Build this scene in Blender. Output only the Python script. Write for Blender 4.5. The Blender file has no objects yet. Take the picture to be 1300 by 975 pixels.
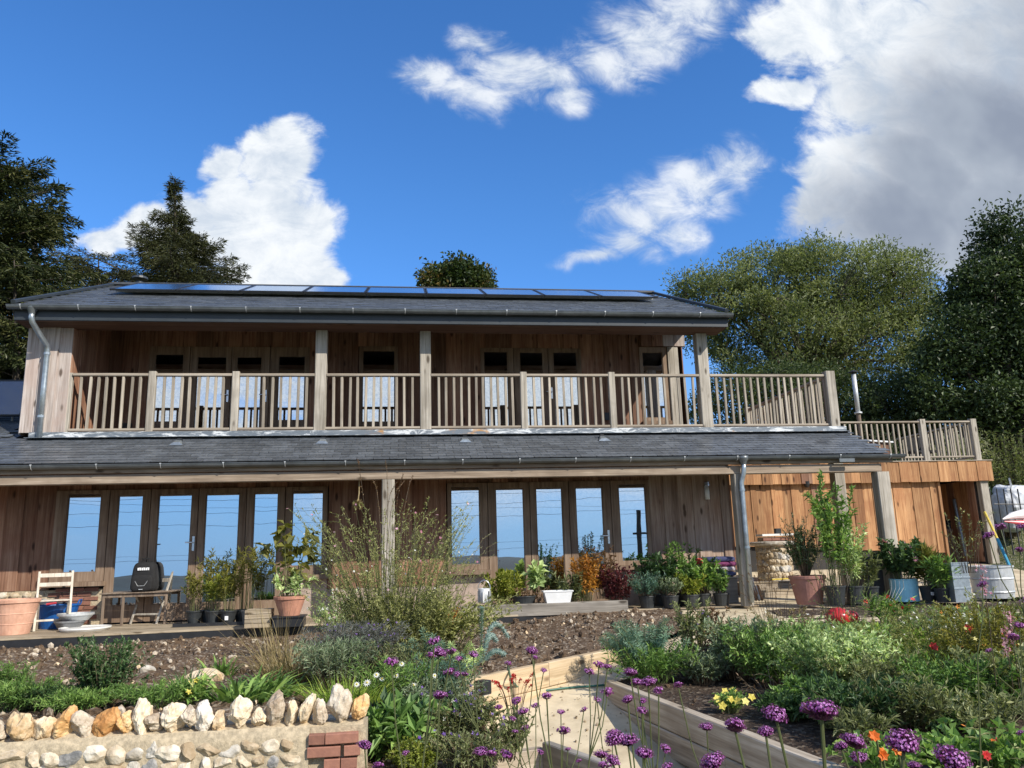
import bpy, math, random
import numpy as np
from mathutils import Vector, Matrix
random.seed(7); rng = np.random.default_rng(11)
SC = bpy.context.scene; COL = SC.collection
PI = math.pi
# ------------------------------------------------------------------ camera
EYE = np.array([0.0, 0.0, 0.98]); FPX = 1000.0
RIGHT = np.array([0.991342, -0.128340, -0.027738])
DOWN = np.array([-0.000116, 0.210395, -0.977617])
FWD = np.array([0.131304, 0.969156, 0.208558])
cd = bpy.data.cameras.new('camera'); cam = bpy.data.objects.new('camera', cd); COL.objects.link(cam)
cd.sensor_width = 36.0; cd.lens = FPX / 1300 * 36; cd.clip_start = 0.05; cd.clip_end = 12000
cam.matrix_world = Matrix(((RIGHT[0], -DOWN[0], -FWD[0], EYE[0]), (RIGHT[1], -DOWN[1], -FWD[1], EYE[1]),
                           (RIGHT[2], -DOWN[2], -FWD[2], EYE[2]), (0, 0, 0, 1)))
SC.camera = cam
SC.view_settings.view_transform = 'Standard'; SC.view_settings.look = 'None'
SC.view_settings.exposure = 0.35; SC.view_settings.gamma = 1.0
SC.cycles.use_denoising = True
SC.cycles.max_bounces = 6; SC.cycles.transparent_max_bounces = 8

def ray(x, y): return RIGHT * (x - 650) + DOWN * (y - 487.5) + FWD * FPX
def at(x, y, Y):            # where the sight line through a photo point meets the plane at depth Y
    d = ray(x, y); return EYE + d * (Y / d[1])
def on(x, y, z):            # ... and where it meets level z
    d = ray(x, y); return EYE + d * ((z - EYE[2]) / d[2])
def far(x, y, D):           # ... and the point D metres along it
    d = ray(x, y); return EYE + d * (D / np.linalg.norm(d))

# ------------------------------------------------------------------ sun and sky
SUN_AZ = math.radians(42); SUN_EL = math.radians(36)      # azimuth to the right of straight behind the viewer
sdir = Vector((math.sin(SUN_AZ) * math.cos(SUN_EL), -math.cos(SUN_AZ) * math.cos(SUN_EL), math.sin(SUN_EL)))
sl = bpy.data.lights.new('sun', 'SUN'); sl.energy = 4.6; sl.angle = math.radians(0.55); sl.color = (1.0, 0.93, 0.82)
so = bpy.data.objects.new('sun', sl); COL.objects.link(so); so.location = (20, -30, 40)
so.rotation_euler = (-sdir).to_track_quat('-Z', 'Y').to_euler()
W = bpy.data.worlds.new('World'); SC.world = W; W.use_nodes = True
nt = W.node_tree; nt.nodes.clear()
class NG:                                                   # tiny node-graph helper
    def __init__(s, tree): s.t = tree
    def n(s, typ, ins=None, **props):
        nd = s.t.nodes.new(typ)
        for k, v in props.items(): setattr(nd, k, v)
        for k, v in (ins or {}).items():
            sock = nd.inputs[k]
            if isinstance(v, bpy.types.NodeSocket): s.t.links.new(v, sock)
            else: sock.default_value = v
        return nd
    def m(s, op, a, b=None, c=None, clamp=False):
        ins = {0: a}
        if b is not None: ins[1] = b
        if c is not None: ins[2] = c
        return s.n('ShaderNodeMath', ins, operation=op, use_clamp=clamp).outputs[0]
    def v(s, op, a, b=None):
        ins = {0: a}
        if b is not None: ins[1] = b
        return s.n('ShaderNodeVectorMath', ins, operation=op)
    def ss(s, x, lo, hi, a=0.0, b=1.0):
        return s.n('ShaderNodeMapRange', {0: x, 1: lo, 2: hi, 3: a, 4: b}, interpolation_type='SMOOTHSTEP').outputs[0]
    def mix(s, f, a, b):
        nd = s.t.nodes.new('ShaderNodeMix'); nd.data_type = 'RGBA'
        for k, v in ((0, f), (6, a), (7, b)):
            if isinstance(v, bpy.types.NodeSocket): s.t.links.new(v, nd.inputs[k])
            else: nd.inputs[k].default_value = v
        return nd.outputs[2]
    def noise(s, vec, scale, detail=4, rough=0.55, dist=0.0):
        return s.n('ShaderNodeTexNoise', {'Vector': vec, 'Scale': scale, 'Detail': detail, 'Roughness': rough, 'Distortion': dist})
def rgb(r, g, b): return (r, g, b, 1.0)
g = NG(nt)
geo = g.n('ShaderNodeTexCoord').outputs['Generated']
sky = g.n('ShaderNodeTexSky', sky_type='NISHITA', sun_disc=False)
sky.sun_elevation = SUN_EL; sky.sun_rotation = math.atan2(sdir.x, sdir.y)
sky.altitude = 200; sky.air_density = 1.0; sky.dust_density = 0.1; sky.ozone_density = 3.0
hs = g.n('ShaderNodeHueSaturation', {'Hue': 0.507, 'Saturation': 1.22, 'Value': 1.0, 'Color': sky.outputs[0]})
sx = g.n('ShaderNodeSeparateXYZ', {0: geo})
yy = g.m('MAXIMUM', sx.outputs[1], 0.03)
uv = g.n('ShaderNodeCombineXYZ', {0: g.m('DIVIDE', sx.outputs[0], yy), 1: g.m('DIVIDE', sx.outputs[2], yy), 2: 0.0}).outputs[0]
wn = g.noise(uv, 4.0, 4, 0.6)
warp = g.v('MULTIPLY', g.v('SUBTRACT', wn.outputs['Color'], (0.5, 0.5, 0.5)).outputs[0], (0.16, 0.16, 0.0)).outputs[0]
uvw = g.v('ADD', uv, warp).outputs[0]
def blobs(lst):
    cur = None
    for (px, py, rx, ry) in lst:
        d = ray(px, py); dx = ray(px + rx, py); dy = ray(px, py - ry)
        c = (d[0] / d[1], d[2] / d[1], 0)
        ru = abs(dx[0] / dx[1] - c[0]); rv = abs(dy[2] / dy[1] - c[1])
        o = g.v('MULTIPLY', g.v('SUBTRACT', uvw, c).outputs[0], (1 / ru, 1 / rv, 0)).outputs[0]
        e = g.m('SUBTRACT', 1.0, g.v('LENGTH', o).outputs['Value'])
        cur = e if cur is None else g.m('MAXIMUM', cur, e)
    return cur
CUM = [(345, 205, 55, 60), (350, 285, 80, 85), (300, 300, 80, 62), (287, 205, 30, 36), (285, 258, 48, 55), (220, 318, 80, 45),
       (392, 290, 32, 62), (240, 275, 48, 45), (185, 300, 70, 42), (140, 312, 55, 28), (420, 356, 34, 22), (340, 350, 110, 50)]
WISP = [(545, 98, 60, 40), (600, 112, 70, 34), (640, 85, 60, 40), (690, 92, 75, 46), (715, 118, 55, 34), (770, 68, 85, 46), (830, 35, 90, 50),
        (885, 15, 70, 50), (620, 45, 45, 24), (655, 70, 50, 30),
        (800, 272, 85, 52), (835, 252, 70, 46), (885, 225, 66, 50), (935, 198, 48, 40), (785, 312, 75, 34), (860, 290, 60, 36), (745, 328, 55, 18)]
BIG = [(1050, 30, 120, 85), (1150, 55, 150, 110), (1260, 40, 130, 100), (1110, 130, 100, 85), (1085, 215, 95, 52), (1060, 255, 66, 54),
       (1190, 190, 150, 130), (1270, 190, 130, 160), (1140, 285, 140, 90), (1240, 300, 130, 110), (985, 45, 60, 40), (995, 118, 50, 24), (1450, 150, 200, 250), (1290, 95, 100, 80)]
fine = g.noise(uv, 9.0, 8, 0.62, 0.3).outputs[0]
finer = g.noise(g.v('MULTIPLY', uv, (1.0, 1.6, 1.0)).outputs[0], 13.0, 8, 0.68, 0.6).outputs[0]
front = g.ss(sx.outputs[1], 0.03, 0.10)
def amount(b, nz, k, lo, hi): return g.ss(g.m('ADD', b, g.m('MULTIPLY', g.m('SUBTRACT', nz, 0.5), k)), lo, hi)
a_c = amount(blobs(CUM), g.m('ADD', g.m('MULTIPLY', fine, 0.6), g.m('MULTIPLY', finer, 0.4)), 1.9, 0.0, 0.42)
bw = blobs(WISP)
a_w = g.m('MULTIPLY', amount(bw, g.m('ADD', g.m('MULTIPLY', finer, 0.7), g.m('MULTIPLY', fine, 0.3)), 2.9, -0.10, 1.05), g.ss(bw, -0.15, 0.45))
b_b = blobs(BIG)
a_b = amount(b_b, g.m('ADD', g.m('MULTIPLY', fine, 0.6), g.m('MULTIPLY', finer, 0.4)), 1.7, 0.0, 0.44)
gray = blobs([(1250, 170, 170, 120), (1150, 290, 160, 90), (1290, 300, 170, 150), (1190, 230, 110, 90), (1450, 200, 260, 300)])
shade = g.ss(g.m('ADD', gray, g.m('MULTIPLY', g.m('SUBTRACT', g.m('ADD', g.m('MULTIPLY', fine, 0.65), g.m('MULTIPLY', wn.outputs[0], 0.35)), 0.5), 1.3)), -0.30, 0.75)
# away from the frame the same broken cloud goes on all round
nb = g.noise(g.v('MULTIPLY', geo, (1.0, 1.0, 3.4)).outputs[0], 2.6, 8, 0.6, 0.4).outputs[0]
a_n = g.m('MULTIPLY', g.ss(g.m('ADD', nb, g.m('MULTIPLY', g.ss(g.m('ABSOLUTE', g.m('SUBTRACT', sx.outputs[2], 0.22)), 0.0, 0.16, 0.16, 0.0), g.ss(sx.outputs[1], -0.2, 0.1, 1.0, 0.0))), 0.42, 0.66), g.ss(sx.outputs[2], 0.0, 0.12))
cov_f = g.m('MAXIMUM', a_c, g.m('MAXIMUM', g.m('MULTIPLY', a_w, 0.88), a_b))
inside = g.m('MULTIPLY', front, g.m('MULTIPLY', g.ss(g.m('ABSOLUTE', g.m('SUBTRACT', sx.outputs[0], 0.1)), 0.62, 0.85, 1.0, 0.0), 1.0))
cov = g.m('ADD', g.m('MULTIPLY', cov_f, inside), g.m('MULTIPLY', a_n, g.m('SUBTRACT', 1.0, inside)))
puff = g.ss(g.m('ADD', g.m('MULTIPLY', fine, 0.55), g.m('MULTIPLY', finer, 0.45)), 0.34, 0.62)
white = g.mix(puff, rgb(3.6, 4.15, 4.9), rgb(5.9, 6.1, 6.3))
cloudc = g.mix(g.m('MULTIPLY', shade, inside), white, g.mix(g.ss(wn.outputs[0], 0.35, 0.65), rgb(1.8, 2.1, 2.7), rgb(2.5, 2.85, 3.4)))
tint = g.mix(g.ss(sx.outputs[2], 0.0, 0.45), rgb(0.60, 0.90, 1.28), rgb(0.95, 1.18, 1.28))
skyc = g.v('MULTIPLY', hs.outputs[0], tint).outputs[0]
skyc = g.mix(g.ss(sx.outputs[2], 0.0, 0.34, 0.85, 0.0), skyc, rgb(1.6, 3.0, 5.4))
outc = g.mix(cov, skyc, cloudc)
bg = g.n('ShaderNodeBackground', {0: outc, 1: 0.13})
g.n('ShaderNodeOutputWorld', {0: bg.outputs[0]})

# ------------------------------------------------------------------ materials
MATS = {}
def newmat(name):
    m = bpy.data.materials.new(name); m.use_nodes = True; m.node_tree.nodes.clear(); MATS[name] = m
    return m, NG(m.node_tree)
def finish(m, G, col, rough, bump=None, bstr=0.3, bdist=0.01, metal=0.0, spec=0.5):
    p = G.n('ShaderNodeBsdfPrincipled', {'Base Color': col, 'Roughness': rough, 'Metallic': metal, 'Specular IOR Level': spec})
    if bump is not None:
        b = G.n('ShaderNodeBump', {'Strength': bstr, 'Distance': bdist, 'Height': bump})
        G.t.links.new(b.outputs[0], p.inputs['Normal'])
    G.n('ShaderNodeOutputMaterial', {0: p.outputs[0]})
    return m
def coords(G):
    tc = G.n('ShaderNodeTexCoord').outputs['Object']; oi = G.n('ShaderNodeObjectInfo').outputs['Random']
    off = G.m('MULTIPLY', oi, 137.0)
    return G.v('ADD', tc, G.n('ShaderNodeCombineXYZ', {0: off, 1: off, 2: off}).outputs[0]).outputs[0], oi
def ramp(G, fac, cols):
    nd = G.n('ShaderNodeValToRGB', {0: fac}); cr = nd.color_ramp
    while len(cr.elements) < len(cols): cr.elements.new(0.5)
    for e, (p, c) in zip(cr.elements, cols): e.position = p; e.color = (*c, 1)
    return nd.outputs[0]
def wood(name, dark, mid, light, axis='z', rough=0.75, knots=True, vary=0.45, tint=None, bstr=0.25):
    m, G = newmat(name); co, oi = coords(G)
    s = {'z': (1, 1, 0.045), 'x': (0.045, 1, 1), 'y': (1, 0.045, 1)}[axis]
    st = G.v('MULTIPLY', co, s).outputs[0]
    n1 = G.noise(st, 38, 5, 0.65, 0.4).outputs[0]; n2 = G.noise(co, 1.6, 3, 0.6).outputs[0]
    n3 = G.noise(st, 9, 3, 0.6, 0.8).outputs[0]
    f = G.m('ADD', G.m('MULTIPLY', n1, 0.5), G.m('MULTIPLY', n3, 0.5))
    c = ramp(G, f, [(0.36, dark), (0.5, mid), (0.63, light)])
    c = G.mix(G.m('MULTIPLY', G.ss(n2, 0.45, 0.7), 0.5), c, rgb(*(tint or dark)))
    if knots:
        ks = {'z': (5.5, 5.5, 2.0), 'x': (2.0, 5.5, 5.5), 'y': (5.5, 2.0, 5.5)}[axis]
        vo = G.n('ShaderNodeTexVoronoi', {'Vector': G.v('MULTIPLY', co, ks).outputs[0], 'Scale': 1.0, 'Randomness': 1.0}).outputs[0]
        kn = G.ss(G.m('ADD', vo, G.m('MULTIPLY', n3, 0.12)), 0.14, 0.27, 0.95, 0.0)
        c = G.mix(kn, c, rgb(dark[0] * 0.42, dark[1] * 0.38, dark[2] * 0.34))
    br = G.m('ADD', 1.0 - vary / 2, G.m('MULTIPLY', oi, vary))
    c = G.v('MULTIPLY', c, G.n('ShaderNodeCombineXYZ', {0: br, 1: br, 2: br}).outputs[0]).outputs[0]
    return finish(m, G, c, rough, n1, bstr, 0.006, spec=0.3)
wood('larch', (0.110, 0.050, 0.031), (0.24, 0.128, 0.080), (0.345, 0.212, 0.142), tint=(0.195, 0.078, 0.042), vary=0.7)
wood('larch_pale', (0.18, 0.115, 0.08), (0.33, 0.235, 0.175), (0.46, 0.36, 0.285), tint=(0.25, 0.14, 0.088), vary=0.35)
wood('larch_grey', (0.25, 0.20, 0.17), (0.42, 0.36, 0.32), (0.58, 0.52, 0.47), tint=(0.40, 0.29, 0.24), vary=0.25)
wood('fresh_larch', (0.19, 0.085, 0.036), (0.36, 0.185, 0.082), (0.50, 0.29, 0.14), tint=(0.25, 0.10, 0.042), vary=0.55)
wood('oak_grey', (0.19, 0.165, 0.13), (0.36, 0.325, 0.27), (0.52, 0.475, 0.40), vary=0.2)
wood('baluster_wood', (0.20, 0.17, 0.13), (0.34, 0.295, 0.235), (0.46, 0.41, 0.33), knots=False, vary=0.45)
wood('rail_wood', (0.20, 0.165, 0.125), (0.33, 0.28, 0.22), (0.44, 0.385, 0.31), axis='x', knots=False, vary=0.2)
wood('beam_wood', (0.16, 0.12, 0.085), (0.29, 0.225, 0.165), (0.40, 0.33, 0.25), axis='x', vary=0.2)
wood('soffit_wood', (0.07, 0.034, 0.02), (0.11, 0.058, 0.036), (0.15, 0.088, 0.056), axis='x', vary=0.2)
wood('frame_wood', (0.135, 0.085, 0.055), (0.225, 0.158, 0.108), (0.31, 0.23, 0.165), knots=False, vary=0.12)
wood('sleeper_new', (0.34, 0.245, 0.14), (0.52, 0.395, 0.245), (0.65, 0.515, 0.345), axis='x', vary=0.2, tint=(0.50, 0.36, 0.21))
wood('sleeper_aged', (0.20, 0.155, 0.11), (0.36, 0.30, 0.225), (0.50, 0.435, 0.345), axis='x', vary=0.2)
wood('sleeper_grey', (0.14, 0.125, 0.105), (0.25, 0.225, 0.19), (0.36, 0.33, 0.285), axis='x', vary=0.2)
wood('deck_wood', (0.20, 0.155, 0.10), (0.34, 0.275, 0.19), (0.46, 0.385, 0.28), axis='x', vary=0.35)
wood('chair_cream', (0.42, 0.37, 0.30), (0.58, 0.52, 0.43), (0.70, 0.64, 0.55), knots=False, vary=0.1)
wood('chair_brown', (0.12, 0.085, 0.06), (0.20, 0.15, 0.11), (0.30, 0.24, 0.18), knots=False, vary=0.2)
def plain(name, c, rough=0.6, var=0.25, scale=6.0, metal=0.0, bstr=0.12, spec=0.5, c2=None, attr=False, bdist=0.01):
    m, G = newmat(name); co, oi = coords(G)
    n = G.noise(co, scale, 5, 0.62).outputs[0]
    c2 = c2 or tuple(k * (1 - var) for k in c)
    c1 = tuple(min(1, k * (1 + var * 0.5)) for k in c)
    f = G.ss(n, 0.3, 0.7)
    col = G.mix(f, rgb(*c2), rgb(*c1))
    if attr:
        v = G.n('ShaderNodeAttribute', attribute_name='v').outputs['Fac']
        br = G.m('ADD', 0.74, G.m('MULTIPLY', G.m('FRACT', G.m('ADD', v, oi)), 0.52))
        col = G.v('MULTIPLY', col, G.n('ShaderNodeCombineXYZ', {0: br, 1: br, 2: br}).outputs[0]).outputs[0]
    return finish(m, G, col, rough, n, bstr, bdist, metal, spec)
plain('slate', (0.098, 0.108, 0.120), 0.36, 0.3, 14, attr=True, bstr=0.25)
plain('slate_dark', (0.06, 0.067, 0.077), 0.6, 0.3, 8)
plain('gutter_metal', (0.16, 0.175, 0.18), 0.38, 0.25, 5, metal=0.5)
plain('fascia_paint', (0.030, 0.038, 0.045), 0.5, 0.2, 3)
plain('zinc', (0.42, 0.47, 0.50), 0.36, 0.25, 9, metal=0.75)
plain('zinc_light', (0.55, 0.57, 0.57), 0.5, 0.25, 4, metal=0.35)
plain('steel', (0.62, 0.63, 0.64), 0.25, 0.1, 9, metal=0.9)
plain('black_plastic', (0.018, 0.019, 0.021), 0.45, 0.3, 9)
plain('pot_black', (0.03, 0.034, 0.036), 0.45, 0.3, 9)
plain('pot_grey', (0.09, 0.095, 0.10), 0.5, 0.2, 9)
plain('white_plastic', (0.78, 0.79, 0.78), 0.35, 0.08, 7)
plain('white_ceramic', (0.74, 0.74, 0.71), 0.35, 0.1, 7)
plain('grey_ceramic', (0.17, 0.175, 0.18), 0.5, 0.25, 8)
plain('blue_plastic', (0.012, 0.10, 0.34), 0.35, 0.15, 6)
plain('turquoise_glaze', (0.30, 0.64, 0.76), 0.3, 0.15, 6)
plain('terracotta', (0.52, 0.25, 0.16), 0.8, 0.25, 7, c2=(0.40, 0.19, 0.125))
plain('terracotta_pale', (0.62, 0.36, 0.25), 0.8, 0.2, 6, c2=(0.50, 0.27, 0.18))
plain('terracotta_dull', (0.33, 0.16, 0.125), 0.75, 0.2, 6)
plain('fabric_black', (0.012, 0.012, 0.013), 0.85, 0.3, 30)
plain('red_glaze', (0.50, 0.03, 0.03), 0.22, 0.25, 6)
plain('red_plastic', (0.55, 0.05, 0.07), 0.4, 0.2, 6)
plain('yellow_paint', (0.62, 0.47, 0.06), 0.4, 0.2, 6)
plain('blue_paint', (0.03, 0.26, 0.42), 0.4, 0.2, 6)
plain('green_hose', (0.02, 0.12, 0.085), 0.4, 0.2, 6)
plain('umbrella_cloth', (0.75, 0.70, 0.68), 0.7, 0.1, 8)
plain('bag_white', (0.60, 0.62, 0.64), 0.6, 0.25, 5, bstr=0.5)
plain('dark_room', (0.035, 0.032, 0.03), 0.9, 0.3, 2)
plain('brick', (0.235, 0.108, 0.072), 0.85, 0.4, 18, c2=(0.22, 0.10, 0.07), attr=True, bstr=0.4)
plain('mortar', (0.45, 0.37, 0.25), 0.95, 0.3, 30, bstr=0.8, bdist=0.012)
plain('plaster', (0.42, 0.33, 0.27), 0.9, 0.25, 7)
plain('hoggin', (0.56, 0.47, 0.32), 0.95, 0.22, 2.2, c2=(0.38, 0.31, 0.20), bstr=0.7)
plain('soil_pot', (0.05, 0.033, 0.02), 0.95, 0.4, 30, bstr=0.9)
plain('bark', (0.075, 0.06, 0.045), 0.95, 0.4, 14, bstr=0.8)
plain('straw', (0.42, 0.33, 0.17), 0.9, 0.3, 20)
plain('wire_dark', (0.05, 0.05, 0.05), 0.5, 0.2, 5)
plain('bag_stripe_a', (0.16, 0.03, 0.10), 0.9, 0.3, 20); plain('bag_stripe_b', (0.05, 0.06, 0.14), 0.9, 0.3, 20); plain('bag_stripe_c', (0.40, 0.36, 0.38), 0.9, 0.3, 20)
plain('hill_woods', (0.030, 0.048, 0.050), 0.95, 0.4, .004)
plain('logo_white', (0.8, 0.8, 0.8), 0.6, 0.05, 5)
plain('lamp_glass', (0.72, 0.72, 0.68), 0.15, 0.1, 5)
def stonemat(name, a, b, c, scale=7):
    m, G = newmat(name); co, oi = coords(G)
    n = G.noise(co, scale, 6, 0.65, 0.5).outputs[0]; n2 = G.noise(co, scale * 3.5, 4, 0.6).outputs[0]
    f = G.m('ADD', G.m('MULTIPLY', n, 0.75), G.m('ADD', G.m('MULTIPLY', n2, 0.25), G.m('MULTIPLY', G.m('SUBTRACT', oi, 0.5), 0.22)))
    return finish(m, G, ramp(G, f, [(0.34, a), (0.5, b), (0.66, c)]), 0.8, n2, 0.6, 0.012)
stonemat('stone_orange', (0.42, 0.19, 0.055), (0.62, 0.36, 0.14), (0.75, 0.58, 0.34))
stonemat('stone_cream', (0.44, 0.29, 0.14), (0.64, 0.50, 0.32), (0.76, 0.66, 0.50))
stonemat('stone_white', (0.32, 0.24, 0.16), (0.54, 0.46, 0.35), (0.70, 0.64, 0.54))
stonemat('flint_grey', (0.15, 0.15, 0.145), (0.29, 0.28, 0.265), (0.52, 0.49, 0.44), 9)
stonemat('flint_pale', (0.27, 0.23, 0.17), (0.46, 0.42, 0.35), (0.72, 0.69, 0.62), 6)
stonemat('flint_tan', (0.30, 0.22, 0.13), (0.46, 0.37, 0.25), (0.66, 0.60, 0.49), 6)
stonemat('rubble', (0.20, 0.15, 0.095), (0.34, 0.27, 0.18), (0.55, 0.48, 0.38), 10)
def m_soil(name, a, b, c, st=.75):
    m, G = newmat(name); co, oi = coords(G)
    n = G.noise(co, 2.0, 6, 0.7).outputs[0]; n2 = G.noise(co, 26, 5, 0.7).outputs[0]
    vo = G.n('ShaderNodeTexVoronoi', {'Vector': co, 'Scale': 34.0})
    f = G.m('ADD', G.m('MULTIPLY', n, 0.4), G.m('MULTIPLY', n2, 0.6))
    col = ramp(G, f, [(0.32, a), (0.52, b), (0.70, c)])
    col = G.mix(G.m('MULTIPLY', G.ss(G.n('ShaderNodeSeparateColor', {0: vo.outputs['Color']}).outputs[0], 0.80, 0.86), st), col, rgb(0.42, 0.36, 0.28))
    return finish(m, G, col, 0.95, G.m('ADD', n2, G.m('MULTIPLY', vo.outputs[0], 0.8)), 0.9, 0.02, spec=0.2)
m_soil('soil', (0.065, 0.041, 0.025), (0.125, 0.084, 0.053), (0.225, 0.165, 0.112), .5)
m_soil('soil_dark', (0.03, 0.02, 0.014), (0.06, 0.042, 0.03), (0.11, 0.08, 0.058), .22)
m_soil('turf', (0.05, 0.065, 0.022), (0.10, 0.115, 0.04), (0.20, 0.19, 0.08))
def leafmat(name, a, b, c, rough=0.5, trans=0.3, spec=0.35):
    m, G = newmat(name)
    v = G.n('ShaderNodeAttribute', attribute_name='v').outputs['Fac']
    col = ramp(G, v, [(0.0, a), (0.5, b), (1.0, c)])
    p = G.n('ShaderNodeBsdfPrincipled', {'Base Color': col, 'Roughness': rough, 'Specular IOR Level': spec})
    t = G.n('ShaderNodeBsdfTranslucent', {0: G.v('MULTIPLY', col, (1.25, 1.35, 0.7)).outputs[0]})
    mx = G.n('ShaderNodeMixShader', {0: trans, 1: p.outputs[0], 2: t.outputs[0]})
    G.n('ShaderNodeOutputMaterial', {0: mx.outputs[0]})
    return m
leafmat('conifer', (0.022, 0.034, 0.012), (0.055, 0.070, 0.022), (0.125, 0.128, 0.042), trans=0.1)
leafmat('conifer_bronze', (0.030, 0.032, 0.014), (0.061, 0.070, 0.024), (0.115, 0.115, 0.041), trans=0.1)
leafmat('willow', (0.085, 0.108, 0.040), (0.168, 0.200, 0.078), (0.30, 0.325, 0.145), trans=0.35)
leafmat('goat_willow', (0.034, 0.055, 0.021), (0.069, 0.101, 0.037), (0.132, 0.161, 0.063), trans=0.3)
leafmat('oak', (0.018, 0.034, 0.012), (0.044, 0.072, 0.024), (0.105, 0.145, 0.050), trans=0.2)
leafmat('oak_autumn', (0.030, 0.055, 0.016), (0.065, 0.090, 0.025), (0.16, 0.105, 0.03), trans=0.25)
leafmat('green_mid', (0.072, 0.135, 0.035), (0.156, 0.275, 0.064), (0.369, 0.519, 0.142))
leafmat('green_dark', (0.022, 0.055, 0.020), (0.057, 0.114, 0.040), (0.144, 0.229, 0.085))
leafmat('green_olive', (0.088, 0.102, 0.044), (0.195, 0.220, 0.094), (0.430, 0.440, 0.210))
leafmat('green_lime', (0.120, 0.160, 0.020), (0.235, 0.275, 0.040), (0.400, 0.400, 0.075))
leafmat('bamboo_leaf', (0.085, 0.095, 0.018), (0.180, 0.180, 0.035), (0.330, 0.290, 0.060))
leafmat('euphorbia_leaf', (0.049, 0.109, 0.082), (0.120, 0.221, 0.164), (0.313, 0.448, 0.299))
leafmat('glaucous', (0.100, 0.180, 0.165), (0.200, 0.300, 0.275), (0.360, 0.460, 0.420))
leafmat('sage', (0.097, 0.137, 0.080), (0.211, 0.271, 0.158), (0.484, 0.546, 0.367))
leafmat('pale_green', (0.152, 0.223, 0.080), (0.332, 0.442, 0.176), (0.805, 0.900, 0.457))
leafmat('wild_green', (0.150, 0.165, 0.052), (0.285, 0.300, 0.100), (0.47, 0.46, 0.20))
leafmat('grass_blade', (0.115, 0.201, 0.029), (0.237, 0.359, 0.051), (0.446, 0.532, 0.101))
leafmat('dry_grass', (0.150, 0.110, 0.050), (0.270, 0.205, 0.095), (0.430, 0.345, 0.180))
leafmat('maroon_leaf', (0.060, 0.014, 0.018), (0.130, 0.030, 0.035), (0.240, 0.075, 0.070))
leafmat('amber_leaf', (0.260, 0.095, 0.015), (0.430, 0.190, 0.030), (0.560, 0.310, 0.060))
leafmat('lavender_leaf', (0.075, 0.085, 0.072), (0.140, 0.150, 0.135), (0.250, 0.255, 0.240))
leafmat('russet', (0.110, 0.060, 0.030), (0.200, 0.115, 0.060), (0.330, 0.220, 0.120))
leafmat('stem_green', (0.085, 0.100, 0.035), (0.150, 0.165, 0.065), (0.250, 0.255, 0.120), trans=0.05)
leafmat('stem_brown', (0.085, 0.060, 0.035), (0.150, 0.110, 0.070), (0.240, 0.185, 0.120), trans=0.0)
leafmat('verbena_head', (0.110, 0.050, 0.060), (0.230, 0.030, 0.215), (0.640, 0.300, 0.650), trans=0.2)
leafmat('petal_white', (0.70, 0.70, 0.66), (0.80, 0.80, 0.76), (0.86, 0.86, 0.82))
leafmat('petal_yellow', (0.62, 0.50, 0.06), (0.76, 0.66, 0.15), (0.84, 0.78, 0.34))
leafmat('petal_orange', (0.60, 0.10, 0.015), (0.76, 0.20, 0.03), (0.84, 0.35, 0.07))
leafmat('petal_red', (0.36, 0.012, 0.018), (0.56, 0.03, 0.03), (0.66, 0.10, 0.08))
leafmat('petal_pink', (0.44, 0.12, 0.22), (0.62, 0.28, 0.38), (0.76, 0.50, 0.56))
leafmat('petal_violet', (0.09, 0.035, 0.23), (0.17, 0.08, 0.38), (0.31, 0.20, 0.54))
def m_flash():
    m, G = newmat('lead'); co, oi = coords(G)
    n = G.noise(G.v('MULTIPLY', co, (1.0, 3.0, 5.0)).outputs[0], 2.2, 6, 0.75, 1.2).outputs[0]
    n2 = G.noise(G.v('MULTIPLY', co, (1.0, 1.0, 1.0)).outputs[0], 1.1, 4, 0.6).outputs[0]
    c = G.mix(G.ss(n, 0.50, 0.60), rgb(0.14, 0.165, 0.19), rgb(0.62, 0.64, 0.64))
    c = G.mix(G.m('MULTIPLY', G.ss(n2, 0.62, 0.68), G.ss(n, 0.45, 0.55)), c, rgb(0.40, 0.22, 0.08))
    finish(m, G, c, 0.55, n, 0.2, 0.01, 0.1)
m_flash()
def m_glass():
    m, G = newmat('window_glass'); co, oi = coords(G)
    n = G.noise(co, 1.4, 2, 0.5).outputs[0]
    b = G.n('ShaderNodeBump', {'Strength': 0.05, 'Distance': 0.01, 'Height': n})
    gl = G.n('ShaderNodeBsdfGlossy', {'Color': rgb(0.90, 0.95, 1.0), 'Roughness': 0.0, 'Normal': b.outputs[0]})
    tr = G.n('ShaderNodeBsdfTransparent', {'Color': rgb(0.55, 0.60, 0.58)})
    fr = G.n('ShaderNodeFresnel', {'IOR': 1.6}).outputs[0]
    mx = G.n('ShaderNodeMixShader', {0: G.m('MINIMUM', G.m('ADD', 0.68, fr), 1.0), 1: tr.outputs[0], 2: gl.outputs[0]})
    G.n('ShaderNodeOutputMaterial', {0: mx.outputs[0]})
m_glass()
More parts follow.
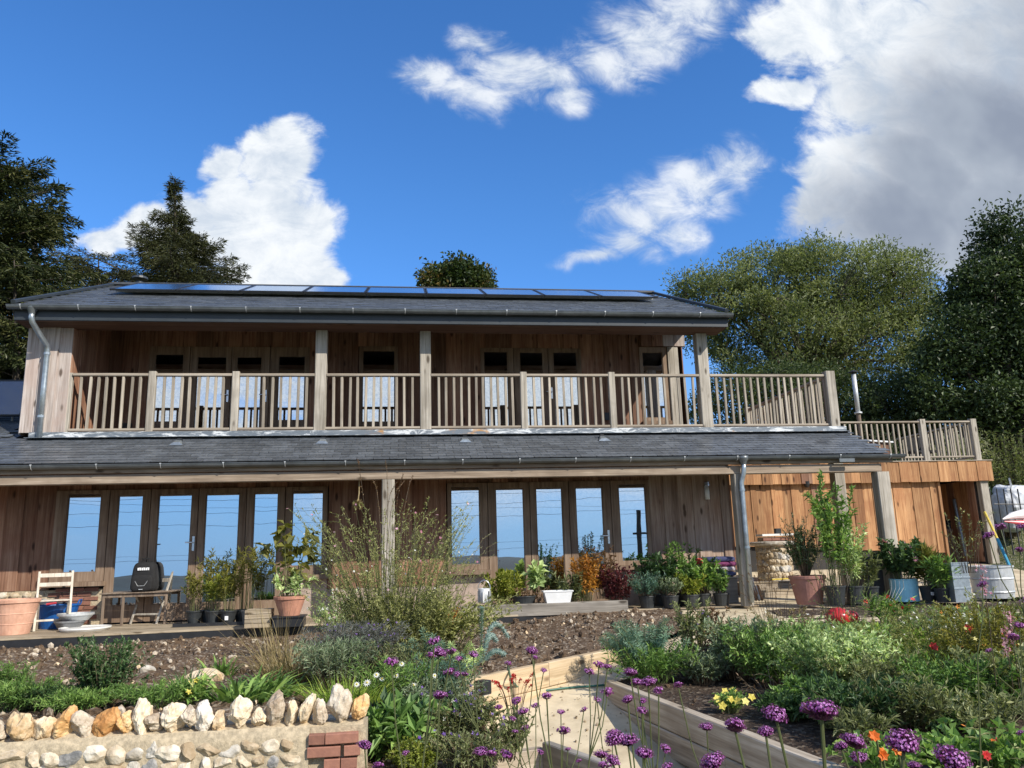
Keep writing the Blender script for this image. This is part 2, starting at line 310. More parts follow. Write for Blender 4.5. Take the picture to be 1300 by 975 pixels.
def m_solar():
    m, G = newmat('solar_cell'); co, oi = coords(G)
    bt = G.n('ShaderNodeTexBrick', {'Vector': co, 'Scale': 1.0, 'Mortar Size': 0.004, 'Color1': rgb(0.012, 0.022, 0.06), 'Color2': rgb(0.014, 0.026, 0.07),
             'Mortar': rgb(0.03, 0.04, 0.07), 'Brick Width': 0.16, 'Row Height': 0.16}, offset=0.0)
    p = G.n('ShaderNodeBsdfPrincipled', {'Base Color': bt.outputs[0], 'Roughness': 0.12, 'Specular IOR Level': 0.9, 'Coat Weight': 1.0, 'Coat Roughness': 0.03})
    gl = G.n('ShaderNodeBsdfGlossy', {'Color': rgb(0.86, 0.94, 1.0), 'Roughness': 0.18})
    fz = G.m('MULTIPLY', G.m('POWER', G.n('ShaderNodeLayerWeight', {'Blend': 0.5}).outputs['Facing'], 2.2), 1.0)
    mx = G.n('ShaderNodeMixShader', {0: fz, 1: p.outputs[0], 2: gl.outputs[0]})
    G.n('ShaderNodeOutputMaterial', {0: mx.outputs[0]})
m_solar()

# ------------------------------------------------------------------ mesh building
def setp(o, label=None, cat=None, group=None, kind=None):
    if label: o['label'] = label
    if cat: o['category'] = cat
    if group: o['group'] = group
    if kind: o['kind'] = kind
    return o
def attach(o, parent):
    if parent is not None:
        o.parent = parent; o.matrix_parent_inverse = parent.matrix_basis.inverted()
    return o
def thing(name, loc, label, cat, group=None):
    o = bpy.data.objects.new(name, None); COL.objects.link(o); o.location = tuple(float(c) for c in loc)
    o.empty_display_size = 0.2
    return setp(o, label, cat, group)
def inst(name, mesh, parent=None, loc=(0, 0, 0), rot=(0, 0, 0), scale=(1, 1, 1)):
    o = bpy.data.objects.new(name, mesh); COL.objects.link(o)
    o.location = tuple(float(c) for c in loc); o.rotation_euler = rot
    o.scale = scale if hasattr(scale, '__len__') else (scale,) * 3
    return attach(o, parent)
def raw_mesh(name, V, F, m, smooth=False, attr=None, origin=None):
    """V (n,3) array, F a list of index arrays (n,k)."""
    V = np.asarray(V, dtype=np.float64)
    if origin is not None: V = V - np.asarray(origin)
    me = bpy.data.meshes.new(name)
    F = [np.asarray(f, dtype=np.int32) for f in (F if isinstance(F, list) else [F]) if len(f)]
    nl = sum(f.size for f in F); nf = sum(len(f) for f in F)
    me.vertices.add(len(V)); me.vertices.foreach_set('co', V.astype(np.float32).ravel())
    me.loops.add(nl); me.loops.foreach_set('vertex_index', np.concatenate([f.ravel() for f in F]))
    st, tot, k = [], [], 0
    for f in F:
        w = f.shape[1]; st.append(np.arange(len(f)) * w + k); k += f.size
    me.polygons.add(nf); me.polygons.foreach_set('loop_start', np.concatenate(st).astype(np.int32))
    if attr is not None:
        a = me.attributes.new('v', 'FLOAT', 'POINT'); a.data.foreach_set('value', np.asarray(attr, dtype=np.float32))
    me.update(calc_edges=True); me.validate()
    if not smooth: me.shade_flat()
    if m: me.materials.append(MATS[m])
    return me
def part(name, V, F, m, parent=None, smooth=False, attr=None, origin=None):
    V = np.asarray(V, dtype=np.float64)
    if origin is None: origin = np.array([(V[:, 0].min() + V[:, 0].max()) / 2, (V[:, 1].min() + V[:, 1].max()) / 2, V[:, 2].min()])
    me = raw_mesh(name, V, F, m, smooth, attr, origin)
    return inst(name, me, parent, origin)
class MB:
    def __init__(s): s.v = []; s.f = {3: [], 4: []}; s.a = []; s.big = []
    def n(s): return len(s.v)
    def add(s, vs, fs, a=0.0):
        k = len(s.v); s.v += [tuple(map(float, p)) for p in vs]; s.a += [a] * len(vs)
        for f in fs:
            if len(f) <= 4: s.f[len(f)].append([i + k for i in f])
            else:
                for j in range(1, len(f) - 1): s.f[3].append([f[0] + k, f[j] + k, f[j + 1] + k])
    def box(s, x0, x1, y0, y1, z0, z1, a=0.0):
        s.add([(x0, y0, z0), (x1, y0, z0), (x1, y1, z0), (x0, y1, z0), (x0, y0, z1), (x1, y0, z1), (x1, y1, z1), (x0, y1, z1)],
              [(0, 3, 2, 1), (4, 5, 6, 7), (0, 1, 5, 4), (1, 2, 6, 5), (2, 3, 7, 6), (3, 0, 4, 7)], a)
    def bar(s, p0, p1, w, h, up=(0, 0, 1), ch=0.006, a=0.0):
        p0 = Vector(p0); p1 = Vector(p1); d = (p1 - p0).normalized(); u = Vector(up)
        if abs(d.dot(u)) > 0.98: u = Vector((0, 1, 0))
        sd = d.cross(u).normalized(); u = sd.cross(d).normalized(); w /= 2; h /= 2; c = min(ch, w * .6, h * .6)
        pr = [(-w + c, -h), (w - c, -h), (w, -h + c), (w, h - c), (w - c, h), (-w + c, h), (-w, h - c), (-w, -h + c)] if c > 0 else [(-w, -h), (w, -h), (w, h), (-w, h)]
        n = len(pr); vs = [p + sd * i + u * j for p in (p0, p1) for i, j in pr]
        fs = [(i, (i + 1) % n, n + (i + 1) % n, n + i) for i in range(n)] + [tuple(range(n))[::-1], tuple(range(n, 2 * n))]
        s.add(vs, fs, a)
    def tube(s, pts, rad, sides=6, a=0.0, cap=True):
        pts = [Vector(p) for p in pts]; n = len(pts)
        if not hasattr(rad, '__len__'): rad = [rad] * n
        ref = None; vs = []
        for i, p in enumerate(pts):
            d = (pts[min(i + 1, n - 1)] - pts[max(i - 1, 0)]).normalized()
            if ref is None: ref = d.orthogonal().normalized()
            ref = (ref - d * ref.dot(d)); ref = ref.normalized() if ref.length > 1e-6 else d.orthogonal().normalized()
            b = d.cross(ref)
            for k in range(sides):
                t = 2 * PI * k / sides; vs.append(p + (ref * math.cos(t) + b * math.sin(t)) * rad[i])
        fs = [(i * sides + k, i * sides + (k + 1) % sides, (i + 1) * sides + (k + 1) % sides, (i + 1) * sides + k) for i in range(n - 1) for k in range(sides)]
        if cap: fs += [tuple(range(sides))[::-1], tuple(range((n - 1) * sides, n * sides))]
        s.add(vs, fs, a)
    def lathe(s, prof, c=(0, 0, 0), seg=24, sx=1.0, sy=1.0, a=0.0):
        vs = []; n = len(prof)
        for r, z in prof:
            for k in range(seg):
                t = 2 * PI * k / seg; vs.append((c[0] + r * math.cos(t) * sx, c[1] + r * math.sin(t) * sy, c[2] + z))
        fs = [(i * seg + k, i * seg + (k + 1) % seg, (i + 1) * seg + (k + 1) % seg, (i + 1) * seg + k) for i in range(n - 1) for k in range(seg)]
        s.add(vs, fs, a)
    def obj(s, name, m, parent=None, smooth=False, origin=None):
        F = [np.array(s.f[k], dtype=np.int32) for k in (3, 4) if s.f[k]]
        return part(name, np.array(s.v), F, m, parent, smooth, np.array(s.a), origin)
    def mesh(s, name, m, smooth=False):
        F = [np.array(s.f[k], dtype=np.int32) for k in (3, 4) if s.f[k]]
        return raw_mesh(name, np.array(s.v), F, m, smooth, np.array(s.a))
def boxo(name, m, parent, x0, x1, y0, y1, z0, z1):
    b = MB(); b.box(x0, x1, y0, y1, z0, z1); return b.obj(name, m, parent)
def baro(name, m, parent, p0, p1, w, h, up=(0, 0, 1), ch=0.008):
    b = MB(); b.bar(p0, p1, w, h, up, ch); return b.obj(name, m, parent)
def smooth_noise(P, f, seed):        # cheap value noise made of sines, for shapes
    r = np.random.default_rng(seed); out = np.zeros(len(P))
    for k in range(6):
        d = r.normal(size=3); d /= np.linalg.norm(d)
        out += np.sin(P @ d * f * (1 + 0.6 * k) + r.uniform(0, 6.28)) / (1 + 0.6 * k)
    return out / 2.6
_ico = {}
def ico(sub):
    if sub not in _ico:
        import bmesh
        b = bmesh.new(); bmesh.ops.create_icosphere(b, subdivisions=sub, radius=1.0)
        _ico[sub] = (np.array([v.co[:] for v in b.verts]), np.array([[v.index for v in f.verts] for f in b.faces])); b.free()
    return _ico[sub]
def stone_mesh(name, dims, seed, m, sub=2, rough=0.22, cut=6):
    V, F = ico(sub); V = V.copy(); r = np.random.default_rng(seed)
    for k in range(cut):                                  # plane cuts make it angular like knapped flint
        d = r.normal(size=3); d /= np.linalg.norm(d); h = r.uniform(0.55, 0.9)
        t = V @ d; V -= np.outer(np.maximum(t - h, 0), d)
    V *= (1 + rough * smooth_noise(V, 2.6, seed))[:, None]
    V *= (1 + rough * 0.45 * smooth_noise(V, 7.0, seed + 5))[:, None]
    if sub > 2: V *= (1 + rough * 0.22 * smooth_noise(V, 17.0, seed + 6))[:, None]
    return raw_mesh(name, V * np.array(dims), F, m, False)

# ------------------------------------------------------------------ foliage
def unit(a): return a / np.maximum(np.linalg.norm(a, axis=-1, keepdims=True), 1e-9)
def leaf_geo(P, D, N, L, Wd, fold=0.25, v=None):
    """diamond leaves folded along the midrib: base P, direction D, normal N."""
    n = len(P); D = unit(D); S = unit(np.cross(D, N)); N = unit(np.cross(S, D))
    L = np.broadcast_to(L, (n,))[:, None]; Wd = np.broadcast_to(Wd, (n,))[:, None]
    mid = P + D * L * 0.45; tip = P + D * L - N * L * 0.12
    A = np.stack([P, mid + S * Wd / 2 + N * Wd * fold, tip, mid - S * Wd / 2 + N * Wd * fold], 1).reshape(-1, 3)
    k = np.arange(n)[:, None] * 4
    F = np.concatenate([k + np.array([[0, 1, 2]]), k + np.array([[0, 2, 3]])])
    v = rng.uniform(0, 1, n) if v is None else v
    return A, F, np.repeat(v, 4)
def blade_geo(P, D, L, Wd, droop, v=None, seg=3):
    """grass-like strips bending over."""
    n = len(P); D = unit(D); S = unit(np.cross(D, np.array([0, 0, 1.0]) + rng.normal(size=(n, 3)) * .2))
    L = np.broadcast_to(L, (n,)); Wd = np.broadcast_to(Wd, (n,)); droop = np.broadcast_to(droop, (n,))
    H = D.copy(); H[:, 2] = 0; H = unit(H + 1e-6)
    rows = []
    for i in range(seg + 1):
        t = i / seg
        c = P + D * (L * t)[:, None] + H * (L * droop * t * t * .6)[:, None] - np.array([0, 0, 1.0]) * (L * droop * t * t)[:, None]
        w = (Wd * (1 - t ** 1.6) * .5 + .0003)[:, None]
        rows += [c + S * w, c - S * w]
    A = np.stack(rows, 1).reshape(-1, 3); m = 2 * (seg + 1); k = np.arange(n)[:, None] * m
    F = np.concatenate([k + np.array([[2 * i, 2 * i + 1, 2 * i + 3, 2 * i + 2]]) for i in range(seg)])
    v = rng.uniform(0, 1, n) if v is None else v
    return A, F, np.repeat(v, m)
def tubes_geo(C, R, sides=3, v=None):
    """C (n,k,3) centre lines, R (n,k) radii."""
    n, k, _ = C.shape
    T = unit(np.gradient(C, axis=1)); ref = np.array([0.31, 0.87, 0.38])
    A1 = unit(np.cross(T, ref)); A2 = np.cross(T, A1)
    ang = np.arange(sides) * 2 * PI / sides
    V = C[:, :, None, :] + R[:, :, None, None] * (A1[:, :, None, :] * np.cos(ang)[None, None, :, None] + A2[:, :, None, :] * np.sin(ang)[None, None, :, None])
    V = V.reshape(-1, 3)
    b = (np.arange(n)[:, None, None] * k + np.arange(k - 1)[None, :, None]) * sides
    i = np.arange(sides)[None, None, :]; j = (i + 1) % sides
    F = np.stack([b + i, b + j, b + sides + j, b + sides + i], -1).reshape(-1, 4)
    v = rng.uniform(0, 1, n) if v is None else v
    return V, F, np.repeat(v, k * sides)
def curve(A, B, k=6, lift=0.3, jit=0.05):
    """bezier stems from A to B rising first."""
    n = len(A); t = np.linspace(0, 1, k)[None, :, None]
    d = np.linalg.norm(B - A, axis=1)[:, None]
    M = A + (B - A) * 0.45 + np.array([0, 0, 1.0]) * d * lift * 0.5 + rng.normal(size=(n, 3)) * d * jit
    return (1 - t) ** 2 * A[:, None] + 2 * t * (1 - t) * M[:, None] + t * t * B[:, None]
def join_geo(gs):
    Vs, Fs, As, k = [], {}, [], 0
    for V, F, a in gs:
        Fs.setdefault(F.shape[1], []).append(F + k); Vs.append(V); As.append(a); k += len(V)
    return np.concatenate(Vs), [np.concatenate(f) for f in Fs.values()], np.concatenate(As)
def gpart(name, gs, m, parent, origin=None, smooth=False):
    V, F, a = join_geo(gs if isinstance(gs, list) else [gs]); o = part(name, V, F, m, parent, smooth, a, origin); o['kind'] = 'stuff'; return o
def star_geo(P, N, R, petals=5, wid=0.55, v=None, cup=0.3):
    """little open flowers: petals round each point."""
    n = len(P); N = unit(N); R = np.broadcast_to(R, (n,))
    A1 = unit(np.cross(N, rng.normal(size=(n, 3)))); A2 = np.cross(N, A1); gs = []
    v = rng.uniform(0.2, 1, n) if v is None else v
    for k in range(petals):
        t = 2 * PI * k / petals; D = A1 * math.cos(t) + A2 * math.sin(t) + N * cup
        gs.append(leaf_geo(P, D, N, R, R * wid, 0.1, v))
    return join3(gs)
def join3(gs):
    V, F, a = join_geo(gs); return V, F[0], a
def bush(name, label, cat, base, r, h, stems, per, leaf, m, stem_m='stem_brown', group=None, lift=0.4, start=0.25, root=None, up=0.4,
         blade=False, droop=0.4, flowers=None, jit=0.06, sr=0.004, flat=0.0, top=0.35, parent=None, seed=None, spread=0.35):
    """a plant: stems fanning from its base to an irregular crown, leaves set along them. flowers = (n, size, material, petals)."""
    base = np.asarray(base, float); r = np.broadcast_to(r, (2,))
    t = parent or thing(name, base, label, cat, group)
    th = rng.uniform(0, 2 * PI, stems); q = np.sqrt(rng.uniform(0.02, 1, stems))
    hz = h * (top + (1 - top) * rng.uniform(0.25, 1, stems)) * (1 - flat * q ** 2)
    lump = 1 + 0.22 * np.sin(th * 3 + base[0] * 7) + 0.12 * np.sin(th * 5 + base[1] * 3)
    B = base + np.stack([np.cos(th) * q * r[0] * lump, np.sin(th) * q * r[1] * lump, hz], 1)
    A = base + np.stack([np.cos(th) * q * r[0] * spread, np.sin(th) * q * r[1] * spread, np.zeros(stems)], 1)
    C = curve(A, B, 6, lift, jit)
    R = sr * np.linspace(1, 0.35, 6)[None, :] * rng.uniform(0.7, 1.2, stems)[:, None]
    gpart('stem', tubes_geo(C, R), stem_m, t)
    L, Wd = leaf
    u = rng.uniform(start, 1.0, (stems, per)); k = np.clip((u * 5), 0, 4.999); i = k.astype(int); f = (k - i)[..., None]
    s = np.arange(stems)[:, None]
    P = (C[s, i] * (1 - f) + C[s, i + 1] * f).reshape(-1, 3); T = unit((C[s, i + 1] - C[s, i]).reshape(-1, 3)); n = len(P)
    out = P - (base + np.array([0, 0, h * 0.3])); out = unit(out)
    D = T * 0.35 + out * 0.35 + unit(rng.normal(size=(n, 3))) * 0.9 + np.array([0, 0, up * 0.6])
    N = unit(out * 0.4 + np.array([0, 0, 0.8]) + rng.normal(size=(n, 3)) * 0.45)
    sz = rng.uniform(0.65, 1.25, n)
    clump = 0.5 + 0.35 * smooth_noise(P, 2.2 / max(min(r[0], h), 0.08), int(base[0] * 100) % 97 + 3) + rng.normal(size=n) * 0.2
    v = np.clip(clump, 0, 1)
    gl = blade_geo(P, D, L * sz, Wd * sz, droop, v) if blade else leaf_geo(P, D, N, L * sz, Wd * sz, 0.25, v)
    gpart('foliage', gl, m, t)
    if flowers:
        for (nf, size, fm, pet) in (flowers if isinstance(flowers, list) else [flowers]):
            j = rng.choice(stems, min(nf, stems), replace=False); Pf = C[j, -1] + rng.normal(size=(len(j), 3)) * size * 0.4
            Nf = unit(np.array([0.15, -0.6, 0.7]) + rng.normal(size=(len(j), 3)) * 0.4)
            gpart('blossom', star_geo(Pf, Nf, size * rng.uniform(0.75, 1.2, len(j)), pet), fm, t)
    return t
def tuft(name, label, cat, base, r, h, n, wd, m, group=None, lean=0.45, droop=0.35, parent=None, flowers=None):
    base = np.asarray(base, float); t = parent or thing(name, base, label, cat, group)
    th = rng.uniform(0, 2 * PI, n); q = np.sqrt(rng.uniform(0, 1, n)); r = np.broadcast_to(r, (2,))
    P = base + np.stack([np.cos(th) * q * r[0], np.sin(th) * q * r[1], np.zeros(n)], 1)
    D = np.stack([np.cos(th) * lean * q, np.sin(th) * lean * q, np.ones(n)], 1) + rng.normal(size=(n, 3)) * 0.13
    gpart('foliage', blade_geo(P, D, h * rng.uniform(0.5, 1.1, n), wd * rng.uniform(0.7, 1.3, n), droop * rng.uniform(0.4, 1.4, n)), m, t)
    if flowers:
        nf, size, fm, pet = flowers; j = rng.choice(n, nf, replace=False)
        gpart('blossom', star_geo(P[j] + unit(D[j]) * h * 0.95, np.array([0, -0.6, 0.7]) + rng.normal(size=(nf, 3)) * .4, size, pet), fm, t)
    return t

# ================================================================== HOUSE
house = thing('timber_house', (0, 14.2, 0), 'two storey timber clad house with balcony, slate roofs and solar panels above a planted garden', 'house')
YW, YU, XL, XR = 14.2, 15.9, -6.55, 5.95          # lower wall face, upper wall face, ends of the upper storey
def clad(parent, x0, x1, z0, z1, Y, holes=(), pitch=0.275, m='larch', name='board', first=0.0, depth=1, flip=0):
    """vertical boards, alternately proud and set back; holes = (x0, x1, z0, z1)."""
    edges = [x0]
    x = x0 + (first or pitch)
    while x < x1 - 0.05: edges.append(x); x += pitch * random.uniform(0.9, 1.08)
    edges.append(x1)
    for h in holes: edges += [h[0], h[1]]
    edges = sorted(e for e in set(round(e, 4) for e in edges) if x0 - 1e-6 <= e <= x1 + 1e-6)
    ed = [edges[0]]
    for e in edges[1:]:
        if e - ed[-1] > 0.035 or e == edges[-1]: ed.append(e)
    for i, (a, b) in enumerate(zip(ed[:-1], ed[1:])):
        c = (a + b) / 2; spans = [(z0, z1)]
        for h in holes:
            if h[0] < c < h[1]:
                spans = [s for lo, hi in spans for s in ((lo, min(hi, h[2])), (max(lo, h[3]), hi)) if s[1] - s[0] > 0.03]
        pr = 0.026 if (i + flip) % 2 else 0.0; ov = 0.012 if pr else -0.004
        for lo, hi in spans:
            q = MB(); q.bar((c, Y - pr + 0.013, lo), (c, Y - pr + 0.013, hi), b - a + 2 * ov, 0.024, (0, 1, 0), 0.004)
            q.obj(name, m, parent)
def frame_ring(b, x0, x1, z0, z1, gx0, gx1, gz0, gz1, Y, d=0.07):
    b.box(x0, gx0, Y - d / 2, Y + d / 2, z0, z1); b.box(gx1, x1, Y - d / 2, Y + d / 2, z0, z1)
    b.box(gx0, gx1, Y - d / 2 + .002, Y + d / 2 - .002, z0, gz0); b.box(gx0, gx1, Y - d / 2 + .002, Y + d / 2 - .002, gz1, z1)
    bd = 0.014                                            # glazing bead
    b.box(gx0, gx0 + bd, Y - d / 2 + .012, Y, gz0, gz1); b.box(gx1 - bd, gx1, Y - d / 2 + .012, Y, gz0, gz1)
    b.box(gx0 + bd, gx1 - bd, Y - d / 2 + .012, Y, gz0, gz0 + bd); b.box(gx0 + bd, gx1 - bd, Y - d / 2 + .012, Y, gz1 - bd, gz1)
def leafunit(kind, x0, x1, z0, z1, gl, Y, m='frame_wood', handle=None, sill=None):
    gx0, gx1, gz0, gz1 = gl; b = MB(); frame_ring(b, x0 + .006, x1 - .006, z0, z1, gx0, gx1, gz0, gz1, Y)
    w = b.obj(kind, m, house)
    pn = boxo('pane', 'window_glass', w, gx0 - .002, gx1 + .002, Y + .004, Y + .012, gz0 - .002, gz1 + .002); pn.rotation_euler = (random.uniform(-.0022, .0022), 0, random.uniform(-.006, .006))
    if handle is not None:
        hx, hz = handle; q = MB(); q.box(hx - .018, hx + .018, Y - .047, Y - .036, hz - .12, hz + .12)
        q.tube([(hx, Y - .046, hz + .02), (hx, Y - .085, hz + .02), (hx - .12, Y - .09, hz + .02)], .011, 8); q.obj('handle', 'steel', w)
    if sill: boxo('sill', m, w, x0 - sill, x1 + sill, Y - .16, Y + .03, z0 - .075, z0 - .002)
def window_set(kinds, xs, z0s, z1, glass, Y, handles={}):
    for i, k in enumerate(kinds):
        leafunit('glazed_door' if k == 'd' else 'window', xs[i], xs[i + 1], z0s[i], z1, glass[i], Y, handle=handles.get(i), sill=(.03 if k == 'w' else None))
# lower wall
lw = boxo('lower_wall', 'dark_room', house, -9.5, -5.842, YW + .05, YW + .2, 0, 3.0)
lwb = boxo('lower_wall', 'dark_room', house, -1.373, .686, YW + .05, YW + .2, 0, 3.0)
lwc = boxo('lower_wall', 'dark_room', house, 4.411, XR - .03, YW + .05, YW + .2, 0, 3.0)
lwd = boxo('lower_wall', 'dark_room', house, -5.842, -1.373, YW + .05, YW + .2, 2.2, 3.0)
lwe = boxo('lower_wall', 'dark_room', house, .686, 4.411, YW + .05, YW + .2, 2.215, 3.0)
clad(lw, -9.5, -5.842, .58, 2.9, YW); clad(lwb, -1.373, .686, .45, 2.9, YW, pitch=.24); clad(lwc, 4.411, XR, .64, 2.9, YW, pitch=.285, m='larch_pale')
clad(lwd, -5.842, -1.373, 2.2, 2.9, YW); clad(lwe, .686, 4.411, 2.215, 2.9, YW)
boxo('corner_trim', 'larch', house, XR + .001, XR + .03, YW - .03, YW + .12, .55, 2.9)
Yg = YW - .01
window_set('wddddw', [-5.836, -4.98, -4.32, -3.54, -2.75, -2.10, -1.379], [.70, .03, .03, .03, .03, .70], 2.195,
           [(-5.654, -5.116, .845, 2.15), (-4.851, -4.444, .29, 2.115), (-4.202, -3.649, .29, 2.115), (-3.43, -2.868, .29, 2.115), (-2.631, -2.221, .29, 2.115), (-1.985, -1.458, .845, 2.14)],
           Yg, {2: (-3.59, 1.27)})
window_set('wdddw', [.692, 1.42, 2.18, 2.90, 3.68, 4.405], [.69, .03, .03, .03, .69], 2.21,
           [(.76, 1.276, .78, 2.16), (1.561, 2.07, .29, 2.115), (2.293, 2.781, .29, 2.115), (3.024, 3.53, .29, 2.115), (3.828, 4.343, .755, 2.155)],
           Yg, {3: (3.60, 1.2)})
# plinth below the boards: rendered on the right, brick and flint on the left
boxo('plinth', 'plaster', house, 4.411, XR - .01, YW - .012, YW + .05, -.05, .636)
boxo('plinth', 'plaster', house, .70, 1.41, YW - .012, YW + .05, -.05, .61); boxo('plinth', 'plaster', house, 3.69, 4.405, YW - .012, YW + .05, -.05, .61)
boxo('plinth', 'plaster', house, -2.09, -1.375, YW - .014, YW + .05, -.05, .62); boxo('plinth', 'plaster', house, -1.372, .69, YW - .012, YW + .05, -.05, .445)
pl = boxo('plinth', 'mortar', house, -9.5, -4.99, YW - .012, YW + .05, -.05, .575)
bm_ = MB(); bm_.bar((-.105, 0, 0), (.105, 0, 0), .1, .063, (0, 0, 1), .006); BRICK = bm_.mesh('brick', 'brick')
for r in range(8):
    for c in range(4):
        xx = -5.72 + c * .225 + (.11 if r % 2 else 0)
        if xx < -5.05: inst('brick', BRICK, pl, (xx, YW + .02 - random.uniform(0, .004), .03 + r * .073 + .03))
FL = [stone_mesh('flint', (.085, .05, .06), 40 + i, ['flint_grey', 'flint_pale', 'flint_tan'][i % 3], 2, .2, 5) for i in range(9)]
for r in range(5):
    for c in range(7):
        inst('flint', FL[(r * 5 + c * 3) % 9], pl, (-7.1 + c * .19 + (.09 if r % 2 else 0), YW - .015, .05 + r * .115), (random.uniform(-.3, .3), random.uniform(-.4, .4), random.uniform(-.3, .3)), random.uniform(.85, 1.1))
# rooms behind the glass
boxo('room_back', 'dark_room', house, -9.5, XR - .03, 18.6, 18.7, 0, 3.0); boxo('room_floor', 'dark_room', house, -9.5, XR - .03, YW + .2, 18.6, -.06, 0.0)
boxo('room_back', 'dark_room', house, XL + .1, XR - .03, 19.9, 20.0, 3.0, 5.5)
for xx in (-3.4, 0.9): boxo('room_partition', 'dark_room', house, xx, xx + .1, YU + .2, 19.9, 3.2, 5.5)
# floor slab between the storeys and balcony deck with wrap round
fl = boxo('upper_floor', 'dark_room', house, XL + .05, XR - .05, YW + .06, 20.0, 3.0, 3.1)
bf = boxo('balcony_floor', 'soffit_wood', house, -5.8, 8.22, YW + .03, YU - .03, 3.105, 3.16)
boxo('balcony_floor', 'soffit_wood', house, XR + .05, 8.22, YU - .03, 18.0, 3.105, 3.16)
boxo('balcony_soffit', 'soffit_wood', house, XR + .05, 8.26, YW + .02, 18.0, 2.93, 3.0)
boxo('balcony_beam', 'beam_wood', house, 8.12, 8.30, YW + .09, 18.0, 2.90, 3.10)
baro('balcony_fascia', 'beam_wood', house, (XL + .75, YW - .02, 3.15), (8.34, YW - .02, 3.15), .04, .09)
# upper wall
H_U = [(-5.052, -1.958, 3.2, 5.16), (-.99, -.19, 3.50, 5.19), (1.49, 3.65, 3.2, 5.17), (4.905, 5.525, 3.56, 5.21)]
uw = boxo('upper_wall', 'dark_room', house, XL + .05, XR - .03, YU + .5, YU + .6, 5.3, 5.6)
clad(uw, -5.82, 5.55, 3.16, 5.6, YU, H_U, pitch=.28)
for a, b in ((-5.82, -5.06), (-1.95, -1.0), (-.18, 1.48), (3.66, 4.895), (5.535, 5.6)):
    boxo('wall_backing', 'dark_room', uw, a, b, YU + .05, YU + .15, 3.16, 5.6)
boxo('wall_backing', 'dark_room', uw, -5.82, 5.6, YU + .06, YU + .14, 5.225, 5.6)
Yh = YU - .005
window_set('wddw', [-5.05, -4.28, -3.485, -2.74, -1.96], [3.52, 3.17, 3.17, 3.52], 5.155,
           [(-4.95, -4.40, 3.64, 5.01), (-4.147, -3.58, 3.38, 4.96), (-3.39, -2.90, 3.38, 4.96), (-2.58, -2.05, 3.655, 4.98)], Yh, {1: (-3.53, 4.15), 2: (-2.80, 4.15)})
window_set('w', [-.985, -.195], [3.51], 5.185, [(-.913, -.261, 3.612, 5.105)], Yh)
window_set('ddd', [1.495, 2.2, 2.93, 3.646], [3.17] * 3, 5.165, [(1.569, 2.074, 3.38, 5.10), (2.324, 2.823, 3.38, 5.09), (3.039, 3.554, 3.38, 5.095)], Yh, {2: (2.98, 4.2)})
window_set('w', [4.91, 5.522], [3.585], 5.205, [(4.975, 5.432, 3.66, 5.10)], Yh)
# corner: pale boarding, post and the band over the window
baro('corner_post', 'oak_grey', house, (5.665, YU - .005, 3.16), (5.665, YU - .005, 5.205), .20, .14, (0, 1, 0))
baro('corner_post', 'oak_grey', house, (5.555, YU - .02, 3.16), (5.555, YU - .02, 5.205), .05, .10, (0, 1, 0))
band = boxo('corner_band', 'larch', house, 4.95, 5.93, YU - .06, YU + .02, 5.222, 5.255)
for i in range(4): baro('board', 'larch_grey' if i > 1 else 'larch', band, (5.07 + i * .245, YU - .085, 5.215), (5.07 + i * .245, YU - .085, 5.56), .238, .025, (0, 1, 0))
sw = boxo('side_wall', 'larch', house, XR - .02, XR + .0, YU + .16, 20.0, 3.16, 5.7); boxo('side_wall', 'larch', house, XR - .025, XR, YW + .21, 20.0, 0, 3.0)
# closed box at the left of the balcony
bx = boxo('side_box', 'dark_room', house, XL + .03, -5.85, YW + .04, YU + .6, 3.22, 5.15)
clad(bx, XL, -5.815, 3.19, 5.18, YW + .0, pitch=.25, m='larch_grey')
for i in range(5): baro('board', 'larch', bx, (-5.82 + (.012 if i % 2 else 0), YW + .19 + i * .335, 3.17), (-5.82 + (.012 if i % 2 else 0), YW + .19 + i * .335, 5.5), .33, .026, (1, 0, 0), .004)
for i in range(5): baro('board', 'larch_grey', bx, (XL - (.012 if i % 2 else 0), YW + .19 + i * .335, 3.17), (XL - (.012 if i % 2 else 0), YW + .19 + i * .335, 5.3), .33, .026, (1, 0, 0), .004)
# balcony posts, rails and balusters
for xx, w in ((-1.56, .205), (.325, .20), (5.667, .215)):
    baro('post', 'oak_grey', house, (xx, YW + .09, 3.12), (xx, YW + .09, 5.05), w, .2, (0, 1, 0), .01)
RP = [-5.79, -4.448, -3.033, -1.56, .325, 2.14, 3.828, 5.667, 8.23]
for xx in (-4.448, -3.033, 2.14, 3.828): baro('rail_post', 'oak_grey', house, (xx, YW + .03, 3.13), (xx, YW + .03, 4.265), .125, .1, (0, 1, 0), .01)
baro('rail_post', 'oak_grey', house, (8.23, YW + .03, 3.10), (8.23, YW + .03, 4.29), .19, .16, (0, 1, 0), .01)
baro('rail_post', 'oak_grey', house, (-5.80, YW + .05, 3.13), (-5.80, YW + .05, 4.24), .06, .08, (0, 1, 0), .01)
bmx = MB(); bmx.bar((0, 0, 0), (0, 0, .93), .044, .04, (0, 1, 0), .004); BAL = bmx.mesh('baluster', 'baluster_wood')
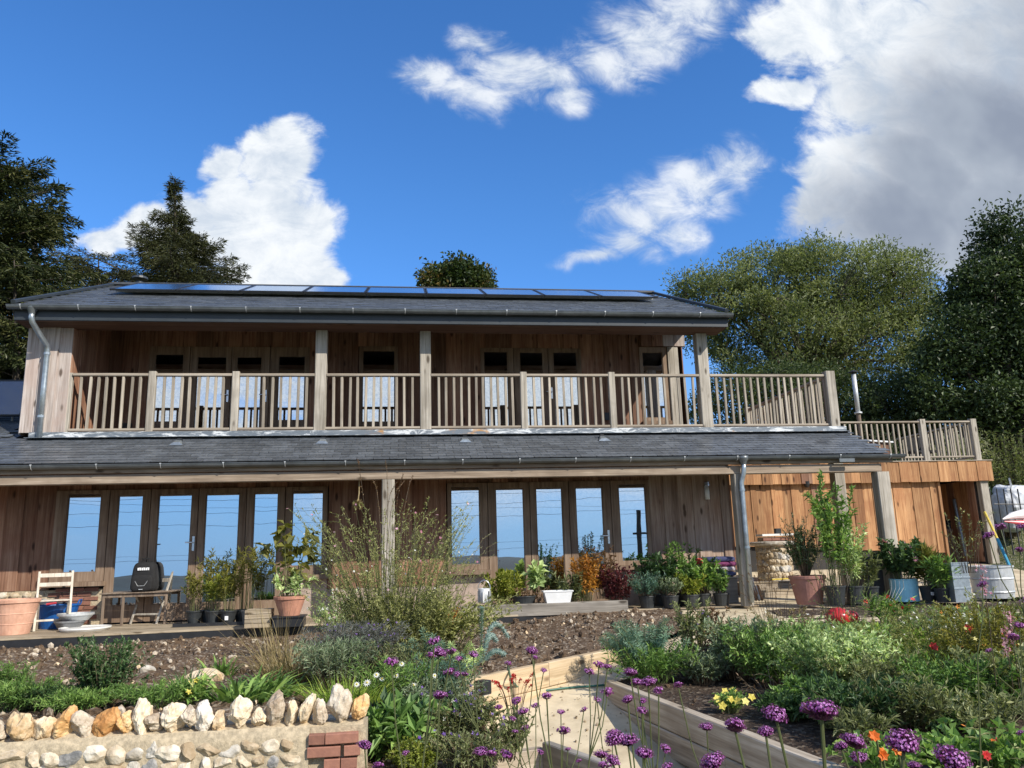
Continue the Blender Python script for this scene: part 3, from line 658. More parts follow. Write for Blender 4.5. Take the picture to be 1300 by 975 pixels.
for a, b in zip(RP[:-1], RP[1:]):
    ha = {-1.56: .103, .325: .101, 5.667: .108, 8.23: .1}.get(a, .063); hb = {-1.56: .103, .325: .101, 5.667: .108, 8.23: .095}.get(b, .063)
    if a == -5.79: ha = .03
    x0, x1 = a + ha, b - hb
    tr = baro('top_rail', 'rail_wood', house, (x0, YW + .03, 4.205), (x1, YW + .03, 4.205), .085, .05)
    baro('bottom_rail', 'rail_wood', house, (x0, YW + .03, 3.232), (x1, YW + .03, 3.232), .06, .045)
    n = max(3, round((x1 - x0) / .142) - 1)
    for i in range(n): inst('baluster', BAL, tr, (x0 + (i + 1) * (x1 - x0) / (n + 1) + random.uniform(-.006, .006), YW + .03 + random.uniform(-.004, .004), 3.254), (0, random.uniform(-.012, .012), random.uniform(-.2, .2)))
tr = baro('top_rail', 'rail_wood', house, (8.22, YW + .12, 4.205), (8.22, 17.95, 4.205), .085, .05); baro('bottom_rail', 'rail_wood', house, (8.22, YW + .12, 3.232), (8.22, 17.95, 3.232), .06, .045)
for i in range(25): inst('baluster', BAL, tr, (8.22, YW + .24 + i * .149, 3.254), (random.uniform(-.01, .01), 0, 1.57))
baro('rail_post', 'oak_grey', house, (8.22, 18.02, 3.1), (8.22, 18.02, 4.27), .12, .12, (0, 1, 0), .01)
for xx in (-5.37, 4.17): boxo('wall_vent', 'black_plastic', house, xx - .085, xx + .085, YU - .05, YU - .028, 3.56 + (.06 if xx > 0 else -.1), 3.72 + (.06 if xx > 0 else -.1))
# lead flashing along the head of the veranda roof
q = MB(); q.box(-6.35, 8.42, YW - .075, YW - .05, 3.075, 3.185); q.box(-6.35, 8.42, YW - .24, YW - .04, 3.068, 3.074)
fo = q.obj('flashing', 'lead', house)
# ---------------------------------------------------------------- roofs
def slope(Y, Y0, z0, s): return z0 + (Y - Y0) * s
VS = (3.09 - 2.50) / (YW - 12.83)                   # veranda pitch
def vz(Y): return 2.50 + (Y - 12.83) * VS
vr = MB()
vr.add([(-11, 12.83, vz(12.83) - .03), (8.43, 12.83, vz(12.83) - .03), (8.43, YW - .02, vz(YW - .02) - .03), (-11, YW - .02, vz(YW - .02) - .03),
        (-11, 12.83, vz(12.83) - .09), (8.43, 12.83, vz(12.83) - .09), (8.43, YW - .02, vz(YW - .02) - .09), (-11, YW - .02, vz(YW - .02) - .09)],
       [(0, 1, 2, 3), (7, 6, 5, 4), (0, 4, 5, 1), (1, 5, 6, 2), (2, 6, 7, 3), (3, 7, 4, 0)])
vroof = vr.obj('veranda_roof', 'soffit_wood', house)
va = math.atan(VS); exp_ = .148; SW = .262
def slate_mesh(seed):
    r = random.Random(seed); b = MB(); w = SW - .006; t = .012; dl = .175 + r.uniform(-.006, .006); k = r.uniform(.004, .012)
    vs = [(-w / 2, 0, 0), (-w / 2 + k, -.0, 0), (w / 2 - k, .0, 0), (w / 2, k, 0), (w / 2, dl, 0), (-w / 2, dl, 0), (-w / 2, k, 0)]
    lo = [(-w / 2 + k, 0, -t), (w / 2 - k, 0, -t), (w / 2, k, -t), (w / 2, dl, -t), (-w / 2, dl, -t), (-w / 2, k, -t)]
    tp = [(x, y, 0) for x, y, z in lo]; n = 6
    b.add(lo + tp, [tuple(range(n))[::-1], tuple(range(n, 2 * n))] + [(i, (i + 1) % n, n + (i + 1) % n, n + i) for i in range(n)], r.random())
    return b.mesh('slate', 'slate')
SLATES = [slate_mesh(i) for i in range(8)]
rows = int((YW - .06 - 12.80) / (exp_ * math.cos(va))); cnt = 0; restV, restF, restA, kk = [], [], [], 0
def slate_geo(x, y, z, ang, yaw=0.0, w=SW - .006, dl=.175, t=.012):
    w = w / 2; c, s = math.cos(ang), math.sin(ang)
    loc = np.array([[-w, 0, -t], [w, 0, -t], [w, dl, -t], [-w, dl, -t], [-w, 0, 0], [w, 0, 0], [w, dl, 0], [-w, dl, 0]])
    return np.stack([x + loc[:, 0], y + loc[:, 1] * c - loc[:, 2] * s, z + loc[:, 1] * s + loc[:, 2] * c], 1)
QF = np.array([[0, 3, 2, 1], [4, 5, 6, 7], [0, 1, 5, 4], [1, 2, 6, 5], [2, 3, 7, 6], [3, 0, 4, 7]])
pitch_in = -.07                                     # each slate lies a little flatter than the roof, on the one below
for r in range(rows + 1):
    y = 12.775 + r * exp_ * math.cos(va); x = -10.9 + (SW / 2 if r % 2 else 0)
    while x < 8.36:
        z = vz(y) + .012 + random.uniform(0, .003)
        if r < 5 and x > -6.6 and cnt < 296:
            inst('slate', random.choice(SLATES), vroof, (x, y + random.uniform(-.004, .004), z + .012), (va + pitch_in, 0, random.uniform(-.006, .006))); cnt += 1
        else:
            restV.append(slate_geo(x, y + random.uniform(-.005, .005), z + .012, va + pitch_in)); restF.append(QF + kk); restA += [random.random()] * 8; kk += 8
        x += SW
s_ = part('slate_courses', np.concatenate(restV), [np.concatenate(restF)], 'slate', vroof, attr=np.array(restA)); s_['kind'] = 'stuff'
# left of the balcony box the same roof runs on up the slope
restV, restF, restA, kk = [], [], [], 0
lr = MB(); lr.add([(-11, YW - .03, vz(YW) - .02), (XL - .06, YW - .03, vz(YW) - .02), (XL - .06, 17.5, vz(17.5) - .02), (-11, 17.5, vz(17.5) - .02),
                   (-11, YW - .03, vz(YW) - .3), (XL - .06, YW - .03, vz(YW) - .3), (XL - .06, 17.5, vz(17.5) - .3), (-11, 17.5, vz(17.5) - .3)],
                  [(0, 1, 2, 3), (7, 6, 5, 4), (0, 4, 5, 1), (1, 5, 6, 2), (2, 6, 7, 3), (3, 7, 4, 0)])
lroof = lr.obj('side_roof', 'slate_dark', house)
y = 12.775 + (rows + 1) * exp_ * math.cos(va); r = 0
while y < 17.4:
    x = -10.9 + (SW / 2 if r % 2 else 0)
    while x < XL - .16:
        restV.append(slate_geo(x, y, vz(y) + .024, va + pitch_in)); restF.append(QF + kk); restA += [random.random()] * 8; kk += 8; x += SW
    y += exp_ * math.cos(va); r += 1
s_ = part('slate_courses', np.concatenate(restV), [np.concatenate(restF)], 'slate', lroof, attr=np.array(restA)); s_['kind'] = 'stuff'
# veranda timbers, gutter
def gutter(parent_name, x0, x1, Y, z, r=.058, m='gutter_metal'):
    n = 10; vs, fs = [], []
    for x in (x0, x1):
        for k in range(n + 1):
            t = PI + PI * k / n; vs.append((x, Y + r * math.cos(t), z + r * math.sin(t)))
        for k in range(n, -1, -1):
            t = PI + PI * k / n; vs.append((x, Y + (r - .005) * math.cos(t), z + (r - .005) * math.sin(t)))
    m_ = 2 * (n + 1)
    fs = [(i, (i + 1) % m_, m_ + (i + 1) % m_, m_ + i) for i in range(m_)]
    fs += [tuple([i, i + 1, m_ - 2 - i, m_ - 1 - i]) for i in range(n)] + [tuple([m_ + m_ - 1 - i, m_ + m_ - 2 - i, m_ + i + 1, m_ + i]) for i in range(n)]
    b = MB(); b.add(vs, fs); b.tube([(x0, Y - r, z + .003), (x1, Y - r, z + .003)], .008, 6)
    g_ = b.obj(parent_name, m, house)
    # end caps
    for x in (x0, x1):
        c = MB(); c.add([(x + (.002 if x == x1 else -.002), Y + r * math.cos(PI + PI * k / n), z + r * math.sin(PI + PI * k / n)) for k in range(n + 1)], [tuple(range(n + 1))]); c.obj('end_cap', m, g_)
    return g_
cl = MB(); cl.tube([(0, -.066, .012), (0, -.06, -.02), (0, -.04, -.05), (0, 0, -.064), (0, .05, -.04)], .006, 5); cl.box(-.012, .012, -.07, -.045, .0, .016); CLIP = cl.mesh('gutter_bracket', 'zinc_light')
gl_ = gutter('veranda_gutter', -11, 8.62, 12.765, 2.455)
x = -10.3
while x < 8.6: inst('gutter_bracket', CLIP, gl_, (x, 12.765, 2.455)); x += .932
baro('veranda_fascia', 'beam_wood', house, (-11, 12.85, 2.39), (8.44, 12.85, 2.39), .045, .11)
baro('veranda_beam', 'beam_wood', house, (-11, 12.93, 2.25), (8.23, 12.93, 2.25), .15, .145)
for xx in (-.308, 8.225): baro('veranda_post', 'oak_grey', house, (xx, 12.915, .0), (xx, 12.915, 2.175), .2 if xx < 0 else .235, .2, (0, 1, 0), .012)
baro('veranda_post', 'oak_grey', house, (5.585, 12.93, .0), (5.585, 12.93, 2.175), .16, .18, (0, 1, 0), .012)
baro('veranda_post', 'oak_grey', house, (8.2, YW + .08, -.02), (8.2, YW + .08, 2.9), .21, .2, (0, 1, 0), .012)
for i in range(24):                                  # rafters under the veranda
    xx = -8.8 + i * .72
    if xx < 8.2: baro('rafter', 'beam_wood', vroof, (xx, 13.02, vz(13.02) - .15), (xx, YW - .04, vz(YW - .04) - .15), .05, .11)
q = MB(); q.box(7.38, 7.66, 12.71, 12.73, 2.34, 2.40); q.obj('gutter_outlet_plate', 'gutter_metal', house)
def downpipe(pts, hop, r=.042):
    b = MB(); b.tube(pts, r, 12); d = b.obj('downpipe', 'zinc', house, smooth=True)
    h = MB(); h.lathe([(.05, -.11), (.055, -.08), (.09, -.02), (.095, .03), (.085, .03)], hop, 14); h.obj('hopper', 'gutter_metal', d, smooth=True)
    for z in hop[3:]: pass
    return d
d = downpipe([(5.66, 12.765, 2.36), (5.66, 12.765, 2.26), (5.655, 12.77, 2.20), (5.63, 12.79, 2.10), (5.61, 12.80, 2.02), (5.61, 12.80, 1.94), (5.61, 12.80, 1.2), (5.61, 12.80, .06)], (5.66, 12.765, 2.44))
for z in (1.9, .95): 
    b = MB(); b.lathe([(.0425, -.02), (.05, -.02), (.05, .02), (.0425, .02)], (5.61, 12.80, z), 12); b.obj('pipe_collar', 'zinc', d)
d = downpipe([(-6.29, 13.68, 5.16), (-6.29, 13.68, 5.08), (-6.28, 13.70, 5.00), (-6.22, 13.90, 4.82), (-6.18, 14.06, 4.70), (-6.17, 14.1, 4.62), (-6.17, 14.1, 4.0), (-6.17, 14.1, 3.08)], (-6.29, 13.68, 5.245), .046)
for z in (4.55, 3.45):
    b = MB(); b.lathe([(.047, -.02), (.054, -.02), (.054, .02), (.047, .02)], (-6.17, 14.1, z), 12); b.obj('pipe_collar', 'zinc', d)
# main roof
UE, UR = 13.70, 18.0; US = (7.13 - 5.30) / (UR - UE)
def uz(Y): return 5.30 + (Y - UE) * US
XE0, XE1 = -6.62, 6.03
m_ = MB()
m_.add([(XE0, UE, uz(UE) - .02), (XE1, UE, uz(UE) - .02), (XE1, UR, uz(UR) - .02), (XE0, UR, uz(UR) - .02), (XE0, 22.3, uz(UE) - .02), (XE1, 22.3, uz(UE) - .02),
        (XE0, UE, uz(UE) - .10), (XE1, UE, uz(UE) - .10), (XE1, UR, uz(UR) - .10), (XE0, UR, uz(UR) - .10), (XE0, 22.3, uz(UE) - .10), (XE1, 22.3, uz(UE) - .10)],
       [(0, 1, 2, 3), (3, 2, 5, 4), (7, 6, 9, 8), (8, 9, 10, 11), (0, 6, 7, 1), (1, 7, 8, 2), (2, 8, 11, 5), (4, 10, 9, 3), (3, 9, 6, 0), (5, 11, 10, 4)])
mroof = m_.obj('main_roof', 'slate_dark', house)
ua = math.atan(US); restV, restF, restA, kk = [], [], [], 0; y = UE - .05; r = 0
while y < UR - .05:
    x = XE0 + .13 + (SW / 2 if r % 2 else 0)
    while x < XE1 - .08:
        restV.append(slate_geo(x, y + random.uniform(-.006, .006), uz(y) + .02 + random.uniform(0, .006), ua - .05)); restF.append(QF + kk); restA += [random.random()] * 8; kk += 8; x += SW
    y += .18 * math.cos(ua); r += 1
s_ = part('slate_courses', np.concatenate(restV), [np.concatenate(restF)], 'slate', mroof, attr=np.array(restA)); s_['kind'] = 'stuff'
for xx in (XE0 + .02, XE1 - .03):
    baro('verge_trim', 'fascia_paint', mroof, (xx, UE - .04, uz(UE) + .045), (xx, UR, uz(UR) + .045), .07, .06)
    baro('barge_board', 'fascia_paint', mroof, (xx, UE + .06, uz(UE) - .14), (xx, UR, uz(UR) - .14), .03, .20)
baro('ridge', 'slate_dark', mroof, (XE0, UR, uz(UR) + .03), (XE1, UR, uz(UR) + .03), .22, .06)
gu = gutter('main_gutter', XE0 - .05, XE1 + .07, UE - .05, 5.265, .06)
x = -6.45
while x < XE1: inst('gutter_bracket', CLIP, gu, (x, UE - .05, 5.265)); x += .915
baro('main_fascia', 'fascia_paint', house, (XE0 + .03, UE + .05, 5.135), (XE1, UE + .05, 5.135), .03, .19)
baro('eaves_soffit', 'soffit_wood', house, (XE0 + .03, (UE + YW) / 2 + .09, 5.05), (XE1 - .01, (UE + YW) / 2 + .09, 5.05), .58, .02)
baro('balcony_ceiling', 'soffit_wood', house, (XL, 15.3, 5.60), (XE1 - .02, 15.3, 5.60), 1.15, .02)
baro('eaves_beam', 'beam_wood', house, (-5.8, YW + .09, 5.11), (XE1 - .08, YW + .09, 5.11), .14, .125)
for s, xx in ((-1, XL), (1, XR)):                    # gable ends
    q = MB(); x0, x1 = sorted((xx, xx - s * .1))
    q.add([(x, Y, z) for x in (x0, x1) for Y, z in ((YU + .17, 5.55), (YU + .17, uz(YU) - .12), (UR, uz(UR) - .12), (20.0, uz(16.0) - .12), (20.0, 5.55))],
          [(0, 1, 2, 3, 4), (9, 8, 7, 6, 5)] + [(i, (i + 1) % 5, 5 + (i + 1) % 5, 5 + i) for i in range(5)]); q.obj('gable_wall', 'larch', house)
q = MB(); q.box(XL, XR, 20.0, 20.1, 0, uz(16) - .14); q.obj('back_wall', 'larch', house)
for i, xx in enumerate((-3.83, -1.45, 1.0, 3.49)):   # four small vents in the slates
    q = MB(); Y = 13.72; z = vz(Y) + .03
    q.add([(xx - .11, Y - .09, vz(Y - .09) + .03), (xx + .11, Y - .09, vz(Y - .09) + .03), (xx + .05, Y + .10, vz(Y + .1) + .04), (xx - .05, Y + .10, vz(Y + .1) + .04),
           (xx - .05, Y - .05, vz(Y) + .045), (xx + .05, Y - .05, vz(Y) + .045), (xx + .035, Y + .1, vz(Y) + .105), (xx - .035, Y + .1, vz(Y) + .105)],
          [(0, 1, 5, 4), (4, 5, 6, 7), (1, 2, 6, 5), (0, 4, 7, 3), (2, 3, 7, 6)]); q.obj('roof_vent', 'zinc', house)
    q = MB(); q.box(xx - .03, xx + .04, Y + .1, Y + .17, vz(Y) + .06, vz(Y) + .135); q.obj('vent_mouth', 'black_plastic', house)
q = MB(); q.lathe([(.0, .36), (.085, .36), (.085, -.3)], (-6.22, 18.5, 7.05), 14); q.lathe([(0, .50), (.17, .47), (.18, .42), (.0, .42)], (-6.22, 18.5, 7.05), 14)
q.obj('flue', 'fascia_paint', house, smooth=False)
# solar panels on the main roof, one thing each
pw = 11.07 / 9
def solar(name_label, c0, wid, Y0, Y1, zf, group=None):
    ang = math.atan2(zf(Y1) - zf(Y0), Y1 - Y0); t = thing('solar_panel', (c0 + wid / 2, Y0, zf(Y0)), name_label, 'solar panel', group)
    nrm = Vector((0, -math.sin(ang), math.cos(ang)))
    def pt(x, s, h): return Vector((x, Y0, zf(Y0))) + Vector((0, math.cos(ang), math.sin(ang))) * s + nrm * h
    L = math.hypot(Y1 - Y0, zf(Y1) - zf(Y0)); fr = .03
    q = MB(); a, b = c0 + .008, c0 + wid - .008
    q.bar(pt(a + .015, 0, .0), pt(a + .015, L, .0), fr, .04, nrm, .003); q.bar(pt(b - .015, 0, 0), pt(b - .015, L, 0), fr, .04, nrm, .003)
    q.bar(pt(a + .031, .015, .0005), pt(b - .031, .015, .0005), fr, .04, nrm, .003); q.bar(pt(a + .031, L - .015, .0005), pt(b - .031, L - .015, .0005), fr, .04, nrm, .003)
    q.obj('frame', 'black_plastic', t)
    q = MB(); q.add([pt(a + .028, .028, .012), pt(b - .028, .028, .012), pt(b - .028, L - .028, .012), pt(a + .028, L - .028, .012)], [(0, 1, 2, 3)]); q.obj('cell_face', 'solar_cell', t)
    q = MB(); q.add([pt(a + .028, .028, -.015), pt(b - .028, .028, -.015), pt(b - .028, L - .028, -.015), pt(a + .028, L - .028, -.015)], [(3, 2, 1, 0)]); q.obj('back_sheet', 'black_plastic', t)
    for s in (.35, L - .35): q = MB(); q.bar(pt(a, s, -.055), pt(b, s, -.055), .04, .045, nrm, .003); q.obj('mounting_rail', 'zinc_light', t)
    return t
ORD = ['leftmost', 'second from left', 'third from left', 'fourth from left', 'middle one', 'fourth from right', 'third from right', 'second from right', 'rightmost']
for i in range(9):
    solar('black framed solar panel on the main roof, %s of nine' % ORD[i], -5.77 + i * pw, pw, 15.5, 17.02, lambda Y: uz(Y) + .135, 'solar panels on the main roof')
t = solar('dark blue solar panel tilted up on the lower roof left of the balcony', -8.95, 2.05, 15.0, 15.42, lambda Y: 3.62 + (Y - 15.0) * 1.78)
q = MB(); q.bar((-8.6, 15.32, 3.5), (-8.6, 15.4, 4.2), .03, .03); q.bar((-7.2, 15.32, 3.5), (-7.2, 15.4, 4.2), .03, .03); q.obj('stand', 'zinc_light', t)
t = solar('second solar panel lying low on the lower roof beneath the tilted one', -9.3, 2.2, 14.25, 14.75, lambda Y: vz(Y) + .10)
# lamp and dried flower on the lower wall
t = thing('wall_lamp', (5.50, YW - .06, 2.0), 'white glass cylinder lamp on the boards beside the right porch', 'lamp')
q = MB(); q.lathe([(0, -.15), (.045, -.15), (.045, .1), (0, .1)], (5.50, YW - .09, 1.98), 14); q.obj('glass_tube', 'lamp_glass', t, True)
q = MB(); q.lathe([(0, .1), (.055, .1), (.05, .17), (0, .17)], (5.50, YW - .09, 1.98), 14); q.box(5.485, 5.515, YW - .09, YW - .03, 2.10, 2.14); q.obj('cap', 'steel', t)
t = thing('dried_flower', at(455, 625, 13.3), 'dried straw seed head hanging upside down from the porch beam', 'dried flower')
p0 = at(456, 612, 12.97); p1 = at(454, 641, 12.97)
q = MB(); q.tube([p0 + np.array([0, 0, .06]), (p0 + p1) / 2 + np.array([.01, 0, 0]), p1], .008, 5); q.obj('stalk', 'straw', t)
n = 260; dd = unit(rng.normal(size=(n, 3)) * [1, 1, .7]); gpart('seed_head', leaf_geo(np.repeat(p1[None], n, 0), dd, unit(rng.normal(size=(n, 3))), .105 * rng.uniform(.6, 1.1, n), .012), 'dry_grass', t)

# ================================================================== OUTBUILDING WITH ROOF TERRACE
ob = thing('timber_outbuilding', (11.5, 19.0, 0.3), 'orange larch clad outbuilding with a railed roof terrace right of the porch', 'outbuilding')
YO = 19.0
bk = boxo('wall', 'dark_room', ob, 7.7, 13.60, YO + .06, YO + .2, .2, 2.95)
def clad_to(parent, x0, x1, z0f, z1, Y, pitch, m, flip=0):
    x, i = x0, flip
    while x < x1 - .04:
        w = min(pitch * random.uniform(.92, 1.08), x1 - x); pr = .016 if i % 2 else 0; c = x + w / 2; ov = .012 if pr else -.003
        mm = m if random.random() > .07 else 'larch'
        baro('board', mm, parent, (c, Y - pr, z0f(c)), (c, Y - pr, z1), w + 2 * ov, .024, (0, 1, 0), .004); x += w; i += 1
clad_to(bk, 7.75, 13.62, lambda x: .95 - (x - 8.3) * .055, 2.62, YO, .27, 'fresh_larch')
fa = boxo('fascia', 'dark_room', ob, 7.7, 15.16, YO - .12, YO + .03, 2.52, 2.94)
clad_to(fa, 7.75, 15.18, lambda x: 2.455 + .006 * math.sin(x * 9), 2.975, YO - .145, .268, 'fresh_larch', 1)
fe = boxo('fascia_end', 'dark_room', ob, 15.03, 15.15, YO + .03, 22.5, 2.5, 2.94)
for i in range(10): baro('board', 'fresh_larch', fe, (15.165, YO + .15 + i * .27, 2.46), (15.165, YO + .15 + i * .27, 2.975), .26, .024, (1, 0, 0), .004)
boxo('terrace_deck', 'deck_wood', ob, 7.7, 15.15, YO - .1, 22.5, 2.945, 2.985)
baro('coping', 'rail_wood', ob, (7.7, YO - .14, 2.99), (15.2, YO - .14, 2.99), .10, .022)
# open store at its right end
ri = boxo('store_side', 'dark_room', ob, 14.82, 14.9, YO + .1, 22.4, .3, 2.5)
for i in range(8): baro('board', 'fresh_larch' if i % 3 else 'larch', ri, (14.80 - (.012 if i % 2 else 0), YO + .26 + i * .27, .4), (14.80 - (.012 if i % 2 else 0), YO + .26 + i * .27, 2.5), .265, .024, (1, 0, 0), .004)
rb = boxo('store_back', 'dark_room', ob, 13.5, 14.82, 20.7, 20.8, .3, 2.5)
for i in range(5): baro('board', 'fresh_larch', rb, (13.68 + i * .27, 20.67 - (.012 if i % 2 else 0), .3), (13.68 + i * .27, 20.67 - (.012 if i % 2 else 0), 2.5), .265, .024, (0, 1, 0), .004)
boxo('store_partition', 'larch', ob, 13.52, 13.6, YO + .05, 20.7, .3, 2.5)
baro('jamb', 'oak_grey', ob, (14.93, YO - .02, .35), (14.93, YO - .02, 2.46), .22, .16, (0, 1, 0), .01)
baro('jamb', 'fresh_larch', ob, (13.66, YO - .02, .45), (13.66, YO - .02, 2.46), .07, .1, (0, 1, 0), .006)
boxo('back_wall', 'dark_room', ob, 7.7, 15.0, 22.4, 22.5, .3, 2.94); boxo('left_wall', 'larch', ob, 7.66, 7.7, YO + .03, 22.5, .2, 2.94)
q = MB(); q.lathe([(0, .0), (.05, .02), (.075, .08), (.08, .16), (0, .17)], (10.0, YO - .12, 2.36), 12); q.box(9.97, 10.03, YO - .14, YO - .025, 2.52, 2.58); q.tube([(10.0, YO - .12, 2.53), (10.0, YO - .12, 2.72)], .012, 6); q.obj('outside_lantern', 'black_plastic', ob)
TP = [10.6, 13.46, 14.92]
b2 = MB(); b2.bar((0, 0, 0), (0, 0, .86), .042, .04, (0, 1, 0), .004); BAL2 = b2.mesh('baluster', 'baluster_wood')
for xx, w in ((10.6, .1), (13.46, .16), (14.92, .17)): baro('rail_post', 'oak_grey', ob, (xx, YO, 2.985), (xx, YO, 4.11), w, .12, (0, 1, 0), .01)
for a, b in zip(TP[:-1], TP[1:]):
    tr = baro('top_rail', 'rail_wood', ob, (a + .08, YO, 4.04), (b - .085, YO, 4.04), .08, .045); baro('bottom_rail', 'rail_wood', ob, (a + .08, YO, 3.11), (b - .085, YO, 3.11), .06, .045)
    n = round((b - a - .17) / .146) - 1
    for i in range(n): inst('baluster', BAL2, tr, (a + .08 + (i + 1) * (b - a - .165) / (n + 1), YO, 3.133), (0, random.uniform(-.012, .012), 0))
tr = baro('top_rail', 'rail_wood', ob, (14.92, YO + .08, 4.04), (14.92, 22.3, 4.04), .08, .045); baro('bottom_rail', 'rail_wood', ob, (14.92, YO + .08, 3.11), (14.92, 22.3, 3.11), .06, .045)
for i in range(21): inst('baluster', BAL2, tr, (14.92, YO + .2 + i * .15, 3.133))
# pole, spade head and sink in the store
t = thing('leaning_pole', at(1229, 700, 19.6), 'thin grey pole leaning inside the dark opening of the outbuilding', 'pole')
q = MB(); q.tube([at(1226, 706, 19.5), at(1211, 634, 19.9)], .045, 8); q.obj('pole_shaft', 'gutter_metal', t)
t = thing('wooden_gate', at(1212, 712, 20.2), 'small slatted wooden gate low in the opening of the outbuilding', 'gate')
p = at(1200, 710, 20.2)
for i in range(6): baro('slat', 'chair_brown', t, (p[0] + i * .09, 20.2, .35), (p[0] + i * .09, 20.2, 1.28), .06, .02, (0, 1, 0), .003)
baro('cross_rail', 'chair_brown', t, (p[0] - .04, 20.17, 1.22), (p[0] + .5, 20.17, 1.22), .03, .07)
t = thing('black_bucket', at(1206, 676, 20.4), 'black bucket hanging inside the opening of the outbuilding', 'bucket')
p = at(1205, 676, 20.4); q = MB(); q.lathe([(.15, .0), (.19, .32), (.17, .32), (.14, .03), (0, .03)], p, 14); q.obj('bucket_body', 'black_plastic', t, True)
q = MB(); q.tube([p + np.array([-.19, 0, .3]), p + np.array([-.14, 0, .5]), p + np.array([0, 0, .58]), p + np.array([.14, 0, .5]), p + np.array([.19, 0, .3])], .012, 5); q.obj('bucket_handle', 'wire_dark', t)
# on the terrace
t = thing('stove_flue', (11.95, 19.4, 3.0), 'slim steel stove flue with a black cap behind the terrace railing', 'flue')
q = MB(); q.tube([(11.95, 19.4, 3.0), (11.95, 19.4, 4.36)], .055, 12); q.obj('lower_pipe', 'chair_brown', t)
q = MB(); q.tube([(11.95, 19.4, 4.36), (11.95, 19.4, 5.42)], .06, 12); q.lathe([(.075, 4.34), (.10, 4.34), (.10, 4.38), (.075, 4.38)], (11.95, 19.4, 0), 12); q.obj('upper_pipe', 'zinc_light', t, True)
q = MB(); q.lathe([(0, .10), (.13, .05), (.13, .03), (0, .03)], (11.95, 19.4, 5.44), 12); q.tube([(11.95, 19.4, 5.4), (11.95, 19.4, 5.5)], .04, 6); q.obj('cap', 'black_plastic', t)
t = thing('timber_screen', (13.0, 21.2, 3.0), 'brown panel screen with a pale capping standing behind the terrace railing', 'screen')
boxo('screen_panel', 'larch', t, 12.3, 13.9, 21.2, 21.26, 3.0, 3.82); baro('capping', 'white_plastic', t, (13.1, 21.18, 3.86), (14.0, 21.18, 3.80), .10, .05)
for nm, xx, lb in (('patio_chair', 14.15, 'dark patio chair behind the terrace railing, left of two'), ('patio_chair', 14.55, 'dark patio chair behind the terrace railing, right of two')):
    t = thing(nm, (xx, 20.4, 2.99), lb, 'chair')
    boxo('seat', 'fabric_black', t, xx - .17, xx + .17, 20.2, 20.6, 3.38, 3.44); boxo('backrest', 'fabric_black', t, xx - .17, xx + .17, 20.56, 20.6, 3.46, 3.85)
    for sx_ in (-.15, .15):
        for sy_ in (.02, .38): baro('leg', 'wire_dark', t, (xx + sx_, 20.2 + sy_, 2.99), (xx + sx_, 20.2 + sy_, 3.38), .025, .025)

# ================================================================== GROUND
def sstep(x, a, b): t = np.clip((x - a) / (b - a), 0, 1); return t * t * (3 - 2 * t)
def path_z(Y): return np.interp(Y, [-50, 5.5, 6.3, 7.86, 9.2, 11.0, 12.6, 14], [-.78, -.76, -.72, -.44, -.225, -.09, -.045, -.03])
def ground_z(X, Y):
    z = np.interp(Y, [-9000, -1500, -400, -60, -8, 3, 6, 12], [-190, -150, -60, -9, -1.0, -.85, -.85, -.6])
    z = z + 0 * X
    hill = sstep(Y, 21.5, 34) * 3.2 + np.maximum(Y - 27, 0) * .16
    side = sstep(X, 15.3, 19) * sstep(Y, 17, 24) * 1.5
    z = np.where(Y > 12, -.6 + .35 * sstep(Y, 14, 18) + np.minimum(hill, 22) + side + .25 * np.sin(X * .31 + Y * .17) * sstep(Y, 24, 40), z)
    return z
gx = np.unique(np.concatenate([np.linspace(-9000, -120, 14), np.linspace(-120, -30, 19), np.linspace(-30, 40, 71), np.linspace(40, 120, 17), np.linspace(120, 9000, 14)]))
gy = np.unique(np.concatenate([np.linspace(-9000, -150, 20), np.linspace(-150, -20, 27), np.linspace(-20, 60, 81), np.linspace(60, 160, 15), np.linspace(160, 3000, 8)]))
GX, GY = np.meshgrid(gx, gy); GZ = ground_z(GX, GY)
def grid_faces(ny, nx):
    i = np.arange(ny - 1)[:, None] * nx + np.arange(nx - 1)[None, :]
    return np.stack([i, i + 1, i + nx + 1, i + nx], -1).reshape(-1, 4)
o = part('ground', np.stack([GX, GY, GZ], -1).reshape(-1, 3), [grid_faces(*GX.shape)], 'turf', None, True, origin=(0, 0, 0)); o['kind'] = 'structure'
# far hills across the valley, seen only in the glass
hx = np.linspace(-9000, 9000, 120); rows_ = []
for j, (yy_, hh) in enumerate(((-2600, 0), (-3000, .5), (-3600, 1), (-4600, .9))):
    z = -165 + hh * (95 + 30 * np.sin(hx * .0011 + 1) + 16 * np.sin(hx * .0031) + 8 * np.sin(hx * .0083)); rows_.append(np.stack([hx, hx * 0 + yy_, z], -1))
o = part('hills', np.concatenate(rows_), [grid_faces(4, 120)], 'hill_woods', None, True, origin=(0, 0, 0)); o['kind'] = 'structure'
def sheet(name, x0, x1, y0, y1, step, zf, inside, m, attr=None, yslant=None):
    xs = np.arange(x0, x1 + step, step); ys = np.arange(y0, y1 + step, step); A, B = np.meshgrid(xs, ys)
    Z = zf(A, B); F = grid_faces(*A.shape); c = np.stack([A, B], -1).reshape(-1, 2)
    ctr = c[F].mean(1); ok = inside(ctr[:, 0], ctr[:, 1]); F = F[ok]
    used = np.unique(F); mp = np.zeros(A.size, int); mp[used] = np.arange(len(used))
    V = np.stack([A, B, Z], -1).reshape(-1, 3)[used]
    o = part(name, V, [mp[F]], m, None, True, origin=(0, 0, 0)); o['kind'] = 'structure'; return o
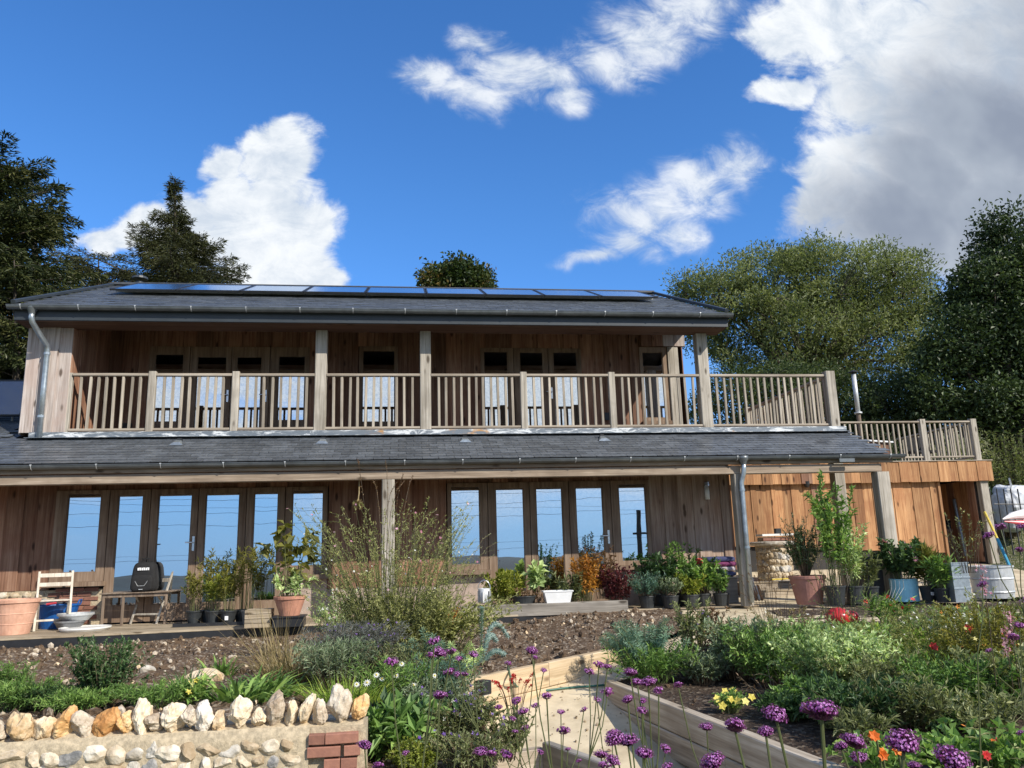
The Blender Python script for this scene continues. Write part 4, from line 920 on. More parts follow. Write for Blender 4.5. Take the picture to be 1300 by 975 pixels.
def clods(A, B, amp, f, seed):
    P = np.stack([A.ravel(), B.ravel(), np.zeros(A.size)], 1)
    n = smooth_noise(P, f, seed) * .5 + np.abs(smooth_noise(P, f * 2.7, seed + 1)) * .5 + smooth_noise(P, f * 6.3, seed + 2) * .3
    return (n * amp).reshape(A.shape)
TL0, TL1 = np.array([.42, 7.37]), np.array([2.42, 9.22])            # pale timber edging left of the path
SR0, SR1 = np.array([1.96, 7.98]), np.array([2.52, 4.0])            # stacked sleepers right of the path
def tl_x(Y): return np.interp(Y, [5.2, 6.4, 7.37, 9.22, 10.6, 12.7], [.62, .62, .42, 2.42, 3.9, 4.4])
def dk_y(X): return np.interp(X, [-12, -8, 0, 1.0, 4.3, 5.3], [11.65, 12.05, 12.85, 12.95, 13.1, 12.75])
def left_z(X, Y):
    z = np.interp(Y, [5.4, 6.2, 8, 10.5, 12.2, 13], [-.13, -.10, -.13, -.13, -.16, -.12])
    z = z + .10 * sstep(X, 1.2, 3.2) * sstep(Y, 9, 11.5)
    z = np.where((X > -.30) & (Y < 7.3), np.minimum(z, -.16 - .27 * sstep(7.2 - Y, 0, 1.8)), z)
    return z
def right_z(X, Y):
    z = np.interp(Y, [3.5, 7.5, 9.5, 12.2], [-.36, -.34, -.20, -.10]); return z + .05 * sstep(X, 3, 6)
sheet('soil_bed', -12, 5.4, 5.30, 13.15, .048, lambda A, B: left_z(A, B) + clods(A, B, .05, 5.5, 3),
      lambda x, y: (y < dk_y(x) + .1) & (x < tl_x(y) - .03) & ((x < -.27) | (y > 5.3)) & (y > 5.50 - .3 * (x > -.27)), 'soil')
def bed_in(x, y):
    sx_ = np.interp(y, [3.5, 4.0, 7.98, 8.3, 9.8, 11.0, 12.0], [2.6, 2.52, 1.98, 2.3, 3.4, 4.1, 5.2]); return (x > sx_ + .05) & (y < np.interp(x, [2, 3.2, 5.2, 5.7, 12], [9.0, 9.6, 9.9, 12.5, 12.5]))
sheet('planting_bed', 1.9, 12, 3.0, 12.7, .05, lambda A, B: right_z(A, B) + clods(A, B, .03, 5, 9), bed_in, 'soil_dark')
sheet('gravel_path', .2, 9.5, 2.0, 14.1, .06, lambda A, B: path_z(B) - .004 + clods(A, B, .006, 2.0, 5), lambda x, y: ((y < 12.75) | (x > 4.3)) & (x > tl_x(y) - .06), 'hoggin')
sheet('patio', 4.4, 14.8, 13.0, 19.2, .2, lambda A, B: np.interp(B, [13, 14.1, 17, 19.2], [-.035, -.025, .1, .35]) + 0 * A, lambda x, y: (y > 14.05) | (x > 9.0), 'hoggin')
# stones lying in the turned soil
def pebbles(name, n, xr, yr, zf, ok, m, s0, s1, seed):
    r = np.random.default_rng(seed); V0, F0 = ico(1); xs = r.uniform(*xr, n); ys = yr[0] + (yr[1] - yr[0]) * r.uniform(0, 1, n); k_ = ok(xs, ys); xs, ys = xs[k_], ys[k_]; n = len(xs)
    S = (s0 + (s1 - s0) * r.uniform(0, 1, n) ** 3)[:, None, None] * r.uniform(.6, 1.2, (n, 1, 3))
    V = V0[None] * (1 + .25 * r.normal(size=(n, len(V0), 1))) * S; V += np.stack([xs, ys, zf(xs, ys) + S[:, 0, 2] * .35], 1)[:, None]
    F = (F0[None] + (np.arange(n) * len(V0))[:, None, None]).reshape(-1, 3)
    o = part(name, V.reshape(-1, 3), [F], m, None, origin=(0, 0, 0)); o['kind'] = 'stuff'; return o
bedok = lambda x, y: (y < dk_y(x) - .02) & (x < tl_x(y) - .12) & (y > 5.75)
pebbles('soil_clods', 6000, (-9, 4.2), (5.6, 13), lambda x, y: left_z(x, y), bedok, 'soil', .006, .060, 1)
pebbles('pale_stones', 900, (-9, 4.2), (5.6, 13), lambda x, y: left_z(x, y) + .012, bedok, 'stone_cream', .003, .028, 2)
pebbles('brown_stones', 1300, (-9, 4.2), (5.6, 13), lambda x, y: left_z(x, y) + .012, bedok, 'rubble', .007, .042, 3)
pebbles('bark_chips', 2500, (2, 9), (3.6, 12.4), lambda x, y: right_z(x, y), bed_in, 'soil', .006, .025, 4)
pebbles('path_grit', 2500, (.3, 6), (4.5, 12.8), lambda x, y: path_z(y), lambda x, y: (x > tl_x(y) + .1), 'rubble', .003, .018, 5)
n = 260; lx = rng.uniform(.4, 5.5, n); ly = rng.uniform(5.5, 12.6, n); k_ = lx > tl_x(ly) + .12; lx, ly = lx[k_], ly[k_]; n = len(lx)
V, F, a = leaf_geo(np.stack([lx, ly, path_z(ly) + .012], 1), np.stack([rng.normal(size=n), rng.normal(size=n), rng.normal(size=n) * .12], 1), np.array([[0, 0, 1.0]]).repeat(n, 0) + rng.normal(size=(n, 3)) * .15, rng.uniform(.02, .06, n), rng.uniform(.012, .03, n))
o = part('fallen_leaves', V, [F], 'russet', None, False, a, origin=(0, 0, 0)); o['kind'] = 'stuff'
# ---------------------------------------------------------------- deck
dk = thing('timber_deck', (-2, 13.2, -.1), 'weathered timber deck along the front of the house edged with black membrane', 'deck')
n_ = 13
for i in range(n_):                                  # boards run along the house; the front edge is very slightly skewed
    f0, f1 = i / n_, (i + .94) / n_
    def yy_(x, f): return dk_y(x) + (YW + .05 - dk_y(x)) * f
    for a, b in ((-10.5, -4.1), (-4.09, .6), (.61, 4.3)):
        v = [(a, yy_(a, f0), 0), (b, yy_(b, f0), 0), (b, yy_(b, f1), 0), (a, yy_(a, f1), 0)]
        q = MB(); q.add([(x, y, -.028) for x, y, z in v] + v, [(3, 2, 1, 0), (4, 5, 6, 7), (0, 1, 5, 4), (1, 2, 6, 5), (2, 3, 7, 6), (3, 0, 4, 7)]); q.obj('plank', 'deck_wood', dk)
for a, b in ((-10.5, -4), (-4, .6), (.6, 4.3)):
    q = MB(); q.bar((a, dk_y(a) + .03, -.13), (b, dk_y(b) + .03, -.13), .05, .2, (0, 0, 1), .003); q.obj('edge_membrane', 'black_plastic', dk)
boxo('deck_base', 'black_plastic', dk, -10.5, 4.3, 13.0, YW, -.25, -.03)
dk2 = thing('timber_deck', (5, 13.3, -.05), 'pale deck boards between the porch posts beside the house corner', 'deck')
for i in range(7): q = MB(); q.bar((4.33, 13.16 + i * .15, -.018), (9.4 if i > 9 else 5.9, 13.16 + i * .15, -.018), .142, .028, (0, 0, 1), .004); q.obj('plank', 'deck_wood', dk2)
q = MB(); q.bar((4.33, 13.09, -.10), (5.3, 13.09, -.10), .04, .13, (0, 0, 1), .003); q.obj('edge_membrane', 'black_plastic', dk2)
dk3 = thing('timber_deck', (8, 13.2, -.05), 'narrow deck with a black edge under the pots at the right', 'deck')
for i in range(8): q = MB(); q.bar((7.1, 12.9 + i * .15 - .0, -.018), (9.6, 12.64 + i * .15, -.018), .142, .028, (0, 0, 1), .004); q.obj('plank', 'deck_wood', dk3)
q = MB(); q.bar((7.1, 12.85, -.13), (9.6, 12.59, -.13), .05, .19, (0, 0, 1), .003); q.obj('edge_membrane', 'black_plastic', dk3)
# ---------------------------------------------------------------- sleepers
def sleeper(label, p0, p1, w, h, m, bracing=None, group=None):
    t = thing('timber_sleeper', ((p0[0] + p1[0]) / 2, (p0[1] + p1[1]) / 2, min(p0[2], p1[2]) - h / 2), label, 'sleeper', group)
    d = Vector(p1) - Vector(p0); ln = d.length; L = ln / 2; b = MB(); b.bar((-L, 0, 0), (L, 0, 0), w, h, (0, 0, 1), .008)
    me = b.mesh('timber', m); o = bpy.data.objects.new('timber', me); COL.objects.link(o); o.location = (Vector(p0) + Vector(p1)) / 2
    o.rotation_euler = d.to_track_quat('X', 'Z').to_euler(); attach(o, t); return t
u_ = (TL1 - TL0) / np.linalg.norm(TL1 - TL0)
pa = TL0 + u_ * 1.30
sleeper('new pale timber edging left of the path, nearer length with the black cube lamp', (TL0[0], TL0[1], -.235), (pa[0], pa[1], -.235), .09, .23, 'sleeper_new')
sleeper('new pale timber edging left of the path, farther length running up to the bed corner', (pa[0] + .004, pa[1] + .004, -.232), (TL1[0], TL1[1], -.232), .09, .23, 'sleeper_new')
sleeper('lower pale timber edging course under the nearer length with the cube lamp', (TL0[0] - .01, TL0[1] - .01, -.47), (pa[0] + .3, pa[1] + .28, -.47), .095, .235, 'sleeper_new')
u2 = (SR1 - SR0) / np.linalg.norm(SR1 - SR0); ss_ = [0, 2.0, 4.0]
for j, zc in enumerate((-.375, -.58)):
    for k in range(2):
        a = SR0 + u2 * (ss_[k] + (.25 if j and k else 0)); b = SR0 + u2 * (ss_[k + 1] - .004 + (.25 if j and k == 0 else 0)); dx = .006 * j
        sleeper('aged sleeper edging the right bed, %s course, %s length' % (('top', 'bottom')[j], ('farther', 'nearer')[k]), (a[0] - dx, a[1], zc), (b[0] - dx, b[1], zc), .10, .2, 'sleeper_aged', None)
sleeper('grey weathered sleeper lying on the deck behind the turned soil', (.75, 13.08, .06), (3.56, 13.05, .06), .2, .19, 'sleeper_grey')
sleeper('short aged sleeper at the bottom edge with a pale top in the near flower bed', on(560, 985, -.62), on(688, 966, -.62), .10, .2, 'sleeper_aged')
pz = on(690, 968, -.62); sleeper('grey sleeper end jutting over the bottom edge of the path', (pz[0] + .03, pz[1], -.60), (pz[0] + .34, pz[1] - .75, -.60), .08, .26, 'sleeper_grey')

# ================================================================== FLINT WALL
fw = thing('flint_wall', (-2.5, 5.45, -.8), 'flint and mortar retaining wall topped with upright pale and orange stones', 'wall')
FY = 5.38                                            # face of the wall
xs = np.arange(-5.2, -.60, .03); zs = np.arange(-.86, -.045, .03); A, B = np.meshgrid(xs, zs)
Pn = np.stack([A.ravel(), B.ravel(), 0 * A.ravel()], 1)
dep = .012 * smooth_noise(Pn, 7, 21) + .006 * smooth_noise(Pn, 25, 22)
V = np.stack([A.ravel(), FY + dep * 1.4 + np.clip((B.ravel() + .12) / .08, 0, 1) ** 2 * .05, B.ravel()], 1)
core = part('mortar_face', V, [grid_faces(*A.shape)], 'mortar', fw, True)
q = MB(); q.box(-5.2, -.615, FY + .04, FY + .30, -.86, -.06); q.box(-.615, -.262, FY + .03, FY + .30, -.86, -.065); q.obj('mortar_core', 'mortar', fw)
xs = np.arange(-5.2, -.26, .04); ys = np.arange(FY + .03, FY + .34, .04); A, B = np.meshgrid(xs, ys); Pn = np.stack([A.ravel(), B.ravel(), 0 * A.ravel()], 1)
part('mortar_bed', np.stack([A.ravel(), B.ravel(), -.034 + .020 * smooth_noise(Pn, 6, 31) - .065 * np.clip((FY + .12 - B.ravel()) / .10, 0, 1) ** 1.5], 1), [grid_faces(*A.shape)], 'mortar', fw, True)
FL2 = [stone_mesh('flint', (.070, .052, .060), 140 + i, ['flint_tan', 'flint_pale', 'flint_tan', 'flint_tan', 'flint_grey', 'flint_tan'][i % 6], 3, .2, 5) for i in range(14)]
k = 0
for r, zc in enumerate((-.150, -.240, -.328, -.415, -.50)):
    x = -3.6 + (.07 if r % 2 else 0)
    while x < (-.70 if r < 3 else -.62):
        w = random.uniform(.62, 1.25); x += .056 * w
        inst('flint', FL2[k % 14], core, (x, FY + .024, zc + random.uniform(-.014, .014)), (random.uniform(-.25, .25), random.uniform(-.5, .5), random.uniform(-.3, .3)), (w * 1.05, 1.15, random.uniform(.75, 1.08)))
        x += .056 * w + random.uniform(.002, .018); k += 1 + random.randrange(3)
# brick quoin
bq = MB(); bq.bar((-.1, 0, 0), (.1, 0, 0), .1, .062, (0, 0, 1), .005); BQ = bq.mesh('brick', 'brick'); bh = MB(); bh.bar((-.048, 0, 0), (.048, 0, 0), .1, .062, (0, 0, 1), .005); BH = bh.mesh('brick', 'brick')
for r in range(5):
    z = -.128 - r * .0735; off = 0 if r % 2 else .0
    if r % 2 == 0: lay = [(-.50, BQ), (-.345, BH)] if r else [(-.565, BH), (-.41, BQ)]
    else: lay = [(-.52, BQ), (-.345, BH)]
    if r >= 2: lay = [(-.43, BQ), (-.30, BH)] if r % 2 else [(-.465, BH), (-.36, BH)]
    for xx, me in lay: inst('brick', me, fw, (xx + random.uniform(-.004, .004), FY + .03 + random.uniform(-.004, .003), z), (0, random.uniform(-.02, .02), random.uniform(-.02, .02)))
# coping: x left, x right, top, base (photo points) and colour
COP = [(-22, 8, 918, 940, 'w'), (10, 45, 904, 941, 'c'), (41, 68, 910, 939, 'c'), (67, 97, 898, 935, 'o'), (88, 118, 905, 936, 'w'), (119, 153, 896, 934, 'o'), (149, 170, 906, 929, 'o'), (168, 191, 892, 932, 'c'),
       (183, 209, 906, 928, 'w'), (208, 236, 892, 930, 'c'), (228, 251, 899, 922, 'w'), (246, 270, 892, 926, 'w'), (269, 288, 900, 926, 'c'), (290, 317, 887, 922, 'c'), (318, 336, 900, 924, 'c'), (337, 362, 877, 921, 'w2'),
       (362, 379, 889, 919, 'c'), (380, 397, 881, 919, 'c'), (398, 414, 887, 917, 'w'), (417, 446, 870, 914, 'w'), (448, 468, 883, 917, 'o2')]
for i, (xa, xb, yt, yb, c) in enumerate(COP):
    yb += 3; p = at((xa + xb) / 2, yb, FY + .10); q = at((xa + xb) / 2, yt, FY + .10); wid = at(xb, yb, FY + .1)[0] - at(xa, yb, FY + .1)[0]; hgt = q[2] - p[2]
    me = stone_mesh('coping_stone', (wid * .53, .08, hgt * .53), 300 + i * 7, {'o': 'stone_orange', 'o2': 'stone_orange', 'c': 'stone_cream', 'w': 'stone_white', 'w2': 'stone_white'}[c], 4, .26, 5)
    o = inst('coping_stone', me, fw, ((p[0] + q[0]) / 2, FY + .11, p[2] + hgt * .5), (random.uniform(-.15, .15), random.uniform(-.05, .28), random.uniform(-.3, .3)))

# ================================================================== PEOPLE'S THINGS ON THE DECK
def pot(t, p, r0, r1, h, m, soil=True, rim=.0, name='pot', seg=24, thick=.012, ribs=0):
    prof = [(0, 0), (r0, 0)]
    if ribs:
        for k in range(1, ribs + 1):
            f = k / (ribs + 1.4); rr = r0 + (r1 - r0) * f; prof += [(rr, h * f - .006), (rr + .007, h * f), (rr + .002, h * f + .01)]
    if rim: prof += [(r1 - rim * .1, h - rim * 1.2), (r1 + rim * .25, h - rim * 1.1), (r1 + rim * .35, h - .005), (r1 + rim * .2, h)]
    else: prof += [(r1 - .004, h - .02), (r1, h - .015), (r1, h)]
    prof += [(r1 - thick, h), (r1 - thick - .005, h - .05)]
    if not soil: prof += [(r0 - thick, thick + .004), (0, thick)]
    b = MB(); b.lathe(prof, p, seg); b.obj(name, m, t, False if seg < 20 else False)
    if soil: b = MB(); b.lathe([(0, h - .035), (r1 - thick - .003, h - .04)], p, seg); b.obj('compost', 'soil_pot', t)
t = thing('terracotta_pot', at(21, 806, 12.38), 'large pale terracotta pot with a rolled rim at the left end of the deck', 'plant pot')
p = on(16, 805, 0.002); pot(t, p, .215, .315, .50, 'terracotta_pale', True, .045, 'pot', 32, .02, 2)
def folding_chair(t, p, yaw, m, w=.44, seat_h=.45, back_h=.86):
    c, s = math.cos(yaw), math.sin(yaw)
    def T(x, y, z): return (p[0] + x * c - y * s, p[1] + x * s + y * c, p[2] + z)
    up = (c, s, 0)
    for sx in (-w / 2, w / 2):
        baro('leg', m, t, T(sx, -.20, 0), T(sx, .18, back_h), .022, .034, up, .004)
        baro('leg', m, t, T(sx * .88, .24, 0), T(sx * .88, -.17, seat_h - .01), .022, .034, up, .004)
    for k in range(5): baro('seat_slat', m, t, T(-w / 2 + .015, -.17 + k * .082, seat_h), T(w / 2 - .015, -.17 + k * .082, seat_h), .062, .016, (0, 0, 1), .003)
    for z in (.68, .82): f = z / back_h; baro('back_slat', m, t, T(-w / 2 + .012, -.2 + .38 * f, z), T(w / 2 - .012, -.2 + .38 * f, z), .016, .06, (0, 0, 1), .003)
    baro('stretcher', m, t, T(-w / 2 + .012, -.13, .15), T(w / 2 - .012, -.13, .15), .02, .03, (0, 0, 1), .003)
t = thing('folding_chair', on(66, 797, 0), 'cream painted folding chair with slatted back beside the large terracotta pot', 'chair')
p = at(66, 790, 13.55); p[2] = .002; folding_chair(t, p, .39, 'chair_cream', .46, .44, .88)
t = thing('folding_chair', on(3, 796, 0), 'cream folding chair cut off by the left picture edge beyond the pot', 'chair'); p = at(-34, 790, 13.5); p[2] = .002; folding_chair(t, p, .40, 'chair_cream', .50, .44, .88)
def tub(name, label, p, r0, r1, h, m, extras=True, sx=1.0):
    t = thing(name, p, label, 'bucket'); b = MB(); b.lathe([(0, 0), (r0, 0), (r1, h), (r1 + .012, h), (r1 + .012, h - .02), (r1 - .008, h - .02), (r0 - .01, .012), (0, .012)], p, 22, sx, 1); b.obj('tub_body', m, t)
    if extras:
        for s in (-1, 1):
            q = MB(); q.tube([p + np.array([s * r1 * sx, -.06, h]), p + np.array([s * (r1 * sx + .02), -.05, h + .06]), p + np.array([s * (r1 * sx + .02), .05, h + .06]), p + np.array([s * r1 * sx, .06, h])], .013, 6); q.obj('handle', m, t)
    return t
p = at(73, 780, 13.87); p[2] = .002; tub('garden_tub', 'flexible blue tub behind the cream folding chair on the deck', p, .20, .27, .36, 'blue_plastic', True, 1.15)
t = thing('red_trowel', p + np.array([0, 0, .38]), 'red handled tool lying across the blue tub', 'tool')
q = MB(); q.tube([p + np.array([-.16, -.05, .37]), p + np.array([-.02, -.02, .385])], .018, 8); q.obj('handle', 'red_plastic', t); q = MB(); q.tube([p + np.array([-.02, -.02, .385]), p + np.array([.14, .03, .37])], [.012, .03], 6); q.obj('blade', 'steel', t)
p = on(88, 799, .002)
t = thing('bowl_planter', p, 'dark grey bowl on the deck under a lighter grey bowl', 'bowl'); q = MB(); q.lathe([(0, 0), (.15, 0), (.215, .11), (.225, .11), (.225, .135), (.21, .135), (.15, .02), (0, .02)], p, 26); q.obj('bowl_body', 'grey_ceramic', t)
t = thing('bowl_planter', p + np.array([.06, .02, .12]), 'lighter grey shallow bowl stacked on the dark grey bowl', 'bowl'); q = MB(); q.lathe([(0, 0), (.18, 0), (.25, .08), (.262, .08), (.262, .11), (.248, .11), (.18, .02), (0, .02)], p + np.array([.07, .02, .13]), 26); q.obj('bowl_body', 'pot_grey' if False else 'zinc_light', t)
p = on(108, 800, .002); t = thing('round_tray', p, 'white round tray lying on the deck in front of the bowls', 'tray'); q = MB(); q.lathe([(0, .035), (.30, .035), (.34, .05), (.36, .05), (.36, .03), (.33, .0), (0, 0)], p, 36); q.obj('tray_body', 'white_ceramic', t)
# low table, chair and rucksack
t = thing('coffee_table', on(174, 795, 0), 'low slatted brown wooden table on the deck before the left windows', 'table'); p = on(172, 793, .002); TW = .53
for k in range(5): baro('table_slat', 'chair_brown', t, (p[0] - TW, p[1] - .12 + k * .1, .505), (p[0] + TW, p[1] - .12 + k * .1, .505), .085, .018, (0, 0, 1), .003)
baro('apron', 'chair_brown', t, (p[0] - TW + .04, p[1] - .12, .465), (p[0] + TW - .04, p[1] - .12, .465), .02, .055)
for sx in (-.48, -.18, .48): baro('leg', 'chair_brown', t, (p[0] + sx, p[1] - .11, .0), (p[0] + sx, p[1] - .11, .49), .042, .042)
for sx in (-.48, .48): baro('leg', 'chair_brown', t, (p[0] + sx, p[1] + .3, .0), (p[0] + sx, p[1] + .3, .49), .042, .042)
t = thing('folding_chair', on(196, 792, 0), 'weathered brown folding chair behind the low table holding a black rucksack', 'chair'); pc = on(192, 791, .002); folding_chair(t, pc, -.35, 'oak_grey', .48, .47, .90)
pk = at(183, 752, pc[1] - .12)
t = thing('rucksack', pk, 'black rucksack with a small white emblem leaning on the brown folding chair', 'bag')
V, F = ico(3); V = V.copy(); V = np.sign(V) * np.abs(V) ** .42; Vn = V * np.array([.195, .12, .245]); Vn[:, 0] *= 1 - .14 * (Vn[:, 2] / .245); Vn += np.array([0, 0, .245]); part('bag_body', Vn + pk, [F], 'fabric_black', t, True)
V2 = V * np.array([.17, .055, .13]) + np.array([0, -.135, .15]); part('front_pocket', V2 + pk, [F], 'fabric_black', t, True)
q = MB(); q.tube([pk + np.array([-.06, -.02, .48]), pk + np.array([-.05, -.03, .54]), pk + np.array([.05, -.03, .54]), pk + np.array([.06, -.02, .48])], .012, 6); q.obj('grab_handle', 'fabric_black', t)
q = MB(); 
for k, (dx, w) in enumerate(((-.085, .028), (-.05, .02), (-.022, .026), (.012, .02), (.04, .026), (.075, .02))):
    q.box(pk[0] + dx, pk[0] + dx + w, pk[1] - .137, pk[1] - .130, pk[2] + .355, pk[2] + .395)
    if k % 2: q.box(pk[0] + dx - .01, pk[0] + dx + w, pk[1] - .138, pk[1] - .131, pk[2] + .387, pk[2] + .398)
q.obj('emblem', 'logo_white', t)
q = MB(); q.tube([pk + np.array([-.10, -.185, .19]), pk + np.array([-.05, -.195, .11]), pk + np.array([.05, -.195, .11]), pk + np.array([.10, -.185, .19])], .004, 5); q.box(pk[0] - .03, pk[0] + .03, pk[1] - .2, pk[1] - .185, pk[2] + .05, pk[2] + .06); q.obj('piping', 'zinc_light', t)
# nursery pots of bamboo on a tray
pt = on(278, 794, 0); t = thing('plant_tray', pt, 'long black tray holding the pots of yellowing bamboo', 'tray'); q = MB(); q.box(pt[0] - .67, pt[0] + .62, pt[1] - .06, pt[1] + .42, .001, .012); q.box(pt[0] - .67, pt[0] + .62, pt[1] - .06, pt[1] - .045, .012, .05); q.box(pt[0] - .67, pt[0] - .655, pt[1] - .045, pt[1] + .42, .012, .05); q.box(pt[0] + .605, pt[0] + .62, pt[1] - .045, pt[1] + .42, .012, .05); q.obj('tray_body', 'black_plastic', t)
BAM = [(246, 0, .62, 'leftmost, in front'), (270, .0, .55, 'second along the front'), (290, -.01, .62, 'with a white plant label, third along the front'), (316, .0, .95, 'in a grey pot at the right end'), (258, .24, .95, 'behind at the left'), (281, .24, .82, 'behind in the middle'), (303, .24, 1.0, 'behind at the right')]
for i, (px, dy, h, w_) in enumerate(BAM):
    p = on(px, 792, .014); p = p + np.array([0, dy, 0]); t = thing('potted_bamboo', p, 'yellowing potted bamboo on the black tray, %s' % w_, 'potted plant')
    pot(t, p, .09, .12, .20, 'pot_grey' if i == 3 else 'pot_black', True, .02, 'pot', 18)
    bush('x', '', '', p + np.array([0, 0, .17]), .22 if h < .9 else .17, h, 14, 34 if h < .9 else 22, (.085, .017), 'bamboo_leaf' if i != 1 else 'green_lime', 'stem_green', parent=t, lift=.9, top=.5, jit=.04, start=.3 if h < .9 else .45, up=-.1)
    if i == 2: q = MB(); q.box(p[0] - .03, p[0] + .02, p[1] - .128, p[1] - .122, .08, .14); q.obj('plant_label', 'logo_white', t)
# terracotta with tall plant on a crate
p = on(365, 796, 0); t = thing('black_crate', p, 'low black crate holding up the terracotta pot before the left doors', 'crate'); q = MB(); q.box(p[0] - .22, p[0] + .22, p[1], p[1] + .34, .0, .13); q.box(p[0] - .24, p[0] + .24, p[1] - .02, p[1] + .36, .13, .15); q.obj('crate_body', 'black_plastic', t)
for k in range(4): boxo('slat', 'deck_wood', thing('timber_block', (p[0] - .42, p[1] + .1, .0), 'stack of short timber blocks left of the terracotta pot', 'block') if k == 0 else bpy.data.objects['timber_block'], p[0] - .62, p[0] - .26, p[1] + .05, p[1] + .40, .002 + k * .065, .06 + k * .065)
pp = p + np.array([0, .17, .152]); t = thing('potted_sunflower', pp, 'tall yellowing plant in an orange terracotta pot on the black crate', 'potted plant'); pot(t, pp, .145, .225, .28, 'terracotta', True, .04, 'pot', 28)
bush('x', '', '', pp + np.array([0, 0, .25]), (.40, .25), 1.12, 7, 13, (.17, .11), 'bamboo_leaf', 'stem_green', parent=t, lift=.9, top=.5, sr=.009, start=.25, up=-.6)
bush('x', '', '', pp + np.array([0, 0, .25]), (.30, .25), .45, 12, 16, (.11, .05), 'pale_green', 'stem_green', parent=t, lift=.6, up=-.2)
# jar lantern, trough and the pots along the grey sleeper
p = at(615, 766, 13.0); t = thing('jar_lantern', p, 'glass jar lantern with a wire handle standing on the grey sleeper', 'lantern')
q = MB(); q.lathe([(0, .0), (.085, 0), (.10, .03), (.10, .2), (.085, .235), (.075, .235), (.09, .2), (.09, .03), (0, .01)], p, 18); q.obj('jar', 'zinc_light', t, True)
q = MB(); q.tube([p + np.array([-.1 * math.cos(a), 0, .22 + .14 * math.sin(a)]) for a in np.linspace(0, PI, 9)], .007, 5); q.obj('wire_handle', 'steel', t)
for k in range(7): a = k * .9; q = MB(); q.box(p[0] + .101 * math.cos(a) - .012, p[0] + .101 * math.cos(a) + .012, p[1] + .101 * math.sin(a) - .008, p[1] + .101 * math.sin(a) + .008, p[2] + .02, p[2] + .19); q.obj('glass_strip', 'white_ceramic' if k % 2 else 'pot_grey', t)
p = at(708, 763, 13.08); p[2] = .157; t = thing('white_trough', p, 'white plastic trough on the grey sleeper below the right windows', 'trough')
q = MB(); a, b, h = .19, .235, .19
q.add([(p[0] + x, p[1] + y, p[2] + z) for s, z in ((a, 0), (b, h), (b + .012, h), (b + .012, h - .02), (b - .012, h), (a - .005, .02)) for x, y in ((-s, -s * .45), (s, -s * .45), (s, s * .45), (-s, s * .45))],
      [(3, 2, 1, 0)] + [(i, (i + 1) % 4, 4 + (i + 1) % 4, 4 + i) for i in range(4)] + [(4 + i, 4 + (i + 1) % 4, 8 + (i + 1) % 4, 8 + i) for i in range(4)] + [(8 + i, 8 + (i + 1) % 4, 12 + (i + 1) % 4, 12 + i) for i in range(4)] + [(16 + i, 16 + (i + 1) % 4, 20 + (i + 1) % 4, 20 + i) for i in range(4)] + [(20, 21, 22, 23)]); q.obj('trough_body', 'white_plastic', t)
bush('potted_plant', 'withered brown seedlings in a dark pot left of the white trough', 'potted plant', (p[0] - .45, 13.3, .1), (.32, .14), .32, 26, 8, (.05, .03), 'russet', 'stem_brown')
p = np.array([p[0] - .52, 13.28, 0.002]); t = thing('dark_pot', p, 'dark green plastic pot behind the grey sleeper', 'plant pot'); pot(t, p, .15, .19, .27, 'pot_black', True, .02)
bush('choisya_shrub', 'yellow-green rounded shrub in front of the second right window', 'shrub', at(643, 770, 13.5), (.35, .28), .66, 70, 26, (.075, .03), 'green_lime', 'stem_brown', top=.45, flat=.3)
bush('cabbage_plant', 'young leafy potted plant between yellow-green shrub and white trough', 'potted plant', at(684, 752, 13.4), (.2, .18), .45, 10, 10, (.16, .09), 'pale_green', 'stem_green', up=.1)
bush('amaranth_plant', 'tall amber tasselled plant drooping over the grey sleeper', 'plant', at(744, 770, 13.38), (.28, .2), .85, 46, 34, (.075, .024), 'amber_leaf', 'stem_green', up=-.5, top=.55, start=.35)
bush('green_filler', 'green leafy plant at the foot of the amber plant', 'plant', at(728, 768, 13.3), (.3, .2), .55, 40, 18, (.09, .03), 'green_olive', 'stem_green')
bush('maroon_shrub', 'dark maroon leaved shrub at the right end of the grey sleeper', 'shrub', at(784, 770, 13.4), (.36, .28), .70, 60, 26, (.065, .04), 'maroon_leaf', 'stem_brown', top=.35)
bush('autumn_shrub', 'orange tinted leafy shrub between the amber plant and maroon shrub', 'shrub', at(765, 760, 13.5), (.26, .2), .85, 26, 20, (.07, .035), 'russet', 'stem_brown', top=.4)
# group of potted shrubs by the house corner
for (px, py, Y, rx, h, ns, per, lf, m, nm, lb) in (
    (822, 770, 13.25, .36, .42, 70, 26, (.055, .014), 'euphorbia_leaf', 'potted_shrub', 'blue green low potted shrub right of the maroon shrub'),
    (838, 764, 13.7, .36, .72, 50, 20, (.095, .05), 'green_dark', 'potted_shrub', 'dark glossy leaved potted shrub under the right window corner'),
    (868, 760, 13.6, .30, .92, 44, 22, (.08, .035), 'green_mid', 'potted_shrub', 'bright green taller potted shrub against the grey boards'),
    (893, 768, 13.3, .32, .60, 50, 22, (.10, .04), 'green_mid', 'potted_shrub', 'fresh green potted shrub with broad leaves near the stacked cushions'),
    (917, 770, 13.2, .20, .42, 30, 18, (.08, .035), 'green_mid', 'potted_shrub', 'small green potted plant before the cushions'),
    (852, 775, 13.1, .26, .34, 44, 20, (.05, .02), 'sage', 'potted_shrub', 'small grey green potted plant at the deck edge'),
    (878, 772, 13.15, .24, .36, 30, 16, (.09, .035), 'green_lime', 'potted_shrub', 'small yellow green potted plant at the deck edge')):
    p = at(px, py, Y); p[2] = .0; t = thing(nm, p, lb, 'potted plant'); pot(t, p + np.array([0, 0, .002]), .11, .14, .2, 'pot_black', True, .02, 'pot', 16)
    bush('x', '', '', p + np.array([0, 0, .16]), rx, h, ns, per, lf, m, 'stem_brown', parent=t, top=.35)
